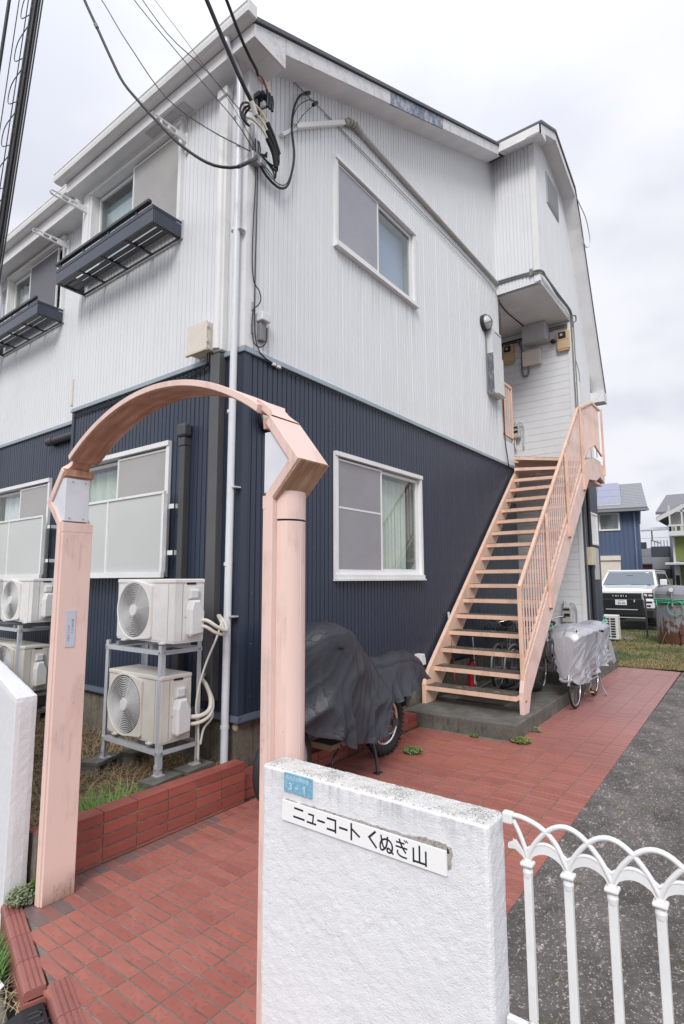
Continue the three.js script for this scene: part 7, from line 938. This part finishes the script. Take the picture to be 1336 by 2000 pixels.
  part(car, 'bumper', b(-0.08, 0.12, 0.40, 0.97, -0.68, 0.68, 0.03), bk); part(car, 'lower_bumper', [b(-0.06, 0.16, 0.32, 0.64, -0.98, 0.98, 0.05)], bk); part(car, 'bumper_trim', [b(-0.09, -0.06, 0.60, 0.63, -0.5, 0.5, 0.008), b(-0.075, -0.055, 0.33, 0.36, -0.75, 0.75, 0.006)], M.aluGrey);
  { const cv = document.createElement('canvas'); cv.width = 256; cv.height = 128; const c = cv.getContext('2d'); c.fillStyle = '#e4e5ea'; c.fillRect(0, 0, 256, 128); c.fillStyle = '#4b4c62'; c.font = 'bold 66px sans-serif'; c.fillText('80-00', 52, 110); c.lineWidth = 3; c.strokeStyle = '#5d5f74'; for (let i = 0; i < 6; i++) { const x = 56 + i * 24; c.strokeRect(x, 16, 15, 20); c.beginPath(); c.moveTo(x, 26); c.lineTo(x + 15, 26); c.stroke(); } c.beginPath(); c.arc(30, 88, 9, 0, 5); c.stroke(); const t = new THREE.CanvasTexture(cv); t.colorSpace = THREE.SRGBColorSpace; part(car, 'number_plate', new THREE.PlaneGeometry(0.36, 0.18).rotateY(-PI / 2).translate(X0 - 0.0855, Y0 + 0.86, Z0 + 0.0), new THREE.MeshStandardMaterial({ map: t, roughness: 0.4 }), null, true); part(car, 'tow_hook', b(-0.095, -0.08, 0.87, 0.95, 0.40, 0.43, 0.004), M.whiteTrim); }
  for (const x of [0.98, 3.95]) for (const s of [-1, 1]) { const wz = Z0 + s * (hw - 0.16); const wl = part(car, 'wheel', [cyl([X0 + x, Y0 + 0.40, wz - 0.14], [X0 + x, Y0 + 0.40, wz + 0.14], 0.40, 0.40, 32)], M.rubber); part(wl, 'rim', cyl([X0 + x, Y0 + 0.40, wz - 0.145], [X0 + x, Y0 + 0.40, wz + 0.145], 0.24, 0.24, 20), M.darkGrey); }
  part(car, 'underbody', b(0.3, 4.7, 0.28, 0.5, -0.8, 0.8, 0.02), M.dark);
}
// blue house with solar panels
{
  const h = thing('blue_house', 'blue ribbed metal house with solar panels on its roof behind the car', 'house', [29.55, 0, -4.5], null, 11 * D2R);
  const X = 29.55, W = wallM('z', X), blue = mat([0.075, 0.11, 0.20], 0.5, { map: 'wall', s: 2.4 }), z1 = -4.50, z0 = -13;
  part(h, 'wall', [siding(W, z0, z1, 0.2, 5.1, [[-6.62, -5.36, 4.10, 4.93], [-6.9, -5.42, 0.9, 2.85]], 0.2, 0.03, 0.012), bx(X + 0.02, X + 7, 0.2, 5.1, z1 - 0.02, z1), bx(X + 6.9, X + 7, 0.2, 5.1, z0, z1)], blue);
  part(h, 'gable_wall', exXY([[X + 0.02, 5.1], [X + 7, 5.1], [X + 3.5, 6.75]], z1 - 0.02, z1), blue);
  part(h, 'foundation', bx(X + 0.05, X + 6.9, -0.2, 0.2, z0, z1 - 0.05), M.found);
  const rl = 5.08, ridge = 6.86, xr = X + 3.5, xe = X - 0.55; const rp = (x) => rl + (ridge - rl) * (x - xe) / (xr - xe);
  part(h, 'roof', [exXY([[xe, rl], [xr, ridge], [X + 7.6, rl], [X + 7.6, rl - 0.1], [xr, ridge - 0.1], [xe, rl - 0.1]], z0 - 0.3, z1 + 0.35)], mat([0.26, 0.27, 0.30], 0.5, { map: 'soft', s: 1 }));
  for (let i = 0; i < 16; i++) { const a = xe + (i / 16) * (xr - xe), b2 = xe + ((i + 1) / 16) * (xr - xe); part(h, 'roof_tile', triQuads([[[a, rp(a) + 0.05, z0 - 0.3], [a, rp(a) + 0.05, z1 + 0.33], [b2, rp(b2) + 0.008, z1 + 0.33], [b2, rp(b2) + 0.008, z0 - 0.3]], [[a, rp(a), z0 - 0.3], [a, rp(a), z1 + 0.33], [a, rp(a) + 0.05, z1 + 0.33], [a, rp(a) + 0.05, z0 - 0.3]]]), mat([0.30, 0.31, 0.34], 0.45)); }
  part(h, 'eaves_fascia', [bx(xe - 0.02, xe + 0.0, rl - 0.16, rl + 0.02, z0 - 0.3, z1 + 0.36), bx(xe + 0.01, X, rl - 0.12, rl - 0.10, z0, z1 + 0.3)], mat([0.12, 0.12, 0.13], 0.5)); part(h, 'gutter', bx(xe - 0.11, xe - 0.022, rl - 0.16, rl - 0.06, z0 - 0.3, z1 + 0.4, 0.02), mat([0.20, 0.205, 0.22], 0.5));
  const pm = mat([0.16, 0.17, 0.30], 0.12, { phys: { clearcoat: 1, clearcoatRoughness: 0.03 } }), fr = M.aluGrey; const xa = xe + 0.45, xb = xr - 0.15;
  for (let i = 0; i < 5; i++) { const za = z1 - 0.75 - i * 1.08, zb = za - 1.04; const up = 0.11; part(h, 'solar_panel', triQuads([[[xa, rp(xa) + up, zb], [xa, rp(xa) + up, za], [xb, rp(xb) + up, za], [xb, rp(xb) + up, zb]]]), pm); const ln = []; for (let j = 0; j <= 3; j++) { const x = mix(xa, xb, j / 3); ln.push(bar([x, rp(x) + up + 0.006, zb], [x, rp(x) + up + 0.006, za], 0.03, 0.012)); } ln.push(bar([xa, rp(xa) + up + 0.008, za], [xb, rp(xb) + up + 0.008, za], 0.012, 0.045, V(0, 1, 0)), bar([xa, rp(xa) + up - 0.03, zb], [xa, rp(xa) + up - 0.03, za], 0.03, 0.1)); part(h, 'panel_frame', ln, fr); }
  const w1 = part(h, 'window', onWall(W, [bx(-6.64, -5.34, 4.86, 4.95, -0.06, 0.05), bx(-6.64, -5.34, 4.08, 4.16, -0.06, 0.06), bx(-5.43, -5.34, 4.16, 4.86, -0.06, 0.05), bx(-6.64, -6.56, 4.16, 4.86, -0.06, 0.05), bx(-6.28, -6.20, 4.16, 4.86, -0.05, 0.03)]), M.whiteTrim, 'white framed upstairs window'); part(w1, 'pane', onWall(W, bx(-6.56, -5.43, 4.16, 4.86, -0.05, -0.03)), M.glass); part(w1, 'curtain', onWall(W, bx(-6.6, -5.36, 4.1, 4.9, -0.25, -0.22)), mat([0.42, 0.42, 0.40], 0.9)); 
  part(h, 'shutter', onWall(W, [bx(-6.9, -5.42, 0.9, 2.62, -0.02, 0.06), bx(-6.92, -5.40, 2.63, 2.86, -0.02, 0.14, 0.02)]), M.cream, 'cream roller shutter'); part(h, 'downpipe', [cyl([X - 0.06, 0.2, -4.72], [X - 0.06, 4.95, -4.72], 0.035)], mat([0.20, 0.25, 0.36], 0.5)); part(h, 'aerial_box', bx(X + 0.4, X + 0.7, 3.2, 3.5, z1, z1 + 0.25, 0.02), M.darkGrey);
}
// houses along the lane on the right
{
  const h = thing('green_white_house', 'white house with green panels and a railed balcony at the right edge', 'house', [28, 0, -2.9]); const x0 = 27.6, z0 = -3.0; const wh = mat([0.58, 0.58, 0.57], 0.7, { map: 'soft', s: 2 }), gr = mat([0.15, 0.19, 0.05], 0.6, { map: 'soft', s: 2 }), mv = mat([0.46, 0.40, 0.42], 0.7);
  part(h, 'wall', [bx(x0, x0 + 9, 0, 4.6, z0, z0 + 7)], wh); part(h, 'green_panel', [bx(x0 - 0.02, x0, 0, 4.05, z0 + 0.22, z0 + 0.62), bx(x0 - 0.04, x0 - 0.021, 2.5, 3.95, z0 + 0.1, z0 + 0.62)], gr); part(h, 'side_wall', bx(x0 - 0.02, x0, 0, 4.55, z0 + 0.64, z0 + 3), mv);
  part(h, 'gable_wall', exZY([[z0, 4.6], [z0 + 7, 4.6], [z0 + 3.5, 6.3]], x0, x0 + 8.9), wh); part(h, 'roof', exZY([[z0 - 0.45, 4.40], [z0 + 3.5, 6.42], [z0 + 7.45, 4.40], [z0 + 7.45, 4.30], [z0 + 3.5, 6.32], [z0 - 0.45, 4.30]], x0 - 0.6, x0 + 9.4), mat([0.22, 0.225, 0.24], 0.5)); part(h, 'fascia', [exZY([[z0 - 0.45, 4.36], [z0 + 3.5, 6.38], [z0 + 3.5, 6.2], [z0 - 0.45, 4.18]], x0 - 0.63, x0 - 0.602), bx(x0 - 0.6, x0 + 9.4, 4.26, 4.40, z0 - 0.48, z0 - 0.452)], M.houseTrim);
  part(h, 'balcony', [bx(x0 - 0.62, x0 - 0.02, 3.55, 3.75, z0 - 0.05, z0 + 1.6, 0.01)], M.houseTrim); const bl = []; for (let i = 0; i < 9; i++) bl.push(bx(x0 - 0.62, x0 - 0.57, 3.75, 3.95, z0 + i * 0.2, z0 + i * 0.2 + 0.06)); part(h, 'balcony_rail', [...bl, bx(x0 - 0.63, x0 - 0.56, 3.95, 4.02, z0 - 0.05, z0 + 1.6)], M.houseTrim); part(h, 'balcony_frame', [bx(x0 - 0.62, x0 - 0.56, 3.75, 4.85, z0, z0 + 0.06), bx(x0 - 0.62, x0 - 0.56, 3.75, 4.85, z0 + 0.45, z0 + 0.51), bx(x0 - 0.62, x0 - 0.56, 4.55, 4.62, z0 - 0.05, z0 + 1.6)], M.houseTrim);
  part(h, 'porch_roof', [bx(x0 - 1.1, x0 - 0.025, 2.32, 2.42, z0 - 0.2, z0 + 2, 0.02), bx(x0 - 1.12, x0 - 1.0, 2.24, 2.5, z0 + 0.7, z0 + 2, 0.02)], M.aluGrey); part(h, 'porch_post', bx(x0 - 1.05, x0 - 0.95, 0, 2.3, z0 + 0.72, z0 + 0.84), M.houseTrim); part(h, 'window', [bx(x0 - 0.012, x0 - 0.003, 0.9, 1.9, z0 + 0.03, z0 + 0.18), bx(x0 - 0.028, x0 - 0.021, 0.6, 1.9, z0 + 0.8, z0 + 1.0)], M.dark); part(h, 'side_window', [bx(x0 + 1, x0 + 2.2, 3.0, 4.2, z0 - 0.02, z0), bx(x0 + 3.5, x0 + 4.5, 0.9, 2.1, z0 - 0.02, z0)], M.dark);
  const g = thing('grey_house', 'grey house with stacked balconies and dark eaves further along the lane', 'house', [38, 0, -4.9]); const gx = 37, gz = -5.05, gm = mat([0.24, 0.26, 0.30], 0.7, { map: 'soft', s: 2 }), dk = mat([0.08, 0.09, 0.12], 0.6);
  part(g, 'wall', bx(gx, gx + 9, 0, 5.6, gz + 0.9, gz + 7), gm); part(g, 'balcony', [bx(gx - 0.5, gx + 3, 2.3, 3.0, gz, gz + 0.89, 0.01)], mat([0.36, 0.37, 0.39], 0.6)); part(g, 'balcony_band', [bx(gx - 0.52, gx + 3, 3.01, 3.6, gz - 0.02, gz + 0.89, 0.01), bx(gx - 0.52, gx + 3, 1.75, 2.29, gz - 0.02, gz + 0.89, 0.01)], dk); part(g, 'balcony_rail', [bx(gx - 0.5, gx + 3, 3.95, 4.0, gz, gz + 0.05), ...Array.from({ length: 6 }, (_, i) => bx(gx - 0.5, gx - 0.45, 3.61, 3.95, gz + i * 0.16, gz + i * 0.16 + 0.05))], M.aluGrey); part(g, 'balcony_post', bx(gx - 0.48, gx - 0.42, 4.0, 4.6, gz + 0.05, gz + 0.11), dk); part(g, 'balcony_post', bx(gx - 0.48, gx - 0.42, 0, 1.74, gz + 0.05, gz + 0.3), dk);
  part(g, 'canopy', [exXY([[gx - 1.0, 4.55], [gx + 3, 5.0], [gx + 3, 4.92], [gx - 1.0, 4.47]], gz - 0.4, gz + 1.0)], M.aluGrey); part(g, 'roof', [exXY([[gx - 0.9, 5.55], [gx + 4.5, 7.2], [gx + 10, 5.5], [gx + 10, 5.35], [gx + 4.5, 7.05], [gx - 0.9, 5.4]], gz + 0.4, gz + 7.5)], mat([0.16, 0.165, 0.18], 0.5)); part(g, 'window', [bx(gx - 0.02, gx, 3.8, 5.0, gz + 1.1, gz + 1.6), bx(gx - 0.02, gx, 0.4, 1.9, gz + 1.1, gz + 1.7)], M.dark);
  const f = thing('far_house', 'small brown and dark house wall glimpsed at the end of the lane', 'house', [52, 0, -9]); part(f, 'wall', bx(52, 58, 0, 3.0, -8.6, -6.5), mat([0.16, 0.10, 0.08], 0.8)); part(f, 'roof', exXY([[51.5, 3.0], [55, 4.4], [58.5, 3.0], [58.5, 2.9], [55, 4.3], [51.5, 2.9]], -8.9, -6.2), M.roof);
  // shrubs and a pole at the end of the lane
  const sh = thing('shrub', 'olive green shrub at the end of the lane behind the car', 'shrub', [33.5, 0, -4.2]); const lf = []; for (let i = 0; i < 700; i++) { const a = rr(0, 6.28), e = Math.acos(rr(-0.4, 1)), r = 0.7 * Math.cbrt(rnd()) * (0.8 + 0.5 * noise3.noise(a * 2, e * 3, 1)); const s = new THREE.CircleGeometry(rr(0.04, 0.08), 5).rotateX(rr(0, 3)).rotateY(rr(0, 6.28)).translate(34 + r * Math.sin(e) * Math.cos(a), 1.15 + r * 1.1 * Math.cos(e), -4.6 + r * 0.7 * Math.sin(e) * Math.sin(a)); lf.push(s); } part(sh, 'leaves', lf, mat([0.13, 0.16, 0.04], 0.8)); part(sh, 'stem', [cyl([34, 0, -4.6], [34, 1.2, -4.6], 0.05), cyl([34, 0.5, -4.6], [34.2, 1.3, -4.3], 0.03)], mat([0.12, 0.09, 0.06], 0.9));
  const wires = thing('overhead_wire', 'thin wires crossing the gap between the blue house and the grey house', 'wire', [46, 3, -7]); part(wires, 'wire', [tube([[46, 3.6, -12], [46, 3.4, -7.5], [46, 3.5, -2]], 0.012, 20, 5), tube([[46, 4.9, -12], [46, 4.7, -7.5], [46, 4.8, -2]], 0.010, 20, 5)], M.cable);
  const cb = thing('cable_stub', 'looped white cable end hanging from the steep bay roof edge', 'cable', [12.2, 9.6, -2.6]); part(cb, 'loop', tube([[11.93, 9.98, -2.60], [12.1, 9.9, -2.58], [12.5, 9.75, -2.55], [12.75, 9.35, -2.55], [12.5, 9.1, -2.58], [12.25, 9.2, -2.60], [12.05, 9.6, -2.60]], 0.010, 40, 6), M.houseTrim);
}

renderer.render(scene, camera);
